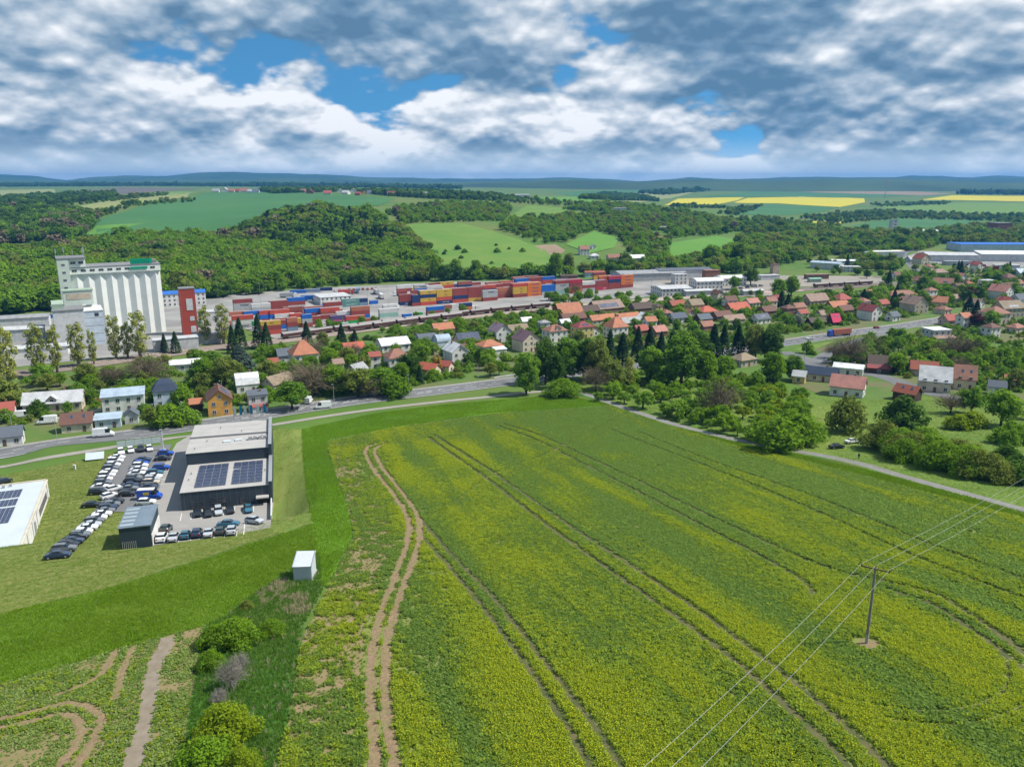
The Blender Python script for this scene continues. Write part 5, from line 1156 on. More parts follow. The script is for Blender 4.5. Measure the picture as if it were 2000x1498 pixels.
# halls and works
HALLS = [
 (1310,580,76,0.8,16,'white','lgrey','gable','white workshop hall with pale grey roof right of containers',5.5,1.2,True),
 (1265,551,150,0.45,14,'grey','grey','gable','broad dark grey factory roof behind the white workshop',6,1.6,False),
 (1160,542,42,0.35,14,'blue','rust','gable','low pale blue building with rust red roof behind containers',4,1.0,True),
 (1222,533,40,0.3,14,'lgrey','lgrey','gable','small pale grey roof behind the grey factory',5,0.8,False),
 (1330,546,120,0.4,14,'lgrey','slate','gable','long factory hall with dark solar roof',7,1.2,False),
 (1388,550,34,0.5,14,'brick','terracotta','flat','brick stair block rising behind the works',9,0.5,False),
 (1425,560,60,0.6,14,'white','white','barrel','white factory hall with wavy vault roof, right one',6,2.0,True),
 (1378,566,64,0.6,14,'white','white','barrel','white factory hall with wavy vault roof, left one',6,2.2,True),
 (1326,556,30,0.7,14,'white','lgrey','flat','white office block between factory halls',8,0.3,True),
 (1360,580,60,0.35,16,'lgrey','lgrey','gable','low pale shed with open bays in front of vault halls',4,0.8,False),
 (1468,578,46,0.35,14,'lgrey','lgrey','gable','long low white roofed shed left of round trees',3.5,0.8,False),
 (1500,548,44,0.4,14,'lgrey','lgrey','flat','low grey yard building left of timber yard',4,0.3,False),
 (1512,536,16,0.9,14,'pink','brown','flat','small brown tower block in works yard',9,0.3,False),
 (1594,546,48,0.25,10,'brown','tan','flat','long low brown store in timber yard',4,0.3,False),
 (1590,552,26,0.4,10,'green','green','gable','mint green hut in timber yard',3,0.6,False),
 (1614,528,62,0.5,-38,'lgrey','sky','gable','long railway depot hall with pale blue roof, left one',6,1.2,False),
 (1655,520,66,0.3,-6,'lgrey','white','gable','depot hall with white roof behind long depot hall',5,1.0,False),
 (1660,532,36,0.6,-6,'lgrey','lgrey','flat','grey depot office beside depot halls',5,0.3,True),
 (1690,520,30,0.6,-6,'lgrey','lgrey','gable','small pale grey roofed store right of depot',4,0.8,False),
 (1720,503,86,0.35,6,'white','white','flat','white supermarket hall with flat roof at upper right',6,0.3,False),
 (1752,500,24,0.5,6,'yellow','yellow','flat','yellow and white striped shop front block',6,0.3,False),
 (1705,509,30,0.6,20,'brick','rust','gable','rust roofed house in front of supermarket hall',4,2.0,False),
 (1850,512,98,0.5,-6,'lgrey','lgrey','gable','grey warehouse with pale roof in front of blue warehouse',7,2.0,False),
 (1950,493,180,0.35,-4,'blue','blue','flat','huge blue warehouse in upper right',9,0.5,False),
 (1968,512,140,0.5,-5,'lgrey','white','gable','huge white roofed warehouse at right edge',8,2.5,False),
 (1868,519,50,0.4,-6,'grey','grey','flat','low dark open store below grey warehouse',4,0.3,False),
 (1965,525,46,0.25,-6,'lgrey','white','flat','low white canopy below huge white warehouse',3.5,0.3,False),
 (1800,461,58,0.3,4,'white','white','gable','distant long white factory hall beside concrete plant',8,1.5,False),
 (1735,463,30,0.5,4,'lgrey','sky','flat','distant pale blue plant building below concrete tower',7,0.3,False),
 (1878,454,30,0.3,4,'brown','dbrown','gable','distant dark roofed farm shed right of white factory',4,1.2,False),
 (45,643,100,0.25,22,'lgrey','grey','gable','long grey roofed store behind poplars left of silo',6,1.4,False),
 (30,672,110,0.3,22,'lgrey','lgrey','gable','pale long store with green doors behind poplars',7,1.2,False),
 (60,700,140,0.22,22,'white','lgrey','gable','low pale loading shed between railway and green door store',4,1.0,False),
 (360,600,84,0.35,28,'white','blue','gable','white hall with blue solar roof between silo and red tower',9,1.4,True),
 (345,688,86,0.35,28,'lgrey','lgrey','flat','low pale loading hall below the silo',6,0.3,False),
 (420,640,60,0.6,28,'lgrey','lgrey','flat','pale ribbed metal hall attached to red tower',9,0.4,False),
 (408,674,60,0.5,28,'grey','grey','gable','low dark grey shed below the red tower',5,1.0,False),
 (650,597,82,0.9,28,'white','lgrey','flat','white freight office with dark flat roof in yard',5.5,0.3,True),
 (1110,549,36,0.4,14,'brown','dbrown','gable','dark low shed at back of container yard',4,0.8,False),
]
for (px, py, w, ra, ya, wa, ro, ki, lb, hh, rh, wi) in HALLS: house(px, py, w, ra, 1, ya, wa, ro, ki, lb, name='hall', cat='building', hh=hh, rh=rh, win=wi, chim=0, door=wi)

# ---- grain silo
M_SILO = mat('silo plaster', (0.70, 0.72, 0.68), (0.62, 0.645, 0.61), 0.25, 0.9, 0.02, detail=8); M_SILOG = mat('silo pale green', (0.50, 0.56, 0.50), (0.43, 0.49, 0.44), 0.4, 0.9)
M_ROOFD = mat('bitumen roof', (0.16, 0.17, 0.18), (0.22, 0.22, 0.22), 0.6, 0.9); M_STEEL = mat('galvanised steel', (0.45, 0.46, 0.47), (0.35, 0.36, 0.37), 2, 0.5, metal=0.5); M_SIGNG = mat('green sign', (0.0, 0.30, 0.17), (0.0, 0.25, 0.14), 1, 0.6)
def silo():
    L = 45.2; z0 = Tz(-220, 447); root = empty('grain_silo', (-240, 435, z0), R(30.5))
    n = 8; bw = L / n; H = 35.5
    for i in range(n):                                     # each bin a folded bay: a broad face and a narrow lit return
        mb = MB(); mb.poly_up([(i * bw, 0.0), (i * bw + bw * 0.55, -1.05), ((i + 1) * bw - 0.002, 0.0), ((i + 1) * bw - 0.002, 17), (i * bw, 17)], -1, H); mb.build('silo_bin', M_SILO, root)
    g = MB(); g.box(-1, L + 0.3, -1.3, 17.2, H, H + 3.4); gal = g.build('top_gallery', M_SILO, root)
    r = MB(); r.box(-1.2, L + 0.5, -1.5, 17.4, H + 3.4, H + 3.8); r.box(L - 6, L - 1, 4, 9, H + 3.8, H + 5.6); r.build('roof', M_ROOFD, root)
    b = MB(); b.box(-1.1, L + 0.45, -1.55, -1.31, H - 0.15, H + 0.25); b.build('cornice', M_SILOG, root)
    wm = window_mesh(2.4, 1.2, M_FRAME)
    for i in range(10): put_at('window', wm, root, (2.2 + i * 4.35, -1.3, H + 1.2))
    t = MB(); t.box(-5.6, -0.02, -3.4, 13, -1, H + 8.6); tw = t.build('stair_tower', M_SILOG, root)
    t = MB(); t.box(0.0, 8.0, -2.0, 13, H + 3.81, H + 8.6); t.build('tower_head', M_SILO, root)
    t = MB(); t.box(-5.9, 8.3, -3.7, 13.3, H + 8.6, H + 9.1); t.build('tower_roof', M_ROOFD, root)
    for f in range(10): 
        put_at('window', window_mesh(1.6, 1.1, M_FRAME), root, (-2.8, -3.4, 3.5 + f * 4.1))
    for x in (2.0, 5.8): put_at('window', wm, root, (x, -2.0, H + 5.6))
    for x, y, h in ((-5.6, -3, 5), (-1.8, -2.5, 5.5), (2.5, 2, 4), (7.6, -3.2, 5.5), (8.0, 2, 5.0), (7.6, 8, 4)):
        a = MB(); a.tube([(x, y, H + 9.1), (x, y, H + 9.1 + h)], 0.10, 5); a.box(x - 0.25, x + 0.25, y - 0.35, y + 0.1, H + 9.1 + h * 0.5, H + 9.1 + h); a.build('antenna', M_STEEL, root)
    rl = MB()
    for x in np.arange(-5.6, 8.2, 1.5): rl.box(x - 0.04, x + 0.04, -3.6, -3.52, H + 9.1, H + 10.2)
    rl.box(-5.6, 8.0, -3.6, -3.54, H + 10.1, H + 10.2); rl.build('railing', M_STEEL, root)
    s = MB()                                              # green roof sign: letters too far off to read, a lattice of strokes on posts
    for k in range(9): s.box(L - 14.5 + k * 1.15, L - 14.5 + k * 1.15 + 0.8, -1.2, -1.0, H + 4.2, H + 6.6)
    s.box(L - 15, L - 3.8, -1.0, -0.9, H + 4.0, H + 6.9); s.box(L - 15.6, L - 6.5, -1.75, -1.62, H + 1.3, H + 2.6)
    s.build('roof_sign', M_SIGNG, root)
    tag(root, 'tall pale grain silo of eight folded bins with antenna topped stair tower', 'silo'); HOUSES.append((root, 'tall pale grain silo', -215, 445, 50)); FOOT.append((-218, 452, 26))
    o = empty('silo_annex', (-240, 435, z0), R(30.5))     # loading house in front of the silo
    m = MB(); m.box(-11, 3, -30, -7, -1, 20); m.build('wall', wallm('lgrey'), o)
    m = MB(); m.box(-11.4, 3.3, -30.4, -6.8, 20, 20.5); m.build('roof', M_ROOFD, o)
    m = MB(); m.box(3.0, 12, -27, -8, -1, 18.5); m.build('pale_wing', wallm('blue'), o)
    m = MB(); m.box(2.9, 12.3, -27.3, -7.7, 18.5, 19.0); m.build('wing_roof', roofm('white'), o)
    for k in range(4): m = MB(); m.box(3.2, 11.8, -27.12, -27.0, 2.6 + k * 4.2, 2.9 + k * 4.2); m.build('floor_band', wallm('lgrey'), o)
    put_at('window', window_mesh(1.8, 1.6, M_FRAMED), o, (9, -27, 15.8))
    m = MB(); m.box(-5, 9, -14, -7, 20.5, 28); m.build('roof_house', M_SILOG, o); m = MB(); m.box(-5.4, 9.4, -14.4, -6.6, 28, 28.5); m.build('roof_house_roof', wallm('green'), o)
    m = MB(); m.box(-3.5, 8, -14.15, -13.98, 23.5, 26.6); m.build('brown_panel', wallm('beige'), o)
    m = MB(); m.prism([(-25, 20.5), (-13, 20.5), (-13, 23.0), (-19, 24.4), (-25, 23.0)], -11, -5.5); m.build('green_gable', wallm('green'), o)
    tag(o, 'grey loading house with pale blue wing in front of the silo', 'building'); HOUSES.append((o, 'grey loading house', -240, 418, 26)); FOOT.append((-238, 420, 20))
silo()
def red_tower():
    g = G(372, 652); root = empty('red_tower', g, R(28)); M_RED = mat('red metal cladding', (0.42, 0.075, 0.045), (0.34, 0.06, 0.04), 0.8, 0.7, 0.1, stretch=(0.1, 0)); M_PL = wallm('lgrey')
    m = MB(); m.box(-4, 4, -3.5, 3.5, -1, 26); m.build('wall', M_RED, root)
    for k in range(9): q = MB(); q.box(-4 + k * 1.0 - 0.04, -4 + k * 1.0 + 0.04, -3.58, -3.501, 0, 26); q.build('cladding_rib', M_RED, root)
    m = MB(); m.box(-4.2, 4.2, -3.7, 3.7, 26, 26.5); m.build('roof', M_ROOFD, root)
    for z0, z1, x0, x1 in ((1.5, 5, 0.2, 3), (8, 10.5, 0.2, 2.6), (14, 20.5, -1, 2.4)): q = MB(); q.box(x0, x1, -3.68, -3.5, z0, z1); q.build('grey_panel', M_PL, root)
    for z in (6, 11, 16, 22): put_at('window', window_mesh(1.4, 1.2, M_FRAMED), root, (-4, 0, z), -math.pi / 2)
    q = MB(); q.tube([(1, 0, 26.4), (1, 0, 30)], 0.06, 5); q.build('antenna', M_STEEL, root)
    tag(root, 'red clad square tower beside the pale ribbed hall', 'tower'); HOUSES.append((root, 'red clad tower', g.x, g.y, 8)); FOOT.append((g.x, g.y + 2, 6))
red_tower()
def simple_tower(px, py, wpx, hpx, mk, label, name='tower', bands=True, d=1.0):
    g = G(px, py); k = ppm(g); w = wpx / k; h = hpx / k; root = empty(name, g, R(8)); m = MB(); m.box(-w/2, w/2, -w*d/2, w*d/2, -1, h); m.build('wall', mk, root)
    m = MB(); m.box(-w/2-0.2, w/2+0.2, -w*d/2-0.2, w*d/2+0.2, h, h+0.5); m.build('roof', M_ROOFD, root)
    if bands:
        for z in np.linspace(h * 0.2, h * 0.85, 4): put_at('window', window_mesh(w * 0.3, 1.2, M_FRAMED), root, (0, -w * d / 2, z))
    tag(root, label, 'tower'); HOUSES.append((root, label.split(' with')[0], g.x, g.y, w)); FOOT.append((g.x, g.y, w))
simple_tower(1950, 458, 30, 22, wallm('brick'), 'distant brick red cube shaped building at far right', 'red_building', False)
simple_tower(1743, 456, 12, 26, wallm('lgrey'), 'distant grey concrete mixing tower', 'mixing_tower')
simple_tower(1770, 460, 8, 14, wallm('lgrey'), 'distant pale silo right of concrete mixing tower', 'mixing_tower', False)
simple_tower(1943, 540, 7, 20, mat('red plaster', (0.30, 0.05, 0.045), None, 1, 0.8), 'narrow dark red chimney tower in upper right village', 'chimney_tower', False)
g_ = G(1728, 388); mm = MB(); mm.tube([(0, 0, 0), (0, 0, 80)], [1.6, 0.8], 5)
o_ = mm.build('radio_mast', mat('mast paint', (0.6, 0.6, 0.6), (0.5, 0.2, 0.15), 0.05, 0.6)); o_.location = g_; tag(o_, 'thin pale radio mast far off before the blue hills', 'mast')

# ---- car showroom
M_NAVY = mat('navy metal cladding', (0.030, 0.045, 0.060), (0.038, 0.055, 0.072), 0.4, 0.5, 0.02); M_ROOFG = mat('pale roof membrane', (0.40, 0.385, 0.365), (0.34, 0.33, 0.315), 0.25, 0.85, 0.02, detail=8)
def showroom():
    root = empty('showroom', (DEAL_O.x, DEAL_O.y, PAD_Z), DEAL_YAW)
    m = MB(); m.box(0, 20.4, 0, 20, -1, 5.0); m.build('low_wing_wall', M_NAVY, root)
    m = MB(); m.box(-0.15, 20.5, -0.15, 20, 5.0, 5.12); m.build('low_roof', M_ROOFG, root)
    m = MB(); m.box(-0.4, 20.4, 20, 46, -1, 8.2); m.build('hall_wall', M_NAVY, root)
    m = MB(); m.box(-0.5, 20.5, 19.9, 46.2, 8.2, 8.32); m.build('hall_roof', M_ROOFG, root)
    m = MB(); m.box(-0.6, 20.6, 32.6, 33.1, 8.32, 8.75); m.build('roof_ridge', M_ROOFD, root)
    for y0, y1, z in ((0, 20, 5.0), (20, 46, 8.2)):
        m = MB(); m.box(20.4, 21.1, y0 - 0.3, y1 + 0.2, -1, z + 0.9); m.build('side_wall', M_NAVY, root)
        m = MB(); m.box(20.3, 21.2, y0 - 0.35, y1 + 0.25, z + 0.9, z + 1.02); m.build('wall_coping', M_STEEL, root)
    for k in range(14): m = MB(); m.box(k * 1.5 + 0.7, k * 1.5 + 0.74, -0.03, 0.0, 0, 5); m.build('cladding_joint', M_ROOFD, root)
    for x in (8.5, 11.5, 16.5): m = MB(); m.box(x, x + 1.9, 25 + x * 0.2, 26.1 + x * 0.2, 8.32, 8.7); m.build('rooflight', mat('rooflight', (0.6, 0.68, 0.72), None, 1, 0.2), root)
    pm = panel_mesh(1.75, 1.05)
    for (x0, nx) in ((3.0, 4), (11.6, 4)):
        for i in range(nx):
            for j in range(14):
                if x0 > 10 and i < 1 and j == 9: continue
                put_at('solar_panel', pm, root, (x0 + i * 1.82, 2.2 + j * 1.15, 5.26 + (0.14 if j % 2 else 0.0)), 0, R(7 if j % 2 == 0 else -7) * 1)
    for x, y in ((1.6, 23), (4.2, 29), (13, 36), (7, 41), (18.6, 30), (1.2, 8), (1.4, 12.5), (19.4, 10)):
        m = MB(); zb = 8.32 if y > 20 else 5.12; m.tube([(x, y, zb), (x, y, zb + .55)], .14, 7); m.build('roof_vent', M_STEEL, root)
    for y in (24.5, 29, 37.5, 42): m = MB(); m.box(-.4, 20.35, y - .03, y + .03, 8.321, 8.345); m.build('roof_seam', mat('roof seam', (.40, .39, .37), None, 1, .9), root)
    for k in range(4): m = MB(); m.box(15 + k * 1.3, 16 + k * 1.3, 27.2, 28.2, 8.33, 9.2); m.build('air_unit', M_STEEL, root)
    for x, w, h, z in ((3.6, 2.6, 1.4, 0.9), (8.6, 3.6, 1.2, 1.6), (14.3, 1.6, 2.1, 0.05)): put_at('window', window_mesh(w, h, M_FRAMED), root, (x, 0, z))
    m = MB(); m.box(17.2, 20.2, -1.8, -0.02, 2.2, 2.5); m.build('entrance_canopy', M_ROOFG, root)
    m = MB(); m.box(17.6, 20.0, -0.10, -0.02, 0.0, 2.2); m.build('gate', mat('dark gate', (0.02, 0.02, 0.022), None, 1, 0.6), root)
    m = MB(); m.box(20.6, 20.9, -11.5, -0.35, -1, 1.6); m.build('boundary_wall', wallm('lgrey'), root)
    tag(root, 'navy clad car showroom with pale flat roofs and solar panels', 'showroom'); HOUSES.append((root, 'navy car showroom', DEAL_O.x + 4, DEAL_O.y + 24, 40)); FOOT.append((-78, 192, 14)); FOOT.append((-84, 214, 16))
    gb = G(251, 1071); o = empty('office_box', (gb.x + 0.9, gb.y + 3.2, gb.z), DEAL_YAW)                     # dark box office
    m = MB(); m.box(-3.0, 2.6, -3.2, 7.2, -2.0, 4.4); m.build('wall', M_NAVY, o)
    M_TIN = mat('glossy blue grey roof', (0.16, 0.21, 0.26), (0.22, 0.28, 0.33), 0.5, 0.35, metal=0.3)
    m = MB(); m.box(-3.15, -0.25, -3.35, 7.35, 4.4, 4.55); m.build('roof_half', M_TIN, o); m = MB(); m.box(-0.2, 2.75, -3.35, 7.35, 4.4, 4.62); m.build('roof_half', M_TIN, o)
    for k in range(5): m = MB(); m.box(-2.9, -0.5, -2.7 + k * 1.95, -1.6 + k * 1.95, 4.56, 4.62); m.build('roof_panel', mat('roof light panel', (0.30, 0.36, 0.40), None, 1, 0.3), o)
    m = MB(); m.box(2.6, 2.72, -3.0, 7.0, -0.8, 2.4); m.build('white_side_panel', wallm('white'), o)
    for k in range(8): m = MB(); m.box(-2.7 + k * 0.34, -2.6 + k * 0.34, -3.26, -3.2, -0.6, 1.6); m.build('grille_bar', M_STEEL, o)
    tag(o, 'dark blue box office with glossy two part roof in car park', 'office'); HOUSES.append((o, 'dark blue box office', o.location.x, o.location.y, 14)); FOOT.append((o.location.x, o.location.y + 3, 9))
showroom()
def left_warehouse():
    A = G(97, 969); B = G(0, 1106); d = Vector((B.x - A.x, B.y - A.y)); L = d.length + 14; d.normalize(); yaw = math.atan2(d.y, d.x)
    root = empty('warehouse', (A.x, A.y, A.z), yaw); W = 42; S = -1                   # local x runs towards the camera, local y to the right of it
    m = MB(); m.box(0, L, -W, 0, -3.5, 4.2); m.build('wall', wallm('white'), root)
    m = MB(); m.box(-0.15, L + 0.15, -W, 0.15, 4.2, 4.4); m.build('roof', mat('white roof sheet', (0.50, 0.55, 0.58), (0.44, 0.49, 0.52), 0.2, 0.6), root)
    m = MB(); m.box(-0.2, L, -0.25, 0.2, 4.4, 4.62); m.box(-0.25, 0.2, -W, 0.2, 4.4, 4.62); m.build('roof_edge', wallm('cream'), root)
    for k in range(10): put_at('window', window_mesh(0.55, 1.5, M_FRAMED), root, (4.5 + k * 1.3, 0.0, 1.2), math.pi)
    for x in (2.5, 20.5, 27, 34): m = MB(); m.box(x, x + 0.14, 0.0, 0.12, -3, 4.2); m.build('downpipe', M_STEEL, root)
    m = MB(); m.box(23.8, 24.8, 0.0, 0.3, 0.2, 3.0); m.build('wall_box', M_STEEL, root)
    pm = panel_mesh(1.0, 1.7)
    for i in range(9):
        for j in range(6): put_at('solar_panel', pm, root, (5 + i * 1.06 + (1.2 if i > 4 else 0), -15.2 + j * 1.78, 4.5))
    for i in range(9):
        for j in range(4): put_at('solar_panel', pm, root, (17 + i * 1.06, -11.5 + j * 1.78, 4.5))
    for x in (2, 3.4, 4.6): m = MB(); m.box(x * 0.4 + 0.6, x * 0.4 + 1.1, -6 - x, -5.4 - x, 4.4, 5.0); m.build('roof_vent', M_STEEL, root)
    tag(root, 'cream warehouse with white roof and solar panels at left edge', 'warehouse'); HOUSES.append((root, 'cream warehouse', A.x, A.y, 30))
left_warehouse()
M_CONCR = mat('concrete plinth', (.34, .33, .31), (.26, .255, .24), 1.5, .9)
def transformer():
    g = G(590, 1136); k = ppm(g); w = 35 / k; o = empty('substation_hut', (g.x, g.y + w * 0.7, g.z), R(4)); h = 2.7; d = w * 1.35
    M_ = mat('pale hut cladding', (0.50, 0.54, 0.56), (0.44, 0.48, 0.51), 1.0, 0.6)
    m = MB(); m.prism([(-d/2, -1), (d/2, -1), (d/2, h + 0.7), (-d/2, h)], -w/2, w/2); m.build('wall', M_, o)
    m = MB(); m.prism([(-d/2 - 0.2, h + 0.0), (d/2 + 0.2, h + 0.72), (d/2 + 0.2, h + 0.86), (-d/2 - 0.2, h + 0.14)], -w/2 - 0.12, w/2 + 0.12); m.build('roof', M_, o)
    for s in (-1, 1): m = MB(); m.prism([(-d/2 - 0.22, h + 0.14), (d/2 + 0.22, h + 0.86), (d/2 + 0.22, h + 0.97), (-d/2 - 0.22, h + 0.25)], s * (w/2 + 0.06) - 0.05, s * (w/2 + 0.06) + 0.05); m.build('roof_trim', M_STEEL, o)
    for x in np.linspace(-w/2 + 0.3, w/2 - 0.3, 9): m = MB(); m.box(x - 0.02, x + 0.02, -d/2 - 0.025, -d/2 - 0.001, 0.1, h - 0.05); m.build('wall_rib', M_, o)
    m = MB(); m.box(-w/2 - .15, w/2 + .15, -d/2 - .15, d/2 + .15, -.8, .12); m.build('plinth', M_CONCR, o)
    tag(o, 'small pale metal hut alone on rough grass at field edge', 'hut'); HOUSES.append((o, 'small pale metal hut', g.x, g.y, 4)); FOOT.append((g.x, g.y + 3, 3.5))
transformer()
# ------------------------------------------------------------------ shipping containers
CC = dict(maroon=(.30,.065,.055), red=(.52,.085,.055), crimson=(.46,.035,.07), brown=(.34,.11,.075), orange=(.68,.19,.035), yellow=(.60,.38,.06), navy=(.02,.045,.14), blue=(.02,.14,.50), grey=(.42,.43,.43), white=(.62,.62,.60), mint=(.30,.50,.42), teal=(.12,.28,.26), green=(.03,.35,.09), purple=(.11,.08,.20), magenta=(.55,.05,.28), steel=(.20,.28,.38), terracotta=(.45,.16,.09))
def contm(k): return mat('container ' + k, CC[k], tuple(c * 0.78 for c in CC[k]), 0.5, 0.65, 0.02, detail=8)
def container_mesh(L, W=2.44, H=2.59):
    mb = MB(); n = int(L / 0.56); V = []
    for s in (-1, 1):                                    # corrugated long sides
        pts = []
        for i in range(n + 1):
            x = -L / 2 + 0.16 + (L - 0.32) * i / n; pts += [(x - 0.12, s * (W / 2 - 0.005)), (x - 0.04, s * (W / 2 - 0.06)), (x + 0.08, s * (W / 2 - 0.06)), (x + 0.14, s * (W / 2 - 0.005))]
        o = [(a, b, 0.14) for a, b in pts] + [(a, b, H - 0.1) for a, b in pts]; k = len(pts)
        mb.add(o, [(i, i + 1, k + i + 1, k + i) for i in range(k - 1)])
        mb.box(-L/2, L/2, s * W/2 - (0.05 if s > 0 else 0), s * W/2 + (0.05 if s < 0 else 0), 0, 0.15); mb.box(-L/2, L/2, s * W/2 - (0.05 if s > 0 else 0), s * W/2 + (0.05 if s < 0 else 0), H - 0.11, H)
        for e in (-1, 1): mb.box(e * L/2 - (0.14 if e > 0 else 0), e * L/2 + (0.14 if e < 0 else 0), s * W/2 - (0.12 if s > 0 else 0), s * W/2 + (0.12 if s < 0 else 0), 0.15, H - 0.11)
    mb.box(-L/2 + 0.02, L/2 - 0.05, -W/2 + 0.08, W/2 - 0.08, 0.05, H - 0.06)
    mb.box(-L/2 + 0.03, L/2 - 0.06, -W/2 + 0.052, W/2 - 0.052, H - 0.055, H - 0.02, 1)
    return mb.mesh('shipping_container', [contm('grey'), contm('grey')])
def cdoor_mesh(W=2.44, H=2.59):
    mb = MB()
    for s in (-1, 1): mb.box(0.0, 0.05, s * 0.58 - 0.53, s * 0.58 + 0.53, 0.18, H - 0.14)
    for y in (-0.85, -0.35, 0.35, 0.85): mb.tube([(-0.04, y, 0.2), (-0.04, y, H - 0.16)], 0.03, 4)
    return mb.mesh('door_pair', contm('grey'))
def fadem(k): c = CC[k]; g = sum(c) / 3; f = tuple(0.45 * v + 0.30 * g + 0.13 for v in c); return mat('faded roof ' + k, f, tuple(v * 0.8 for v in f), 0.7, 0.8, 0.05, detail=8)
C40, C20, CDOOR = container_mesh(12.19), container_mesh(6.06), cdoor_mesh()
def text_mesh(s, size, m, key={}):
    k = (s, size, m.name)
    if k not in key:
        cu = bpy.data.curves.new('lettering', 'FONT'); cu.body = s; cu.size = size; cu.align_x = 'CENTER'; cu.align_y = 'CENTER'; cu.extrude = 0.01; cu.resolution_u = 2
        ob = bpy.data.objects.new('lettering', cu); COL.objects.link(ob); bpy.context.view_layer.update(); me = bpy.data.meshes.new_from_object(ob.evaluated_get(bpy.context.evaluated_depsgraph_get())); me.name = 'lettering'
        bpy.data.objects.remove(ob); me.materials.clear(); me.materials.append(m); key[k] = me
    return key[k]
M_TXW = mat('white lettering', (.75, .75, .73), None, 1, 0.7); M_TXD = mat('dark lettering', (.05, .07, .10), None, 1, 0.7); M_TXB = mat('blue lettering', (.02, .10, .35), None, 1, 0.7); M_TXK = mat('brown lettering', (.10, .06, .02), None, 1, 0.7)
NCONT = 0
CPT = {}
def container(x, y, z, yaw, col, label, L=40, text=None, group='stacked containers in the freight yard', door=True):
    global NCONT; NCONT += 1
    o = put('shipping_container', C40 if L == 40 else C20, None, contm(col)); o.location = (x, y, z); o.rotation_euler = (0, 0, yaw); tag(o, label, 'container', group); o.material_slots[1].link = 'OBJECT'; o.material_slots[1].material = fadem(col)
    if door:
        d = put('door_pair', CDOOR, o, contm(col)); d.location = (-12.19 / 2 - 0.03 if L == 40 else -6.06 / 2 - 0.03, 0, 0)
    if text:
        tx, m, sz, off = text; t = put('lettering', text_mesh(tx, sz, m), o); t.location = (off, -1.29, 1.3); t.rotation_euler = (math.pi / 2, 0, 0)
    return o
YAW = R(29); YD = Vector((math.cos(YAW), math.sin(YAW))); YN = Vector((-YD.y, YD.x))
def logo(col, k, L):
    if L == 20: return None
    if col == 'grey' : return ('MAERSK', M_TXD, 1.5, 0.8) if k % 2 == 0 else None
    if col == 'yellow': return ('MSC', M_TXK, 1.2, 1.0)
    if col == 'orange': return ('Hapag-Lloyd', M_TXB, 1.3, 0.6)
    if col == 'navy': return ('CMA CGM', M_TXW, 1.1, 0.8) if k % 3 == 0 else None
    if col == 'magenta' : return ('ONE', M_TXW, 1.5, 1.0)
    if col == 'crimson': return ('ONE', M_TXW, 1.4, 2.5) if k % 2 == 0 else None
    if col == 'teal': return ('CHINA SHIPPING', M_TXW, 1.0, 0)
    return None
def nm(c): return {'grey': 'pale grey', 'mint': 'mint green', 'steel': 'steel blue'}.get(c, c)
def stack(p, cols, where, L=40, yaw=YAW):
    n = len(cols)
    for t, c in enumerate(reversed(cols)):
        z = Tz(p.x, p.y) + 0.1 + 2.6 * t
        tier = 'single' if n == 1 else 'bottom' if t == 0 else 'top' if t == n - 1 else ('middle' if n == 3 else 'second' if t == 1 else 'third')
        container(p.x + random.uniform(-0.08, 0.08), p.y + random.uniform(-0.08, 0.08), z, yaw + R(random.uniform(-0.3, 0.3)), c, ('%s container standing single as %s' % (nm(c), where)) if n == 1 else '%s container, %s tier of %s' % (nm(c), tier, where), L, logo(c, t, L))
Y_, N_, M_, R_, O_, G_, W_, B_, K_ = 'yellow', 'navy', 'maroon', 'red', 'orange', 'grey', 'white', 'blue', 'crimson'
ROW1 = [[Y_,N_,Y_,R_],[Y_,Y_,R_,N_],[M_,M_,N_,R_],[M_,M_,M_,Y_],[R_,M_,M_,M_],[R_,M_,M_],[R_,Y_,Y_,M_],[O_,O_,O_,O_],[B_,B_,G_],[M_,G_,G_,'mint'],[K_,M_,'terracotta',O_],[W_,M_,G_],[M_,M_,K_],[K_,N_,M_,M_],[O_,O_,O_,M_]]
p0 = Vector(GXY(836, 596))
for i, c in enumerate(ROW1): stack(p0 + YD * (12.5 * i) + YN * (0.0 if i not in (4, 5) else 3), c, '%s stack from left, front row, main block' % nth(i))
stack(p0 + YD * (12.5 * 3.75) - YN * 5, [G_, G_, M_], 'stack standing forward of main block front row')
PAL = [M_] * 6 + [R_] * 6 + ['brown'] * 4 + [O_] * 3 + [Y_] + [N_] * 3 + [B_] * 2 + [G_] * 3 + [W_] * 2 + ['terracotta'] * 3 + ['steel', 'purple', K_]
cr = random.Random(12)
for rname, off, n, sh, hs in (('second row', 2.9, 15, 0, (3, 4, 4)), ('third row', 5.8, 15, -0.4, (3, 4)), ('fourth row', 26, 14, 0.3, (2, 3, 4)), ('fifth row', 54, 10, 1.4, (2, 2, 3)), ('back row', 78, 6, 1.0, (1, 2))):
    for i in range(n):
        h = cr.choice(hs)
        if cr.random() < (0.34 if rname == 'third row' else 0.06): continue
        if rname == 'second row': h = max(2, min(h, len(ROW1[i]) + (1 if i in (4, 5) else 0)))
        stack(p0 + YD * (12.5 * (i + sh)) + YN * off, [cr.choice(PAL) for _ in range(h)], '%s stack from left, %s, main block' % (nth(i), rname))
stack(Vector(GXY(795, 596)), [M_, M_, N_], 'stack left of main block front row'); stack(Vector(GXY(809, 597)) - YN * 3, [N_, N_, M_], 'short dark stack left of main block', 20)
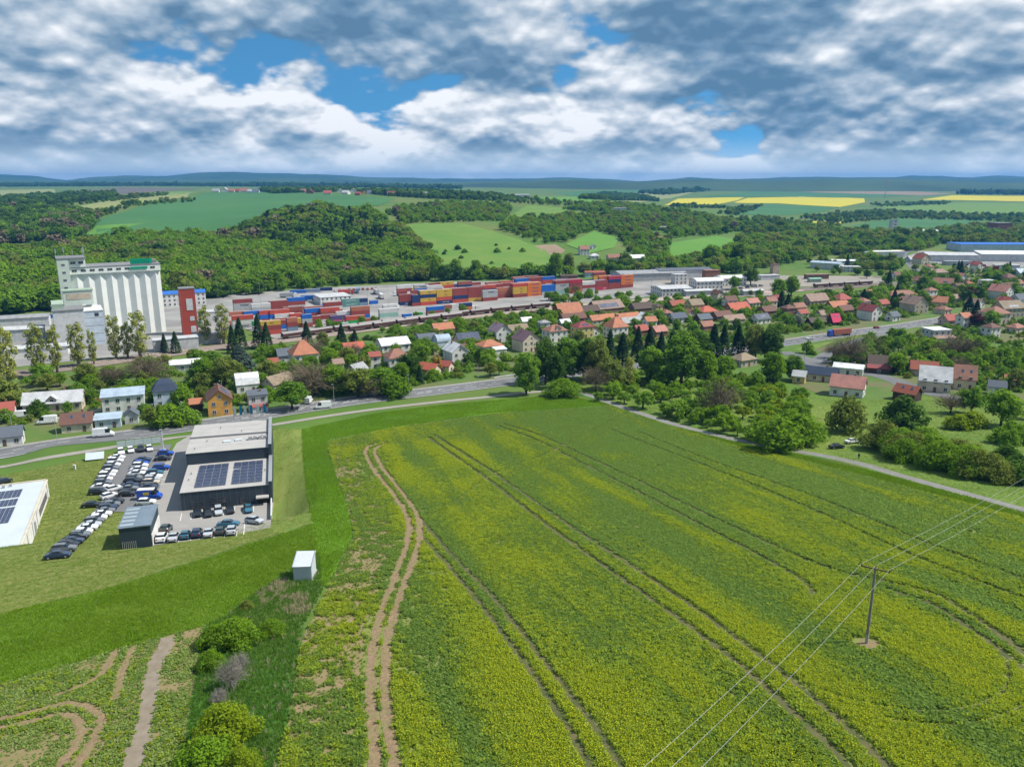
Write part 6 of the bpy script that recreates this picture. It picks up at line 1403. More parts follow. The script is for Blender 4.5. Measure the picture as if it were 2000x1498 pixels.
# low containers along the railway
LOW = [(759,627,[W_,'mint',W_],40,'tall pale stack by the railway'),(795,621,[B_],20,'small box by railway, left of green one'),(816,618,['green'],20,'small box by railway between blue ones'),(850,614,[B_,'brown'],40,'low railway side stack with blue top'),(873,611,['brown',G_],20,'low railway side stack right of blue topped one'),(887,609,[W_,W_],20,'low white railway side pair, left'),(905,607,[N_,O_],40,'low railway side stack in middle of row'),(925,605,[W_],20,'low white box at right end of railway side row')]
for (px, py, c, L, wh) in LOW: stack(Vector(GXY(px, py)), c, wh, L)
SA = [(476,615,[M_,G_,G_,M_],40),(511,616,[W_,G_,M_],40),(545,610,[M_,M_,'purple'],40),(579,603,[B_,M_,G_],40),(573,623,['brown',M_,W_],40),(613,622,['terracotta',M_,M_],40),(651,613,[M_,W_,M_],40),(685,606,['teal','teal',W_],40),(710,597,[N_,'steel'],20),(730,594,[B_],20),
      (475,641,[R_,W_,G_],40),(504,644,['green',W_],20),(528,653,[Y_,M_,R_],40),(547,629,[R_,B_,W_],40),(556,642,[M_,B_],20),(571,646,['terracotta',M_,'steel'],20),(583,638,[Y_,Y_],20),(600,639,[B_,G_,'brown'],20),(618,634,[M_,M_],20),(639,631,[M_,W_],40),(664,632,['purple','magenta'],40),(694,633,['red','green'],40),(700,617,[R_,W_],20),(729,629,['brown'],40),(661,640,['mint'],40)]
for i, (px, py, c, L) in enumerate(SA): stack(Vector(GXY(px, py)), c, '%s stack from left, %s row, left block' % (nth(i if i < 10 else i - 10), 'back' if i < 10 else 'front'), L)
MR = random.Random(5)
for i in range(9):
    px = 468 + 29.5 * i; stack(Vector(GXY(px, 633 - 1.35 * i)), [MR.choice([R_, M_, 'terracotta', R_, 'brown', W_, B_]) for _ in range(MR.choice((2, 3, 3)))], '%s stack from left, middle row, left block' % nth(i))
for px, py, c, lb in ((582,573,B_,'blue container on ground behind freight office'),(610,571,'steel','pale blue container on ground behind freight office'),(634,568,N_,'dark blue container on ground behind freight office'),(30,632,'terracotta','long orange brown trailer box left of silo'),(90,622,B_,'blue container left of silo store')): 
    g = G(px, py); container(g.x, g.y, g.z + 0.1, R(18), c, lb, 40, None, None)
print('containers', NCONT)

# ---- freight wagons on the two near tracks
M_WAG = mat('wagon rust brown', (.12, .06, .05), (.07, .04, .035), 0.8, 0.85); M_WAGT = mat('wagon grey cover', (.32, .30, .29), (.24, .22, .21), 0.6, 0.7); M_WHEEL = mat('wheel steel', (.05, .045, .04), None, 2, 0.6)
def wagon_parts():
    a = MB(); a.box(-7.6, 7.6, -1.35, 1.35, 1.0, 1.35); a.box(-7.9, -7.6, -1.0, 1.0, 1.05, 1.3); a.box(7.6, 7.9, -1.0, 1.0, 1.05, 1.3)
    for x in np.arange(-7, 7.1, 1.4): a.box(x - 0.08, x + 0.08, -1.42, 1.42, 1.0, 2.9)
    b = MB(); b.prism([(-1.3, 1.35), (1.3, 1.35), (1.38, 2.7), (0.8, 3.25), (-0.8, 3.25), (-1.38, 2.7)], -7.4, 7.4)
    c = MB(); c.prism([(-1.41, 2.72), (-0.82, 3.28), (0.82, 3.28), (1.41, 2.72), (1.43, 2.8), (0.84, 3.38), (-0.84, 3.38), (-1.43, 2.8)], -7.45, 7.45)
    w = MB()
    for x in (-0.9, 0.9):
        for y in (-0.75, 0.75): w.prism([(x + 0.46 * math.cos(t), 0.46 + 0.46 * math.sin(t)) for t in np.linspace(0, 5.76, 12)], y - 0.07, y + 0.07, axis='y')
    w.box(-1.4, 1.4, -0.5, 0.5, 0.5, 0.95)
    return a.mesh('underframe', M_WAG), b.mesh('wagon_body', M_WAG), c.mesh('cover', M_WAGT), w.mesh('bogie', M_WHEEL)
WP = wagon_parts()
def wagon_row(track, s0, s1, txt):
    line = [p for p in offset_line(RAILC, track)]; acc = 0; nxt = s0; k = 0
    for a, b in zip(line, line[1:]):
        L = (b - a).length
        while nxt < acc + L and nxt < s1:
            p = a + (b - a) * ((nxt - acc) / L); o = empty('freight_wagon', (p.x, p.y, Tz(p.x, p.y) + 0.36), math.atan2(b.y - a.y, b.x - a.x))
            for nme, me in zip(('underframe', 'wagon_body', 'cover'), WP[:3]): put(nme, me, o)
            for x in (-5.4, 5.4): q = put('bogie', WP[3], o); q.location = (x, 0, 0)
            tag(o, 'brown grey covered freight wagon, %s from left on the %s track' % (nth(k), txt), 'wagon', 'freight wagons standing beside the container yard'); nxt += 16.4; k += 1
        acc += L
cum = 0; marks = {}
for a, b in zip(RAILC, RAILC[1:]):
    cum += (b - a).length; q = proj((b.x, b.y, 0))[0]
    for nme_, v in (('a', 575), ('b', 1075), ('c', 690), ('d', 900), ('e', 1600), ('f', 1700)):
        if q >= v and nme_ not in marks: marks[nme_] = cum
wagon_row(3.2, marks['a'], marks['b'], 'far'); wagon_row(-1.4, marks['c'], marks['d'], 'near')
wagon_row(3.2, marks['e'], marks['f'], 'timber yard')

# ------------------------------------------------------------------ vehicles
CARC = dict(white=(.72,.73,.74), black=(.014,.015,.018), navy=(.02,.035,.08), blue=(.01,.07,.42), silver=(.42,.45,.48), grey=(.15,.165,.18), teal=(.03,.13,.20), beige=(.48,.43,.36), green=(.03,.055,.05), red=(.35,.03,.03))
def carm(k):
    n = 'car paint ' + k
    if n not in MATS:
        m = mat(n, CARC[k], tuple(c * 0.95 for c in CARC[k]), 1.0, 0.32, spec=0.5); m.node_tree.nodes['Principled BSDF'].inputs['Coat Weight'].default_value = 0.6; m.node_tree.nodes['Principled BSDF'].inputs['Coat Roughness'].default_value = 0.08
    return MATS[n]
M_CGL = mat('car glass', (.012, .016, .02), (.02, .026, .03), 1, 0.08, spec=0.7); M_TYRE = mat('tyre', (.02, .02, .02), None, 3, 0.9); M_RIM = mat('alloy rim', (.45, .46, .47), None, 3, 0.35, metal=0.7); M_LAMP = mat('headlight glass', (.65, .68, .70), None, 2, 0.15); M_TAIL = mat('tail light', (.35, .01, .012), None, 2, 0.25)
def car_meshes(kind):
    # stations along x: x, half width, sill z, belt z, roof z, cabin half width at roof
    if kind == 'sedan': S = [(-2.28,.62,.42,.62,.62,0),(-2.2,.80,.28,.80,.80,0),(-1.75,.88,.24,.96,.98,0),(-1.35,.90,.24,.98,1.06,.70),(-0.85,.90,.24,.99,1.38,.62),(0,.91,.24,.97,1.44,.63),(.45,.91,.24,.95,1.40,.62),(1.0,.90,.24,.94,1.05,.72),(1.2,.90,.24,.93,.93,0),(1.8,.87,.25,.84,.84,0),(2.2,.76,.30,.68,.68,0),(2.3,.58,.40,.56,.56,0)]
    elif kind == 'suv': S = [(-2.22,.70,.45,.80,.80,0),(-2.16,.86,.34,1.02,1.06,0),(-1.98,.91,.30,1.10,1.28,.76),(-1.6,.92,.30,1.10,1.60,.68),(-0.5,.93,.30,1.08,1.66,.68),(.35,.93,.30,1.06,1.60,.67),(.95,.92,.30,1.05,1.16,.76),(1.15,.92,.30,1.04,1.04,0),(1.8,.90,.32,.96,.96,0),(2.15,.80,.36,.80,.80,0),(2.25,.62,.45,.66,.66,0)]
    elif kind == 'hatch': S = [(-2.0,.66,.42,.74,.74,0),(-1.95,.82,.30,.96,1.0,0),(-1.8,.87,.26,1.0,1.14,.72),(-1.3,.88,.26,1.0,1.44,.64),(-0.3,.89,.26,.98,1.48,.64),(.35,.89,.26,.96,1.42,.63),(.95,.88,.26,.95,1.06,.72),(1.15,.88,.26,.94,.94,0),(1.7,.85,.28,.84,.84,0),(2.0,.74,.33,.68,.68,0),(2.08,.56,.42,.58,.58,0)]
    else: S = [(-2.9,.86,.40,1.2,2.35,.84),(-2.84,.97,.34,1.25,2.5,.88),(-1.2,.99,.32,1.25,2.56,.90),(.6,.99,.32,1.25,2.54,.89),(1.2,.99,.32,1.24,2.40,.86),(1.9,.97,.32,1.22,1.62,.84),(2.1,.96,.32,1.2,1.34,.0),(2.6,.90,.34,1.05,1.05,0),(2.85,.78,.38,.82,.82,0),(2.92,.6,.45,.7,.7,0)]
    body = MB(); glass = MB(); rows = []
    for (x, w, s, b, r, t) in S:
        cab = t > 0
        rows.append([(x, -w * .9, s), (x, -w, s + .22), (x, -w, b - .08), (x, -w * .96, b), (x, -(t if cab else w * .80), r if cab else b + (r - b) * .6 + .03), (x, (t if cab else w * .80), r if cab else b + (r - b) * .6 + .03), (x, w * .96, b), (x, w, b - .08), (x, w, s + .22), (x, w * .9, s)])
    for i in range(len(S) - 1):
        for k in range(9):
            q = [rows[i][k], rows[i][k + 1], rows[i + 1][k + 1], rows[i + 1][k]]; c0, c1 = S[i][5] > 0, S[i + 1][5] > 0; gl = False
            if kind == 'van':
                if k in (3, 5) and c0 and c1 and S[i][0] >= .5: gl = True
                if k == 4 and (c0 and c1) and S[i][0] >= 1.1: gl = True
            else:
                if k in (3, 5) and (c0 and c1): gl = True
                if k == 4 and ((c0 and c1 and abs(S[i][4] - S[i + 1][4]) > .18)): gl = True
            (glass if gl else body).add(q, [(0, 1, 2, 3)])
    for r in (rows[0], rows[-1]): body.add(r, [tuple(range(10))])
    body.add([(x, y * .98, .26) for x in (S[1][0], S[-2][0]) for y in (-.85, .85)], [(0, 1, 3, 2)])
    if kind == 'van':                                            # a long box needs its rear windows closed: none built, panel van
        pass
    wb = (S[0][0] * .63, S[-1][0] * .64) if kind != 'van' else (-1.75, 1.85); rad = .33 if kind != 'suv' else .37
    ty = MB(); ty.prism([(rad * math.cos(t), rad * math.sin(t)) for t in np.linspace(0, 2 * math.pi, 15)[:-1]], -.11, .11, axis='y')
    rm = MB(); rm.prism([(rad * .62 * math.cos(t), rad * .62 * math.sin(t)) for t in np.linspace(0, 2 * math.pi, 11)[:-1]], -.125, .125, axis='y')
    lp = MB(); lp.box(-.12, .02, -.2, .2, -.07, .07); tl = MB(); tl.box(-.02, .08, -.16, .16, -.10, .10)
    B = body.mesh('body', carm('white'), True); Gm = glass.mesh('window_glass', M_CGL, True)
    return dict(body=B, glass=Gm, tyre=ty.mesh('wheel', M_TYRE), rim=rm.mesh('rim', M_RIM), lamp=lp.mesh('headlight', M_LAMP), tail=tl.mesh('tail_light', M_TAIL), wb=wb, rad=rad, hw=max(s[1] for s in S) - .1, fx=S[-2][0], fz=S[-2][3] - .06, rx=S[1][0], rz=S[1][3] - .14)
CARP = {k: car_meshes(k) for k in ('sedan', 'suv', 'hatch', 'van')}
def car_at(x, y, yaw, col, kind, label, group=None, name=None, cat=None, z=None, sc=1.0):
    P = CARP[kind]; dz = Tz(x, y) + 0.12 if z is None else z
    o = empty(name or {'van': 'van'}.get(kind, 'car'), (x, y, dz), yaw, sc); tag(o, label, cat or ('van' if kind == 'van' else 'car'), group)
    e = 1.6; sx = Tz(x + e * math.cos(yaw), y + e * math.sin(yaw)) - Tz(x - e * math.cos(yaw), y - e * math.sin(yaw)); sy = Tz(x - .8 * math.sin(yaw), y + .8 * math.cos(yaw)) - Tz(x + .8 * math.sin(yaw), y - .8 * math.cos(yaw))
    o.rotation_euler = (math.atan2(sy, 1.6), -math.atan2(sx, 2 * e), yaw)
    put('body', P['body'], o, carm(col)); put('window_glass', P['glass'], o)
    for wx in P['wb']:
        for s in (-1, 1):
            w = put('wheel', P['tyre'], o); w.location = (wx, s * P['hw'], P['rad']); put('rim', P['rim'], w)
    for s in (-1, 1):
        l = put('headlight', P['lamp'], o); l.location = (P['fx'] - .02, s * P['hw'] * .72, P['fz']); t = put('tail_light', P['tail'], o); t.location = (P['rx'] - .06, s * P['hw'] * .74, P['rz'])
    return o
def car(px, py, yaw, col, kind, label, group=None, **kw):
    g = G(px, py); return car_at(g.x, g.y, R(yaw), col, kind, label, group, **kw)
Z5 = lambda zx, zy: (60 + zx / 5.76, 850 + zy / 5.76 + 2)
Z6 = lambda zx, zy: (210 + zx / 5.714, 820 + zy / 5.714 + 2)
def row(pts, conv, yaw, kinds, phrase, group, jit=2):
    for i, (zx, zy, c) in enumerate(pts): 
        px, py = conv(zx, zy); car(px, py, yaw + random.uniform(-jit, jit), c, kinds[i % len(kinds)], '%s car, %s' % (c, phrase % nth(i)), group)
LOTG = 'cars parked at the showroom'
row([(970,262,'white'),(950,302,'white'),(925,345,'white'),(902,386,'grey'),(880,426,'white'),(856,466,'white'),(832,506,'white'),(815,550,'grey'),(785,594,'white'),(765,652,'black')], Z5, 8, ('sedan', 'suv', 'hatch', 'suv'), '%s from the road in left parking row', LOTG)
row([(1262,288,'navy'),(1242,326,'blue'),(1230,358,'white'),(1215,398,'white'),(1195,442,'white'),(1165,490,'grey'),(1150,530,'black'),(1122,576,'navy'),(1108,612,'grey'),(1090,672,'black')], Z5, 8, ('sedan', 'hatch', 'suv', 'sedan'), '%s from the road in middle parking row', LOTG)
row([(1520,217,'blue'),(1490,272,'black'),(1470,377,'blue'),(1398,437,'teal'),(1385,476,'white'),(1365,510,'silver'),(1355,546,'beige'),(1330,596,'navy')], Z5, 8, ('suv', 'sedan', 'suv'), '%s from the road in right parking row', LOTG)
row([(1018,200,'white'),(1126,178,'white'),(1240,165,'black'),(1338,160,'white')], Z5, -60, ('suv', 'hatch'), '%s from left in front of the panel fence', LOTG)
row([(945,758,'black'),(910,792,'grey'),(868,832,'navy'),(838,866,'grey'),(802,902,'white'),(758,944,'white'),(716,980,'grey'),(680,1022,'silver'),(640,1056,'white'),(590,1102,'white'),(556,1138,'grey'),(512,1172,'black'),(462,1214,'navy'),(420,1254,'black'),(378,1302,'grey'),(310,1372,'navy')], Z5, 14, ('sedan', 'hatch', 'suv', 'sedan'), '%s from top of the diagonal row on grass', LOTG)
row([(1005,1052,'black'),(1120,1050,'black'),(1240,1032,'silver'),(1370,1016,'black'),(1570,1002,'teal')], Z6, -66, ('hatch', 'sedan', 'suv'), '%s from left facing out from the showroom wall', LOTG)
row([(490,1352,'grey'),(612,1338,'white'),(742,1330,'silver'),(872,1306,'teal'),(1000,1288,'navy'),(1130,1280,'silver'),(1258,1262,'green'),(1388,1256,'silver')], Z6, 104, ('hatch', 'suv', 'sedan'), '%s from left along the lower car park bank', LOTG)
for zx, zy, ya, c, k, lb in ((520,1262,100,'white','suv','white car parked right beside the dark box office'),(655,1242,100,'green','suv','dark green car behind the lower bank row'),(1350,1180,8,'teal','sedan','long dark teal estate car standing across the lower bays'),(1640,1146,-22,'silver','hatch','silver car parked askew at the car park corner'),(468,1020,80,'navy','hatch','dark car half hidden behind the box office')): px, py = Z6(zx, zy); car(px, py, ya, c, k, lb, LOTG)
for zx, zy, ya, c, k, lb in ((690,795,8,'black','sedan','black car alone on grass left of the diagonal row'),(935,612,48,'white','hatch','upper of two white cars parked askew between rows'),(880,694,52,'white','hatch','lower of two white cars parked askew between rows'),(1305,770,8,'white','suv','white estate car just above the dark box office')): px, py = Z5(zx, zy); car(px, py, ya, c, k, lb, LOTG)
bv = car(*Z5(1345, 705), 8, 'blue', 'van', 'blue van with white roof and yellow lettering in right parking row', LOTG)
q = MB(); q.box(-2.75, 1.2, -.86, .86, 2.5, 2.64); q.build('white_roof', wallm('white'), bv); q = MB(); q.box(-1.3, 0.1, -1.0, -.955, 1.3, 2.0); q.build('yellow_panel', mat('yellow sign', (.7, .5, .03), None, 1, .6), bv)
car(203, 853, 17, 'white', 'van', 'long white van driving on the main road at left', None, sc=1.1); car(631, 798, 200, 'white', 'van', 'white van driving on the main road near centre')
car(45, 816, 20, 'white', 'van', 'white van parked beside pale blue house'); car(92, 828, 200, 'white', 'van', 'white camper parked left of brown roofed house', sc=1.1); car(362, 780, 100, 'white', 'suv', 'pale car parked right of navy roofed house')
car(1634, 876, 12, 'black', 'sedan', 'black car parked on grass beside the field lane'); car(1664, 866, 18, 'white', 'sedan', 'white car parked on grass by the big hedge'); car(8, 945, 80, 'black', 'suv', 'black car parked above the cream warehouse')
car(1582, 663, 200, 'white', 'sedan', 'white car driving ahead of the blue truck'); car(1712, 642, 20, 'red', 'hatch', 'dark red car on main road behind the truck'); car(1615, 709, 10, 'white', 'hatch', 'small pale car on side road above slate blue roof'); car(604, 787, 90, 'white', 'van', 'small white van parked behind garden wall'); car(188, 786, 20, 'red', 'hatch', 'dark red car behind the two storey white house')
def truck(px, py, yaw, cabc, boxc, label, blen=12.6):
    g = G(px, py); o = empty('truck', (g.x, g.y, g.z + 0.12), R(yaw)); L = blen
    m = MB(); m.prism([(L/2 + .6, .6), (L/2 + 2.7, .6), (L/2 + 2.75, 1.7), (L/2 + 2.55, 3.2), (L/2 + 1.7, 3.7), (L/2 + .6, 3.7)], -1.22, 1.22, axis='y'); m.build('cab', carm(cabc), o)
    m = MB(); m.prism([(L/2 + 2.77, 1.9), (L/2 + 2.78, 2.0), (L/2 + 2.6, 3.0), (L/2 + 2.56, 3.0)], -1.05, 1.05, axis='y'); m.build('windscreen', M_CGL, o)
    m = MB(); m.box(-L/2, L/2, -1.25, 1.25, 1.15, 3.9); m.build('trailer_box', contm(boxc), o)
    for k in range(12): m = MB(); x = -L/2 + (k + .5) * L/12; m.box(x - .05, x + .05, -1.30, -1.25, 1.2, 3.85); m.build('trailer_rib', contm(boxc), o)
    m = MB(); m.box(-L/2, L/2 + 2.2, -.5, .5, .75, 1.15); m.build('chassis', M_WHEEL, o)
    for x in (-L/2 + 1.2, -L/2 + 2.5, -L/2 + 3.8, L/2 - .6, L/2 + 1.9):
        for s in (-1, 1): w = MB(); w.prism([(.5 * math.cos(t), .5 * math.sin(t)) for t in np.linspace(0, 5.8, 13)], -.15, .15, axis='y'); q = w.build('wheel', M_TYRE, o); q.location = (x, s * 1.05, .5)
    tag(o, label, 'truck'); return o
truck(1642, 656, 202, 'blue', 'brown', 'truck with blue cab and brown trailer on the main road')
truck(698, 572, 100, 'white', 'steel', 'truck with white cab at back of the freight yard'); truck(785, 578, 200, 'white', 'maroon', 'truck with white cab beside dark container stack', 8)
truck(1030, 546, 20, 'white', 'orange', 'truck with orange box behind the main container block', 8); truck(560, 582, 15, 'white', 'grey', 'grey trailer truck behind the left container block', 10); truck(1052, 549, 180, 'white', 'brown', 'truck with white cab at rear edge of container block', 8)

for i, (px, py, ya, cc_, bc_) in enumerate(((640,606,25,'white','blue'),(745,584,110,'blue','white'),(735,575,110,'white','grey'),(672,576,20,'red','red'),(760,606,28,'white','white'),(600,588,15,'red','blue'),(1190,560,20,'white','grey'))): truck(px, py, ya, cc_, bc_, '%s cab truck with %s box standing in freight yard, %s from left' % (cc_, bc_, nth(i)), 9)
yr = random.Random(2)
for i in range(10): px = 655 + 9 * i; car(px, 569 - 0.5 * i + yr.uniform(-1, 1), 110, yr.choice(('white', 'grey', 'silver', 'black', 'red')), 'hatch', 'small car parked behind freight office, %s from left' % nth(i), 'cars behind the freight office')
for i in range(8): car(1395 + 13 * i, 571 - 1.6 * i, 20, yr.choice(('white', 'grey', 'silver', 'navy')), 'van' if i % 3 == 0 else 'hatch', 'small vehicle parked in works yard, %s from left' % nth(i), 'vehicles in the works yard')
for i in range(12): car(1800 + 15 * i, 514 + 0.9 * i, 100, yr.choice(('white', 'grey', 'silver', 'navy', 'red')), 'van' if i % 4 == 0 else 'hatch', 'small vehicle parked before the warehouses, %s from left' % nth(i), 'vehicles before the warehouses')
# ------------------------------------------------------------------ pole, wires, lamps, signs
M_POLE = mat('weathered pole', (.26, .24, .21), (.18, .165, .15), 3, .9); M_WIRE = mat('aluminium wire', (.42, .43, .42), None, 2, .5, metal=.3); M_INS = mat('insulator', (.10, .06, .04), None, 3, .3); M_CONC = mat('concrete post', (.36, .35, .33), None, 2, .9)
def line_pole(p, yaw, h, label):
    o = empty('power_pole', p, yaw); m = MB(); m.tube([(0, 0, -.5), (0, 0, h)], [.21, .15], 8); m.build('shaft', M_POLE, o)
    m = MB(); m.box(-1.75, 1.75, -.06, .06, h - .25, h - .11); m.build('crossarm', M_INS, o)
    for s in (-1, 1): m = MB(); m.tube([(s * .08, -.08, h - 1.1), (s * .8, -.08, h - .25)], .03, 4); m.build('brace', M_INS, o)
    for x, z in ((-1.65, h - .11), (0, h), (1.65, h - .11)): m = MB(); m.tube([(x, 0, z), (x, 0, z + .12), (x, 0, z + .3)], [.05, .09, .05], 7); m.build('insulator', M_INS, o)
    m = MB(); m.tube([(0, 0, -.3), (0, 0, 1.4)], .21, 8); m.build('concrete_foot', M_CONC, o)
    tag(o, label, 'power pole'); return o
PH = 11.0
ax = (Vector((math.cos(R(-32)), math.sin(R(-32)))))
line_pole(POLE, R(-32), PH, 'wooden power pole with crossarm standing alone in the rape field')
def next_pole(px, py, Y): p = at_depth(px, py, Y); return p
EndR = Vector((POLE.x + 72, POLE.y + 64)); EndL = Vector((POLE.x - 47, POLE.y - 56))
for e, nme_ in ((EndR, 'far'), (EndL, 'near')): 
    line_pole((e.x, e.y, Tz(e.x, e.y)), R(-40), PH, 'power pole carrying the wires on at the %s end of the span' % nme_)
for k, (x, zz) in enumerate(((-1.65, PH + .18), (0, PH + .3), (1.65, PH + .18))):
    for e, side in ((EndL, 'left'), (EndR, 'right')):
        a = Vector((POLE.x + ax.x * x, POLE.y + ax.y * x, POLE.z + zz)); a2 = Vector((math.cos(R(-40)), math.sin(R(-40)))); b = Vector((e.x + a2.x * x, e.y + a2.y * x, Tz(e.x, e.y) + zz))
        pts = [a + (b - a) * t - Vector((0, 0, 4 * 0.8 * t * (1 - t))) for t in np.linspace(0, 1, 22)]
        m = MB(); m.tube(pts, .017, 4); tag(m.build('power_wire', M_WIRE), '%s power wire from field pole towards lower left' % ('upper', 'middle', 'lower')[k] if side == 'left' else '%s power wire from field pole towards right edge' % ('upper', 'middle', 'lower')[k], 'wire', 'wires of the field power line')
def lamp(px, py, h, label, arm=True, yaw=0):
    g = G(px, py); o = empty('street_lamp', g, yaw); m = MB(); m.tube([(0, 0, -.3), (0, 0, h)], [.10, .06], 6); m.build('post', M_CONC, o)
    if arm: m = MB(); m.tube([(0, 0, h - .1), (0, -.8, h + .25), (0, -1.8, h + .3)], .04, 5); m.build('arm', M_STEEL, o); m = MB(); m.box(-.14, .14, -2.4, -1.7, h + .22, h + .36); m.build('lamp_head', M_STEEL, o)
    tag(o, label, 'street lamp', 'street lamps')
for i, (px, py) in enumerate(((27,857),(113,868),(308,836),(653,794),(799,773),(934,755),(436,786))): lamp(px, py, 8.5, 'grey street lamp along the main road, %s' % ('beside low slate roofed house', 'left of brown roofed house', 'before pale tree left of showroom', 'right of the white van', 'at centre above red garage', 'left of tall birch', 'behind solar roofed orange house')[i])
lamp(1570, 712, 9, 'dark lamp post at the side road bend', True)
for i, (px, py, h) in enumerate(((719,598,26),(1272,585,30),(760,625,22),(512,628,24))): lamp(px, py, h, 'tall thin floodlight mast in freight yard, %s' % ('by freight office', 'before white workshop', 'at railway side pale stack', 'among left block containers')[i])
# flags, pylon, panel fence and sign by the showroom
M_FLAGS = [mat('flag white', (.7, .72, .75), None, 1, .8), mat('flag blue', (.02, .22, .45), None, 1, .8)]
for i, (px, py, c) in enumerate(((458,829,0),(470,828,1),(478,827,0),(490,826,1),(503,825,0),(516,823,1))):
    g = G(px, py); o = empty('flag', g, 0); m = MB(); m.tube([(0, 0, 0), (0, 0, 6.5)], .05, 5); m.build('flagpole', M_STEEL, o)
    m = MB(); V = [(.06 + .9 * t, .06 * math.sin(4 * t), 6.4 - z - .25 * t * (1 - z / 3)) for t in (0, .5, 1) for z in (0, 1.1, 2.2, 3.2)]; m.add(V, [(a * 4 + b, a * 4 + b + 1, a * 4 + b + 5, a * 4 + b + 4) for a in range(2) for b in range(3)]); m.build('cloth', M_FLAGS[c], o)
    tag(o, '%s showroom flag by the road, %s from left' % (('white', 'blue')[c], nth(i)), 'flag', 'flags at the showroom')
def pylon(px, py, h):
    g = G(px, py); o = empty('sign_pylon', g, DEAL_YAW); m = MB(); m.box(-.28, .28, -.28, .28, 0, h); m.build('column', wallm('lgrey'), o); m = MB(); m.box(-.8, .8, -.7, .7, -.2, .35); m.build('base', wallm('lgrey'), o); m = MB(); m.box(-.42, .42, -.34, .34, h, h + .35); m.build('cap', M_STEEL, o)
    tag(o, 'slim grey sign pylon at the showroom entrance', 'sign')
pylon(318, 880, 6.2)
M_CLEAR = mat('frosted panel', (.50, .56, .58), (.45, .51, .54), 1, .3)
a_ = Vector(GXY(229, 875)); b_ = Vector(GXY(314, 865))
o_ = empty('panel_fence', (a_.x, a_.y, Tz(a_.x, a_.y)), math.atan2(b_.y - a_.y, b_.x - a_.x)); Lf = (b_ - a_).length
for k in range(5): m = MB(); m.box(k * Lf / 5 + .06, (k + 1) * Lf / 5 - .06, -.03, .03, .1, 2.0); m.build('panel', M_CLEAR, o_); m = MB(); m.box(k * Lf / 5 - .05, k * Lf / 5 + .05, -.05, .05, 0, 2.1); m.build('post', M_STEEL, o_)
tag(o_, 'pale frosted panel fence between car park and footpath', 'fence')
g_ = G(186, 898); o_ = empty('billboard', g_, R(20)); m = MB(); m.add([(-2.4, -1.1, .5), (2.4, -1.1, .5), (2.4, 1.1, 2.0), (-2.4, 1.1, 2.0), (-2.4, -1.0, .4), (2.4, -1.0, .4), (2.4, 1.2, 1.9), (-2.4, 1.2, 1.9)], [(0, 1, 2, 3), (7, 6, 5, 4), (0, 4, 5, 1), (1, 5, 6, 2), (2, 6, 7, 3), (3, 7, 4, 0)]); m.build('board', M_CLEAR, o_)
for x in (-2, 2): m = MB(); m.box(x - .06, x + .06, .5, .62, 0, 1.5); m.build('leg', M_STEEL, o_)
tag(o_, 'pale tilted board on the grass left of the car park', 'sign')
g_ = G(146, 917); m = MB(); m.box(-.3, .3, -.2, .2, 0, 1.3); m.box(-.36, .36, -.26, .26, 1.3, 1.4); o_ = m.build('meter_cabinet', wallm('white')); o_.location = g_; tag(o_, 'small white meter cabinet on the mown grass', 'cabinet')
# noise wall by the road bend and guard rail
a_ = Vector(GXY(965, 741)); b_ = Vector(GXY(1008, 735)); o_ = empty('road_barrier', (a_.x, a_.y, Tz(a_.x, a_.y)), math.atan2(b_.y - a_.y, b_.x - a_.x)); Lf = (b_ - a_).length
m = MB(); m.box(0, Lf, -.1, .1, .4, 1.0); m.build('rail_panel', wallm('lgrey'), o_)
for k in range(6): m = MB(); m.box(k * Lf / 5 - .06, k * Lf / 5 + .06, -.06, .14, 0, .9); m.build('post', M_STEEL, o_)
tag(o_, 'pale barrier along the road before the tall birch', 'barrier')
# a walker by the hedge
def person(px, py):
    g = G(px, py); me = bpy.data.meshes.new('person')
    J = [(0,0,.95),(0,0,1.2),(0,0,1.45),(0,0,1.56),(0,.01,1.70),(.2,0,1.42),(.26,.02,1.15),(.25,-.06,.90),(-.2,0,1.42),(-.26,-.02,1.15),(-.25,-.1,.92),(.1,0,.9),(.12,-.08,.5),(.12,.04,.08),(.12,-.1,.03),(-.1,0,.9),(-.12,.08,.5),(-.12,.2,.08),(-.12,.06,.03)]
    E = [(0,1),(1,2),(2,3),(3,4),(2,5),(5,6),(6,7),(2,8),(8,9),(9,10),(0,11),(11,12),(12,13),(13,14),(0,15),(15,16),(16,17),(17,18)]
    rad = [.16,.15,.17,.06,.105,.075,.055,.04,.075,.055,.04,.095,.07,.05,.045,.095,.07,.05,.045]
    me.from_pydata(J, E, []); o = put('person', me); o.location = g; o.rotation_euler = (0, 0, R(150)); me.materials.append(mat('dark clothing', (.03, .035, .05), (.05, .05, .06), 4, .9))
    sk = o.modifiers.new('skin', 'SKIN')
    for v, r in zip(me.skin_vertices[0].data, rad): v.radius = (r, r)
    me.skin_vertices[0].data[0].use_root = True; o.modifiers.new('sub', 'SUBSURF').levels = 1
    tag(o, 'person in dark clothes walking on the lane beside the hedge', 'person')
person(1677, 897)
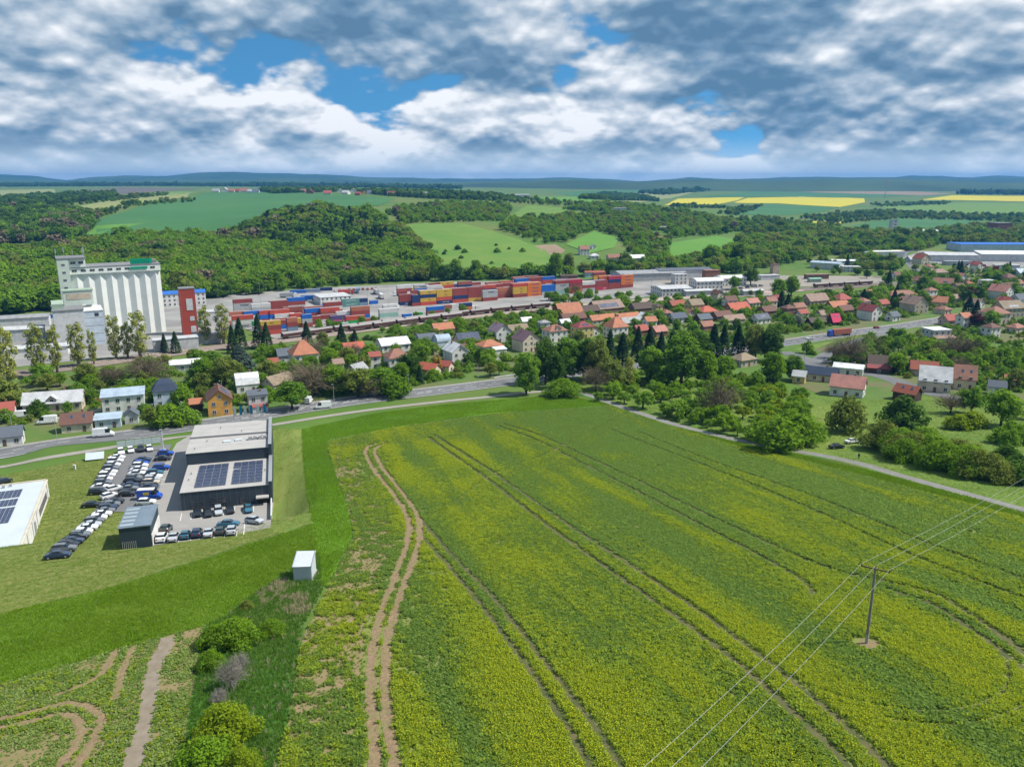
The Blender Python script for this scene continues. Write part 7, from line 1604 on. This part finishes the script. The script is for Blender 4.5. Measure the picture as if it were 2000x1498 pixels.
# ------------------------------------------------------------------ single trees
TP = [ # key, px, py (foot), height in px, widening, what it looks like
 ('poplar_0',20,752,120,1.15,'tall thin poplar'),('poplar_1',78,738,108,1.2,'tall thin poplar'),('poplar_0',112,728,95,1.0,'bare looking poplar'),('poplar_1',155,716,88,1.35,'broad crowned poplar'),('poplar_0',184,712,70,.9,'thin poplar'),
 ('poplar_1',227,702,88,1.15,'leafy poplar'),('poplar_0',250,700,72,1.1,'thin poplar'),('poplar_1',275,700,95,1.3,'broad crowned poplar'),('poplar_0',402,672,76,1.2,'pale poplar'),('poplar_1',437,672,80,1.3,'pale poplar'),('poplar_0',0,760,100,1.1,'tall thin poplar'),
 ('spruce_0',470,683,62,1.2,'dark spruce'),('spruce_1',506,680,66,1.2,'dark spruce'),('spruce_0',522,682,52,1.2,'dark spruce'),('spruce_1',455,690,55,1.2,'dark spruce'),('spruce_0',344,690,42,1.3,'dark spruce'),('spruce_1',322,688,36,1.3,'dark spruce'),('spruce_1',600,674,46,1.5,'dark spruce'),('spruce_0',668,680,46,1.4,'dark spruce'),('spruce_0',694,684,40,1.4,'dark spruce'),('bluespruce_0',470,722,46,2.2,'wide blue grey spruce'),('bluespruce_0',756,694,38,1.1,'blue grey spruce'),
 ('broad_olive',170,758,50,1.3,'round olive tree'),('bare_0',290,752,62,1.6,'bare brown tree'),('bare_1',218,752,40,1.5,'bare brown tree'),('bare_0',612,770,64,2.2,'big bare brown tree'),('broad_green',85,754,46,1.3,'green tree'),('broad_olive',10,800,60,1.6,'olive tree'),('broad_olive',440,755,60,1.2,'olive green tree'),('broad_fresh',400,748,50,1.2,'fresh green tree'),
 ('round_fresh',330,832,46,1.3,'fresh green bush'),('round_green',360,828,38,1.3,'green bush'),('orchard_olive',305,834,42,1.3,'thin pale tree'),('round_dark',75,812,34,1.0,'dark round tree'),('broad_green',570,800,60,1.5,'green tree'),('broad_olive',700,775,58,1.6,'olive tree'),('broad_fresh',660,770,55,1.4,'fresh green tree'),('broad_green',745,770,56,1.6,'green tree'),('bare_1',720,775,46,1.5,'bare brown tree'),('round_fresh',775,775,44,1.2,'fresh green bush'),('broad_dark',800,740,50,1.4,'dark green tree'),('column_1',848,726,32,1.6,'golden column shrub'),('column_1',858,728,34,1.6,'golden column shrub'),('broad_green',830,700,42,1.4,'green tree'),
 ('tall_green',1028,770,84,1.05,'tall birch like tree'),('bush_green_fine',1098,774,36,1.5,'rounded green bush'),('tall_dark',1065,750,92,1.0,'tall dark tree'),('tall_green',1105,742,86,1.1,'tall green tree'),('tall_dark',1140,740,82,1.1,'tall dark tree'),('tall_olive',1165,745,88,1.0,'tall olive tree'),('spruce_1',1190,728,84,1.1,'tall dark spruce'),('spruce_0',1215,722,72,1.2,'tall dark spruce'),('tall_dark',1085,758,70,1.0,'dark tree'),
 ('bare_0',1163,765,52,1.3,'bare brown tree'),('broad_olive',1195,760,60,1.2,'olive tree'),('poplar_0',1228,756,62,1.3,'bright green column tree'),('spruce_1',1245,706,68,1.3,'dark spruce'),('spruce_0',1268,704,64,1.3,'dark spruce'),('spruce_1',1290,708,60,1.3,'dark spruce'),('spruce_0',1310,712,62,1.3,'dark spruce'),('tall_green',1330,752,100,1.2,'big dark green tree'),('tall_dark',1360,730,86,1.2,'big dark tree'),('spruce_0',1392,706,72,1.3,'tall dark spruce'),('spruce_1',1412,704,70,1.3,'tall dark spruce'),('spruce_0',1440,702,66,1.3,'tall dark spruce'),('tall_olive',1475,702,70,1.1,'tall brown green tree'),('tall_dark',1505,706,70,1.1,'tall dark tree'),('tall_green',1270,745,70,1.2,'dark green tree'),('tall_fresh',1375,752,70,1.1,'bright green tree'),
 ('tall_fresh',1508,748,62,1.3,'dense bright green tree'),('tall_green',1548,742,50,1.3,'dense green tree'),('broad_fresh',1410,740,46,1.4,'bright green tree'),
 ('bare_0',1402,815,76,1.2,'tall bare brown tree'),('bare_0',1660,712,60,1.5,'bare brown tree'),('bare_1',1870,705,56,1.4,'bare brown tree'),('bare_1',1855,808,44,1.3,'bare brown tree'),
 ('round_olive',1653,843,74,.85,'round olive tree with dark shade below'),('round_dark',1760,836,66,1.15,'dark brownish round tree'),('round_lime',1870,838,30,1.3,'small pale tree'),('round_lime',1897,835,34,1.4,'small pale tree'),('broad_fresh',1955,832,72,1.2,'broad yellow green tree'),('broad_green',1895,808,56,1.3,'green tree'),('broad_fresh',1752,730,42,1.2,'round bright tree'),
 ('round_fresh',1518,880,70,1.15,'dense fresh green bush'),('round_fresh',1560,864,60,1.4,'dense fresh green bush'),('round_fresh',1490,862,44,1.4,'dense fresh green bush'),
 ('broad_dark',1466,558,34,1.2,'round dark tree beside works'),('broad_green',1434,566,28,1.2,'round green tree beside works'),('tall_fresh',1545,578,40,1.3,'dense bright tree beside works'),('tall_fresh',1520,580,36,1.4,'dense bright tree beside works'),
 ('tall_green',890,545,40,1.0,'tall green tree behind containers'),('tall_fresh',930,545,38,1.0,'tall green tree behind containers'),('tall_fresh',1085,545,52,.9,'tall bright tree behind containers'),('tall_olive',1110,540,46,.9,'tall tree behind containers'),('tall_fresh',850,548,46,.7,'slim bright tree behind containers'),('tall_green',1385,525,46,1.1,'tall green tree on meadow edge'),('tall_dark',1440,525,50,1.1,'dark tree on meadow edge'),
 ('spruce_1',1735,562,34,1.3,'dark conifer'),('tall_green',1765,565,34,1.4,'broad green tree'),('tall_dark',1800,570,30,1.3,'dark tree'),('broad_copper',1890,590,32,1.2,'copper red tree'),('spruce_0',1890,618,40,1.6,'dark conifer'),('spruce_1',1905,622,36,1.6,'dark conifer'),('spruce_0',1686,595,30,1.6,'dark conifer'),('spruce_1',1745,600,34,1.6,'dark conifer'),('spruce_0',1525,600,32,1.6,'dark pine'),('spruce_1',1538,604,30,1.6,'dark pine'),
 ('broad_copper',1905,640,30,1.3,'copper red tree'),('broad_green',1935,640,36,1.3,'green tree beside terracotta roof'),
 # bottom left thicket
 ('bush_green_fine',462,1262,62,1.1,'big dense bush'),('bush_green_fine',418,1262,46,1.1,'dark green bush'),('bush_green_fine',530,1240,34,1.2,'small green bush'),('bush_olive_fine',482,1190,22,1.1,'little olive bush'),('bush_green_fine',412,1308,44,.9,'small green bush'),('bush_lime_fine',440,1455,92,1.1,'large yellow green bush'),('bush_green_fine',405,1508,76,1.2,'large green bush'),('bush_lime_fine',472,1512,62,1.0,'yellow green bush'),
 ('dead_0',452,1345,62,1.0,'dead grey tree with twisted branches'),('dead_0',470,1308,34,1.2,'dead twiggy shrub'),('dead_0',430,1372,30,1.2,'fallen bare branches'),
]
for (k, px, py, h, w, ds) in TP:
    nmz = 'bush' if 'bush' in ds or 'shrub' in ds else 'spruce_tree' if k.startswith(('spruce', 'bluespruce')) else 'poplar_tree' if k.startswith('poplar') else 'bare_tree' if k.startswith(('bare', 'dead')) else 'tree'
    tree_px(k, px, py, h, w, name=nmz, cat='bush' if nmz == 'bush' else 'tree', desc=ds)
# the long hedge of bushes beside the lane
hr = random.Random(3)
for i in range(24):
    t = i / 23; px = 1728 + 215 * t + hr.uniform(-10, 10); py = 897 + 53 * t - hr.uniform(2, 34) * (1 - 0.3 * t)
    tree_px(hr.choice(('bush_olive_fine', 'bush_olive_fine', 'bush_green_fine')), px, py, hr.uniform(44, 60), 1.2, name='bush', cat='bush', desc='olive green bush in the big hedge beside the lane', group='bushes of the big hedge')
for px, py in ((1965,905),(1985,925),(1998,945),(1975,938)): tree_px('round_dark', px, py, 40, 1.2, name='bush', cat='bush', desc='dark bush at right end of the hedge')
# orchard
orng = random.Random(8)
def blocked(x, y, r=2.0):
    for (a, b, c) in FOOT:
        if (x - a) ** 2 + (y - b) ** 2 < (c * 0.8 + r) ** 2: return True
    return False
def near_lines(x, y, lines):
    for ln, w in lines:
        for p in ln[::2]:
            if (p.x - x) ** 2 + (p.y - y) ** 2 < w * w: return True
    return False
KEEP = [(ROAD, 9), (LANE, 4.5), (PATHL, 5), (SIDE, 6.5), (SIDE2, 5.5), (RAILC, 11)]
PLACED = []
def scatter_trees(polys, n, keys, hr_, desc, seed, mind=4.0, wide=(1.0, 1.4), name='tree', group=None, cat='tree'):
    rng = random.Random(seed); W = [np.array(wpoly_px(p, 20)) for p in polys]; out = 0; tries = 0
    ar = [abs(0.5 * np.sum(w[:, 0] * np.roll(w[:, 1], 1) - w[:, 1] * np.roll(w[:, 0], 1))) for w in W]
    while out < n and tries < n * 60:
        tries += 1; w = rng.choices(W, ar)[0]; x = rng.uniform(w[:, 0].min(), w[:, 0].max()); y = rng.uniform(w[:, 1].min(), w[:, 1].max())
        if not inside(w, np.array([x]), np.array([y]))[0] or blocked(x, y, 1.0) or near_lines(x, y, KEEP): continue
        if any((x - a) ** 2 + (y - b) ** 2 < mind * mind for a, b in PLACED): continue
        k = rng.choices([q[0] for q in keys], [q[1] for q in keys])[0]; PLACED.append((x, y)); out += 1
        ds = {'spruce': 'dark conifer', 'bluesp': 'blue grey conifer', 'bare_0': 'bare brown tree', 'bare_1': 'bare brown tree', 'column': 'slim column shrub'}.get(k[:6]) or {'fresh': 'fresh green', 'green': 'green', 'dark': 'dark green', 'olive': 'olive green', 'lime': 'yellow green', 'white': 'white blossoming', 'copper': 'copper red', 'gold': 'golden'}[k.split('_')[1]] + ' ' + desc
        tree(k, x, y, rng.uniform(*hr_) * (1.5 if k.startswith('spruce') else 1), rng.uniform(*wide), name='spruce_tree' if k.startswith(('spruce', 'blue')) else 'bare_tree' if k.startswith('bare') else name, cat=cat, desc=ds, group=group)
    return out
a1 = scatter_trees([[(1150,775),(1200,765),(1300,770),(1400,760),(1530,760),(1590,790),(1570,820),(1540,850),(1480,858),(1400,845),(1300,810),(1220,790)]], 62, [('orchard_fresh', 6), ('orchard_green', 2), ('orchard_lime', 3), ('broad_fresh', .7)], (4.4, 6.8), 'orchard tree', 31, 3.6, (1.15, 1.5), 'fruit_tree', 'fruit trees in the orchard')
a2 = scatter_trees([[(1600,690),(1720,680),(1800,690),(1880,700),(2060,690),(2060,770),(1960,765),(1900,735),(1780,715),(1700,720),(1640,705)], [(1980,780),(2060,780),(2060,900),(1960,900)]], 62, [('orchard_fresh', 4), ('orchard_green', 4), ('broad_green', 3), ('orchard_olive', 2), ('bare_1', 1), ('round_fresh', 2)], (5.0, 8.5), 'garden tree', 32, 4.5, name='garden_tree')
a3 = scatter_trees([[(1560,640),(1660,625),(1760,612),(1900,590),(2060,570),(2060,520),(1900,535),(1800,545),(1720,565),(1560,590),(1500,620)]], 92, [('broad_green', 4), ('broad_fresh', 3), ('broad_dark', 3), ('broad_olive', 2), ('spruce_0', 2), ('bare_0', 1), ('broad_white', .5), ('round_green', 2)], (6, 10.5), 'village tree', 33, 5.0)
a4 = scatter_trees([[(1260,580),(1500,570),(1540,600),(1500,660),(1380,690),(1230,690),(1140,690),(1060,640),(1090,610)]], 40, [('broad_green', 4), ('broad_fresh', 3), ('broad_olive', 3), ('broad_dark', 1), ('round_fresh', 2)], (5, 9), 'village tree', 34, 5.0)
a5 = scatter_trees([[(560,690),(700,665),(900,640),(1060,615),(1080,640),(990,690),(980,735),(760,760),(640,775),(560,760),(470,740)]], 100, [('broad_green', 4), ('broad_fresh', 4), ('broad_olive', 3), ('broad_dark', 2), ('spruce_0', .7), ('bare_1', .8), ('round_fresh', 3), ('orchard_fresh', 2)], (5, 9), 'garden tree', 35, 4.5, name='garden_tree')
a6 = scatter_trees([[(-60,760),(200,740),(420,700),(470,740),(470,770),(300,785),(180,790),(40,800),(-60,820)], [(300,830),(380,815),(500,808),(580,800),(560,770),(400,790)]], 46, [('broad_green', 4), ('broad_olive', 4), ('broad_fresh', 3), ('round_green', 3), ('round_fresh', 3)], (4.5, 8), 'garden tree', 36, 4.5, name='garden_tree')
a7 = scatter_trees([[(610,640),(760,632),(930,608),(940,612),(780,640),(620,652)]], 16, [('orchard_green', 3), ('orchard_fresh', 3), ('column_0', 2)], (4.5, 6.5), 'young tree before the container row', 37, 6, (.8, 1.0))
a8 = scatter_trees([[(700,655),(860,636),(1050,613),(1065,622),(900,650),(760,668)]], 40, [('round_fresh', 4), ('round_green', 3), ('bare_1', 1), ('broad_fresh', 2)], (3, 5.5), 'trackside bush', 38, 4.0, (1.1, 1.6), 'bush', None, 'bush')
a9 = scatter_trees([[(1060,560),(1280,588),(1440,575),(1520,585),(1500,600),(1300,605),(1240,595),(1080,612)]], 34, [('broad_green', 3), ('broad_fresh', 4), ('round_fresh', 3), ('bare_1', 1)], (4.5, 8), 'tree below the yard', 39, 4.5)
a10 = scatter_trees([[(1600,500),(1700,530),(1760,545),(1700,545),(1640,540),(1560,530)], [(1640,490),(1760,478),(1800,485),(1760,490)], [(1770,530),(1990,540),(1990,525),(1860,520)]], 40, [('broad_green', 4), ('broad_olive', 3), ('broad_dark', 2), ('spruce_0', 1)], (5, 9), 'tree among the upper right works', 40, 6)
b1 = scatter_trees([[(1150,780),(1220,797),(1400,851),(1500,872),(1450,850),(1300,812)]], 14, [('orchard_fresh', 3), ('orchard_green', 2)], (3, 4.5), 'orchard tree', 41, 3.5, (1.1, 1.4), 'fruit_tree', 'fruit trees in the orchard')
b2 = scatter_trees([[(830,470),(1000,480),(1060,505),(1000,525),(860,520)]], 12, [('round_dark', 3), ('round_green', 2)], (3, 6), 'bush on the hill meadow', 42, 8, (1, 1.3), 'bush', None, 'bush')
print('trees', len(TREES), a1, a2, a3, a4, a5, a6, a7, a8, a9, a10)

greenery('garden_greenery', [[(-150,800),(-100,760),(200,735),(400,705),(560,685),(700,665),(900,640),(1060,618),(1100,640),(1050,720),(850,748),(640,775),(400,800),(200,815),(-150,850)], [(1060,615),(1200,605),(1500,588),(1720,565),(2060,550),(2060,590),(1900,602),(1700,630),(1530,655),(1300,692),(1100,715)], [(1540,692),(1640,680),(1760,655),(1900,635),(2060,618),(2060,770),(1960,768),(1800,745),(1700,725),(1600,712)], [(1700,560),(1780,530),(1990,528),(2060,545)], [(1050,770),(1100,755),(1250,730),(1500,735),(1540,752),(1400,758),(1250,765),(1160,768)]], 3.0, 61, KEEP, FOOT, thr=0.50, hmin=1.0, hmax=3.4, tall=0.06)
# ---- labels of the plants: what each stands beside
import re
LAND = []
def short(lb): return re.split(r' (?:with|behind|beside|at|on|in|among|between|near|left|right|above|below|by|hidden|carrying|covered|facing|cut|before|rising|uphill|of)\b|,', lb)[0]
cnt = {}
for (o, lb, x, y, w) in HOUSES:
    s = ' '.join(lb.replace(',', '').split()[:7]); LAND.append((lb, x, y, w))
PREP = ('and', 'with', 'by', 'of', 'in', 'at', 'on', 'above', 'below', 'behind', 'beside', 'among', 'between', 'near', 'carrying', 'covered', 'facing', 'left', 'right', 'before', 'from', 'to', 'half', 'hidden', 'cut', 'rising', 'uphill', 'attached', 'just')
def phrase(lb, room):
    ws = lb.replace(',', '').split()
    if len(ws) <= room: return ' '.join(ws)
    cut = ws[:room]; k = max([i for i, w in enumerate(cut) if w in PREP and i >= 2] or [len(cut)])
    cut = cut[:k]
    while cut and cut[-1] in PREP + ('the', 'two', 'its'): cut.pop()
    return ' '.join(cut)
used = {}
for (o, key, ds, h) in TREES:
    x, y = o.location.x, o.location.y; q = proj(o.location)
    best = min(LAND, key=lambda l: math.hypot(l[1] - x, (l[2] - y) * 0.8) - 0.35 * l[3])
    qb = proj((best[1], best[2], Tz(best[1], best[2]))); dx, dy = q[0] - qb[0], q[1] - qb[1]
    rel = ('in front of' if dy > 0 else 'behind') if abs(dx) < 1.6 * abs(dy) or abs(dx) < 12 else ('right of' if dx > 0 else 'left of')
    used.setdefault((ds, rel, best[0]), []).append((q[0], o))
for (ds, rel, lb), L in used.items():
    L.sort(key=lambda t: t[0])
    for i, (qx, o) in enumerate(L):
        pre = '' if len(L) == 1 else (('leftmost ' if i == 0 else 'rightmost ') if len(L) <= 2 or i in (0, len(L) - 1) else nth(i) + ' from left, ')
        hd = '%s%s %s' % (pre, ds, rel); words = (hd + ' ' + phrase(lb, 15 - len(hd.split()))).split()
        o['label'] = ' '.join(words[:16])
seen = {}
for (o, key, ds, h) in TREES: seen.setdefault(o['label'], []).append(o)
for lb, L in seen.items():
    if len(L) > 1:
        for i, o in enumerate(sorted(L, key=lambda o: proj(o.location)[0])): o['label'] = ' '.join(('%s %s' % (nth(i), lb)).split()[:16])

GRP = {'tree': 'trees between the houses and works', 'garden_tree': 'trees in the gardens', 'fruit_tree': 'fruit trees in the orchard', 'bush': 'bushes', 'spruce_tree': 'spruces and other conifers', 'bare_tree': 'bare or budding trees', 'poplar_tree': 'poplars beside the railway'}
for (o, key, ds, h) in TREES:
    if not o.get('group'): o['group'] = GRP.get(o.name.split('.')[0], 'trees')
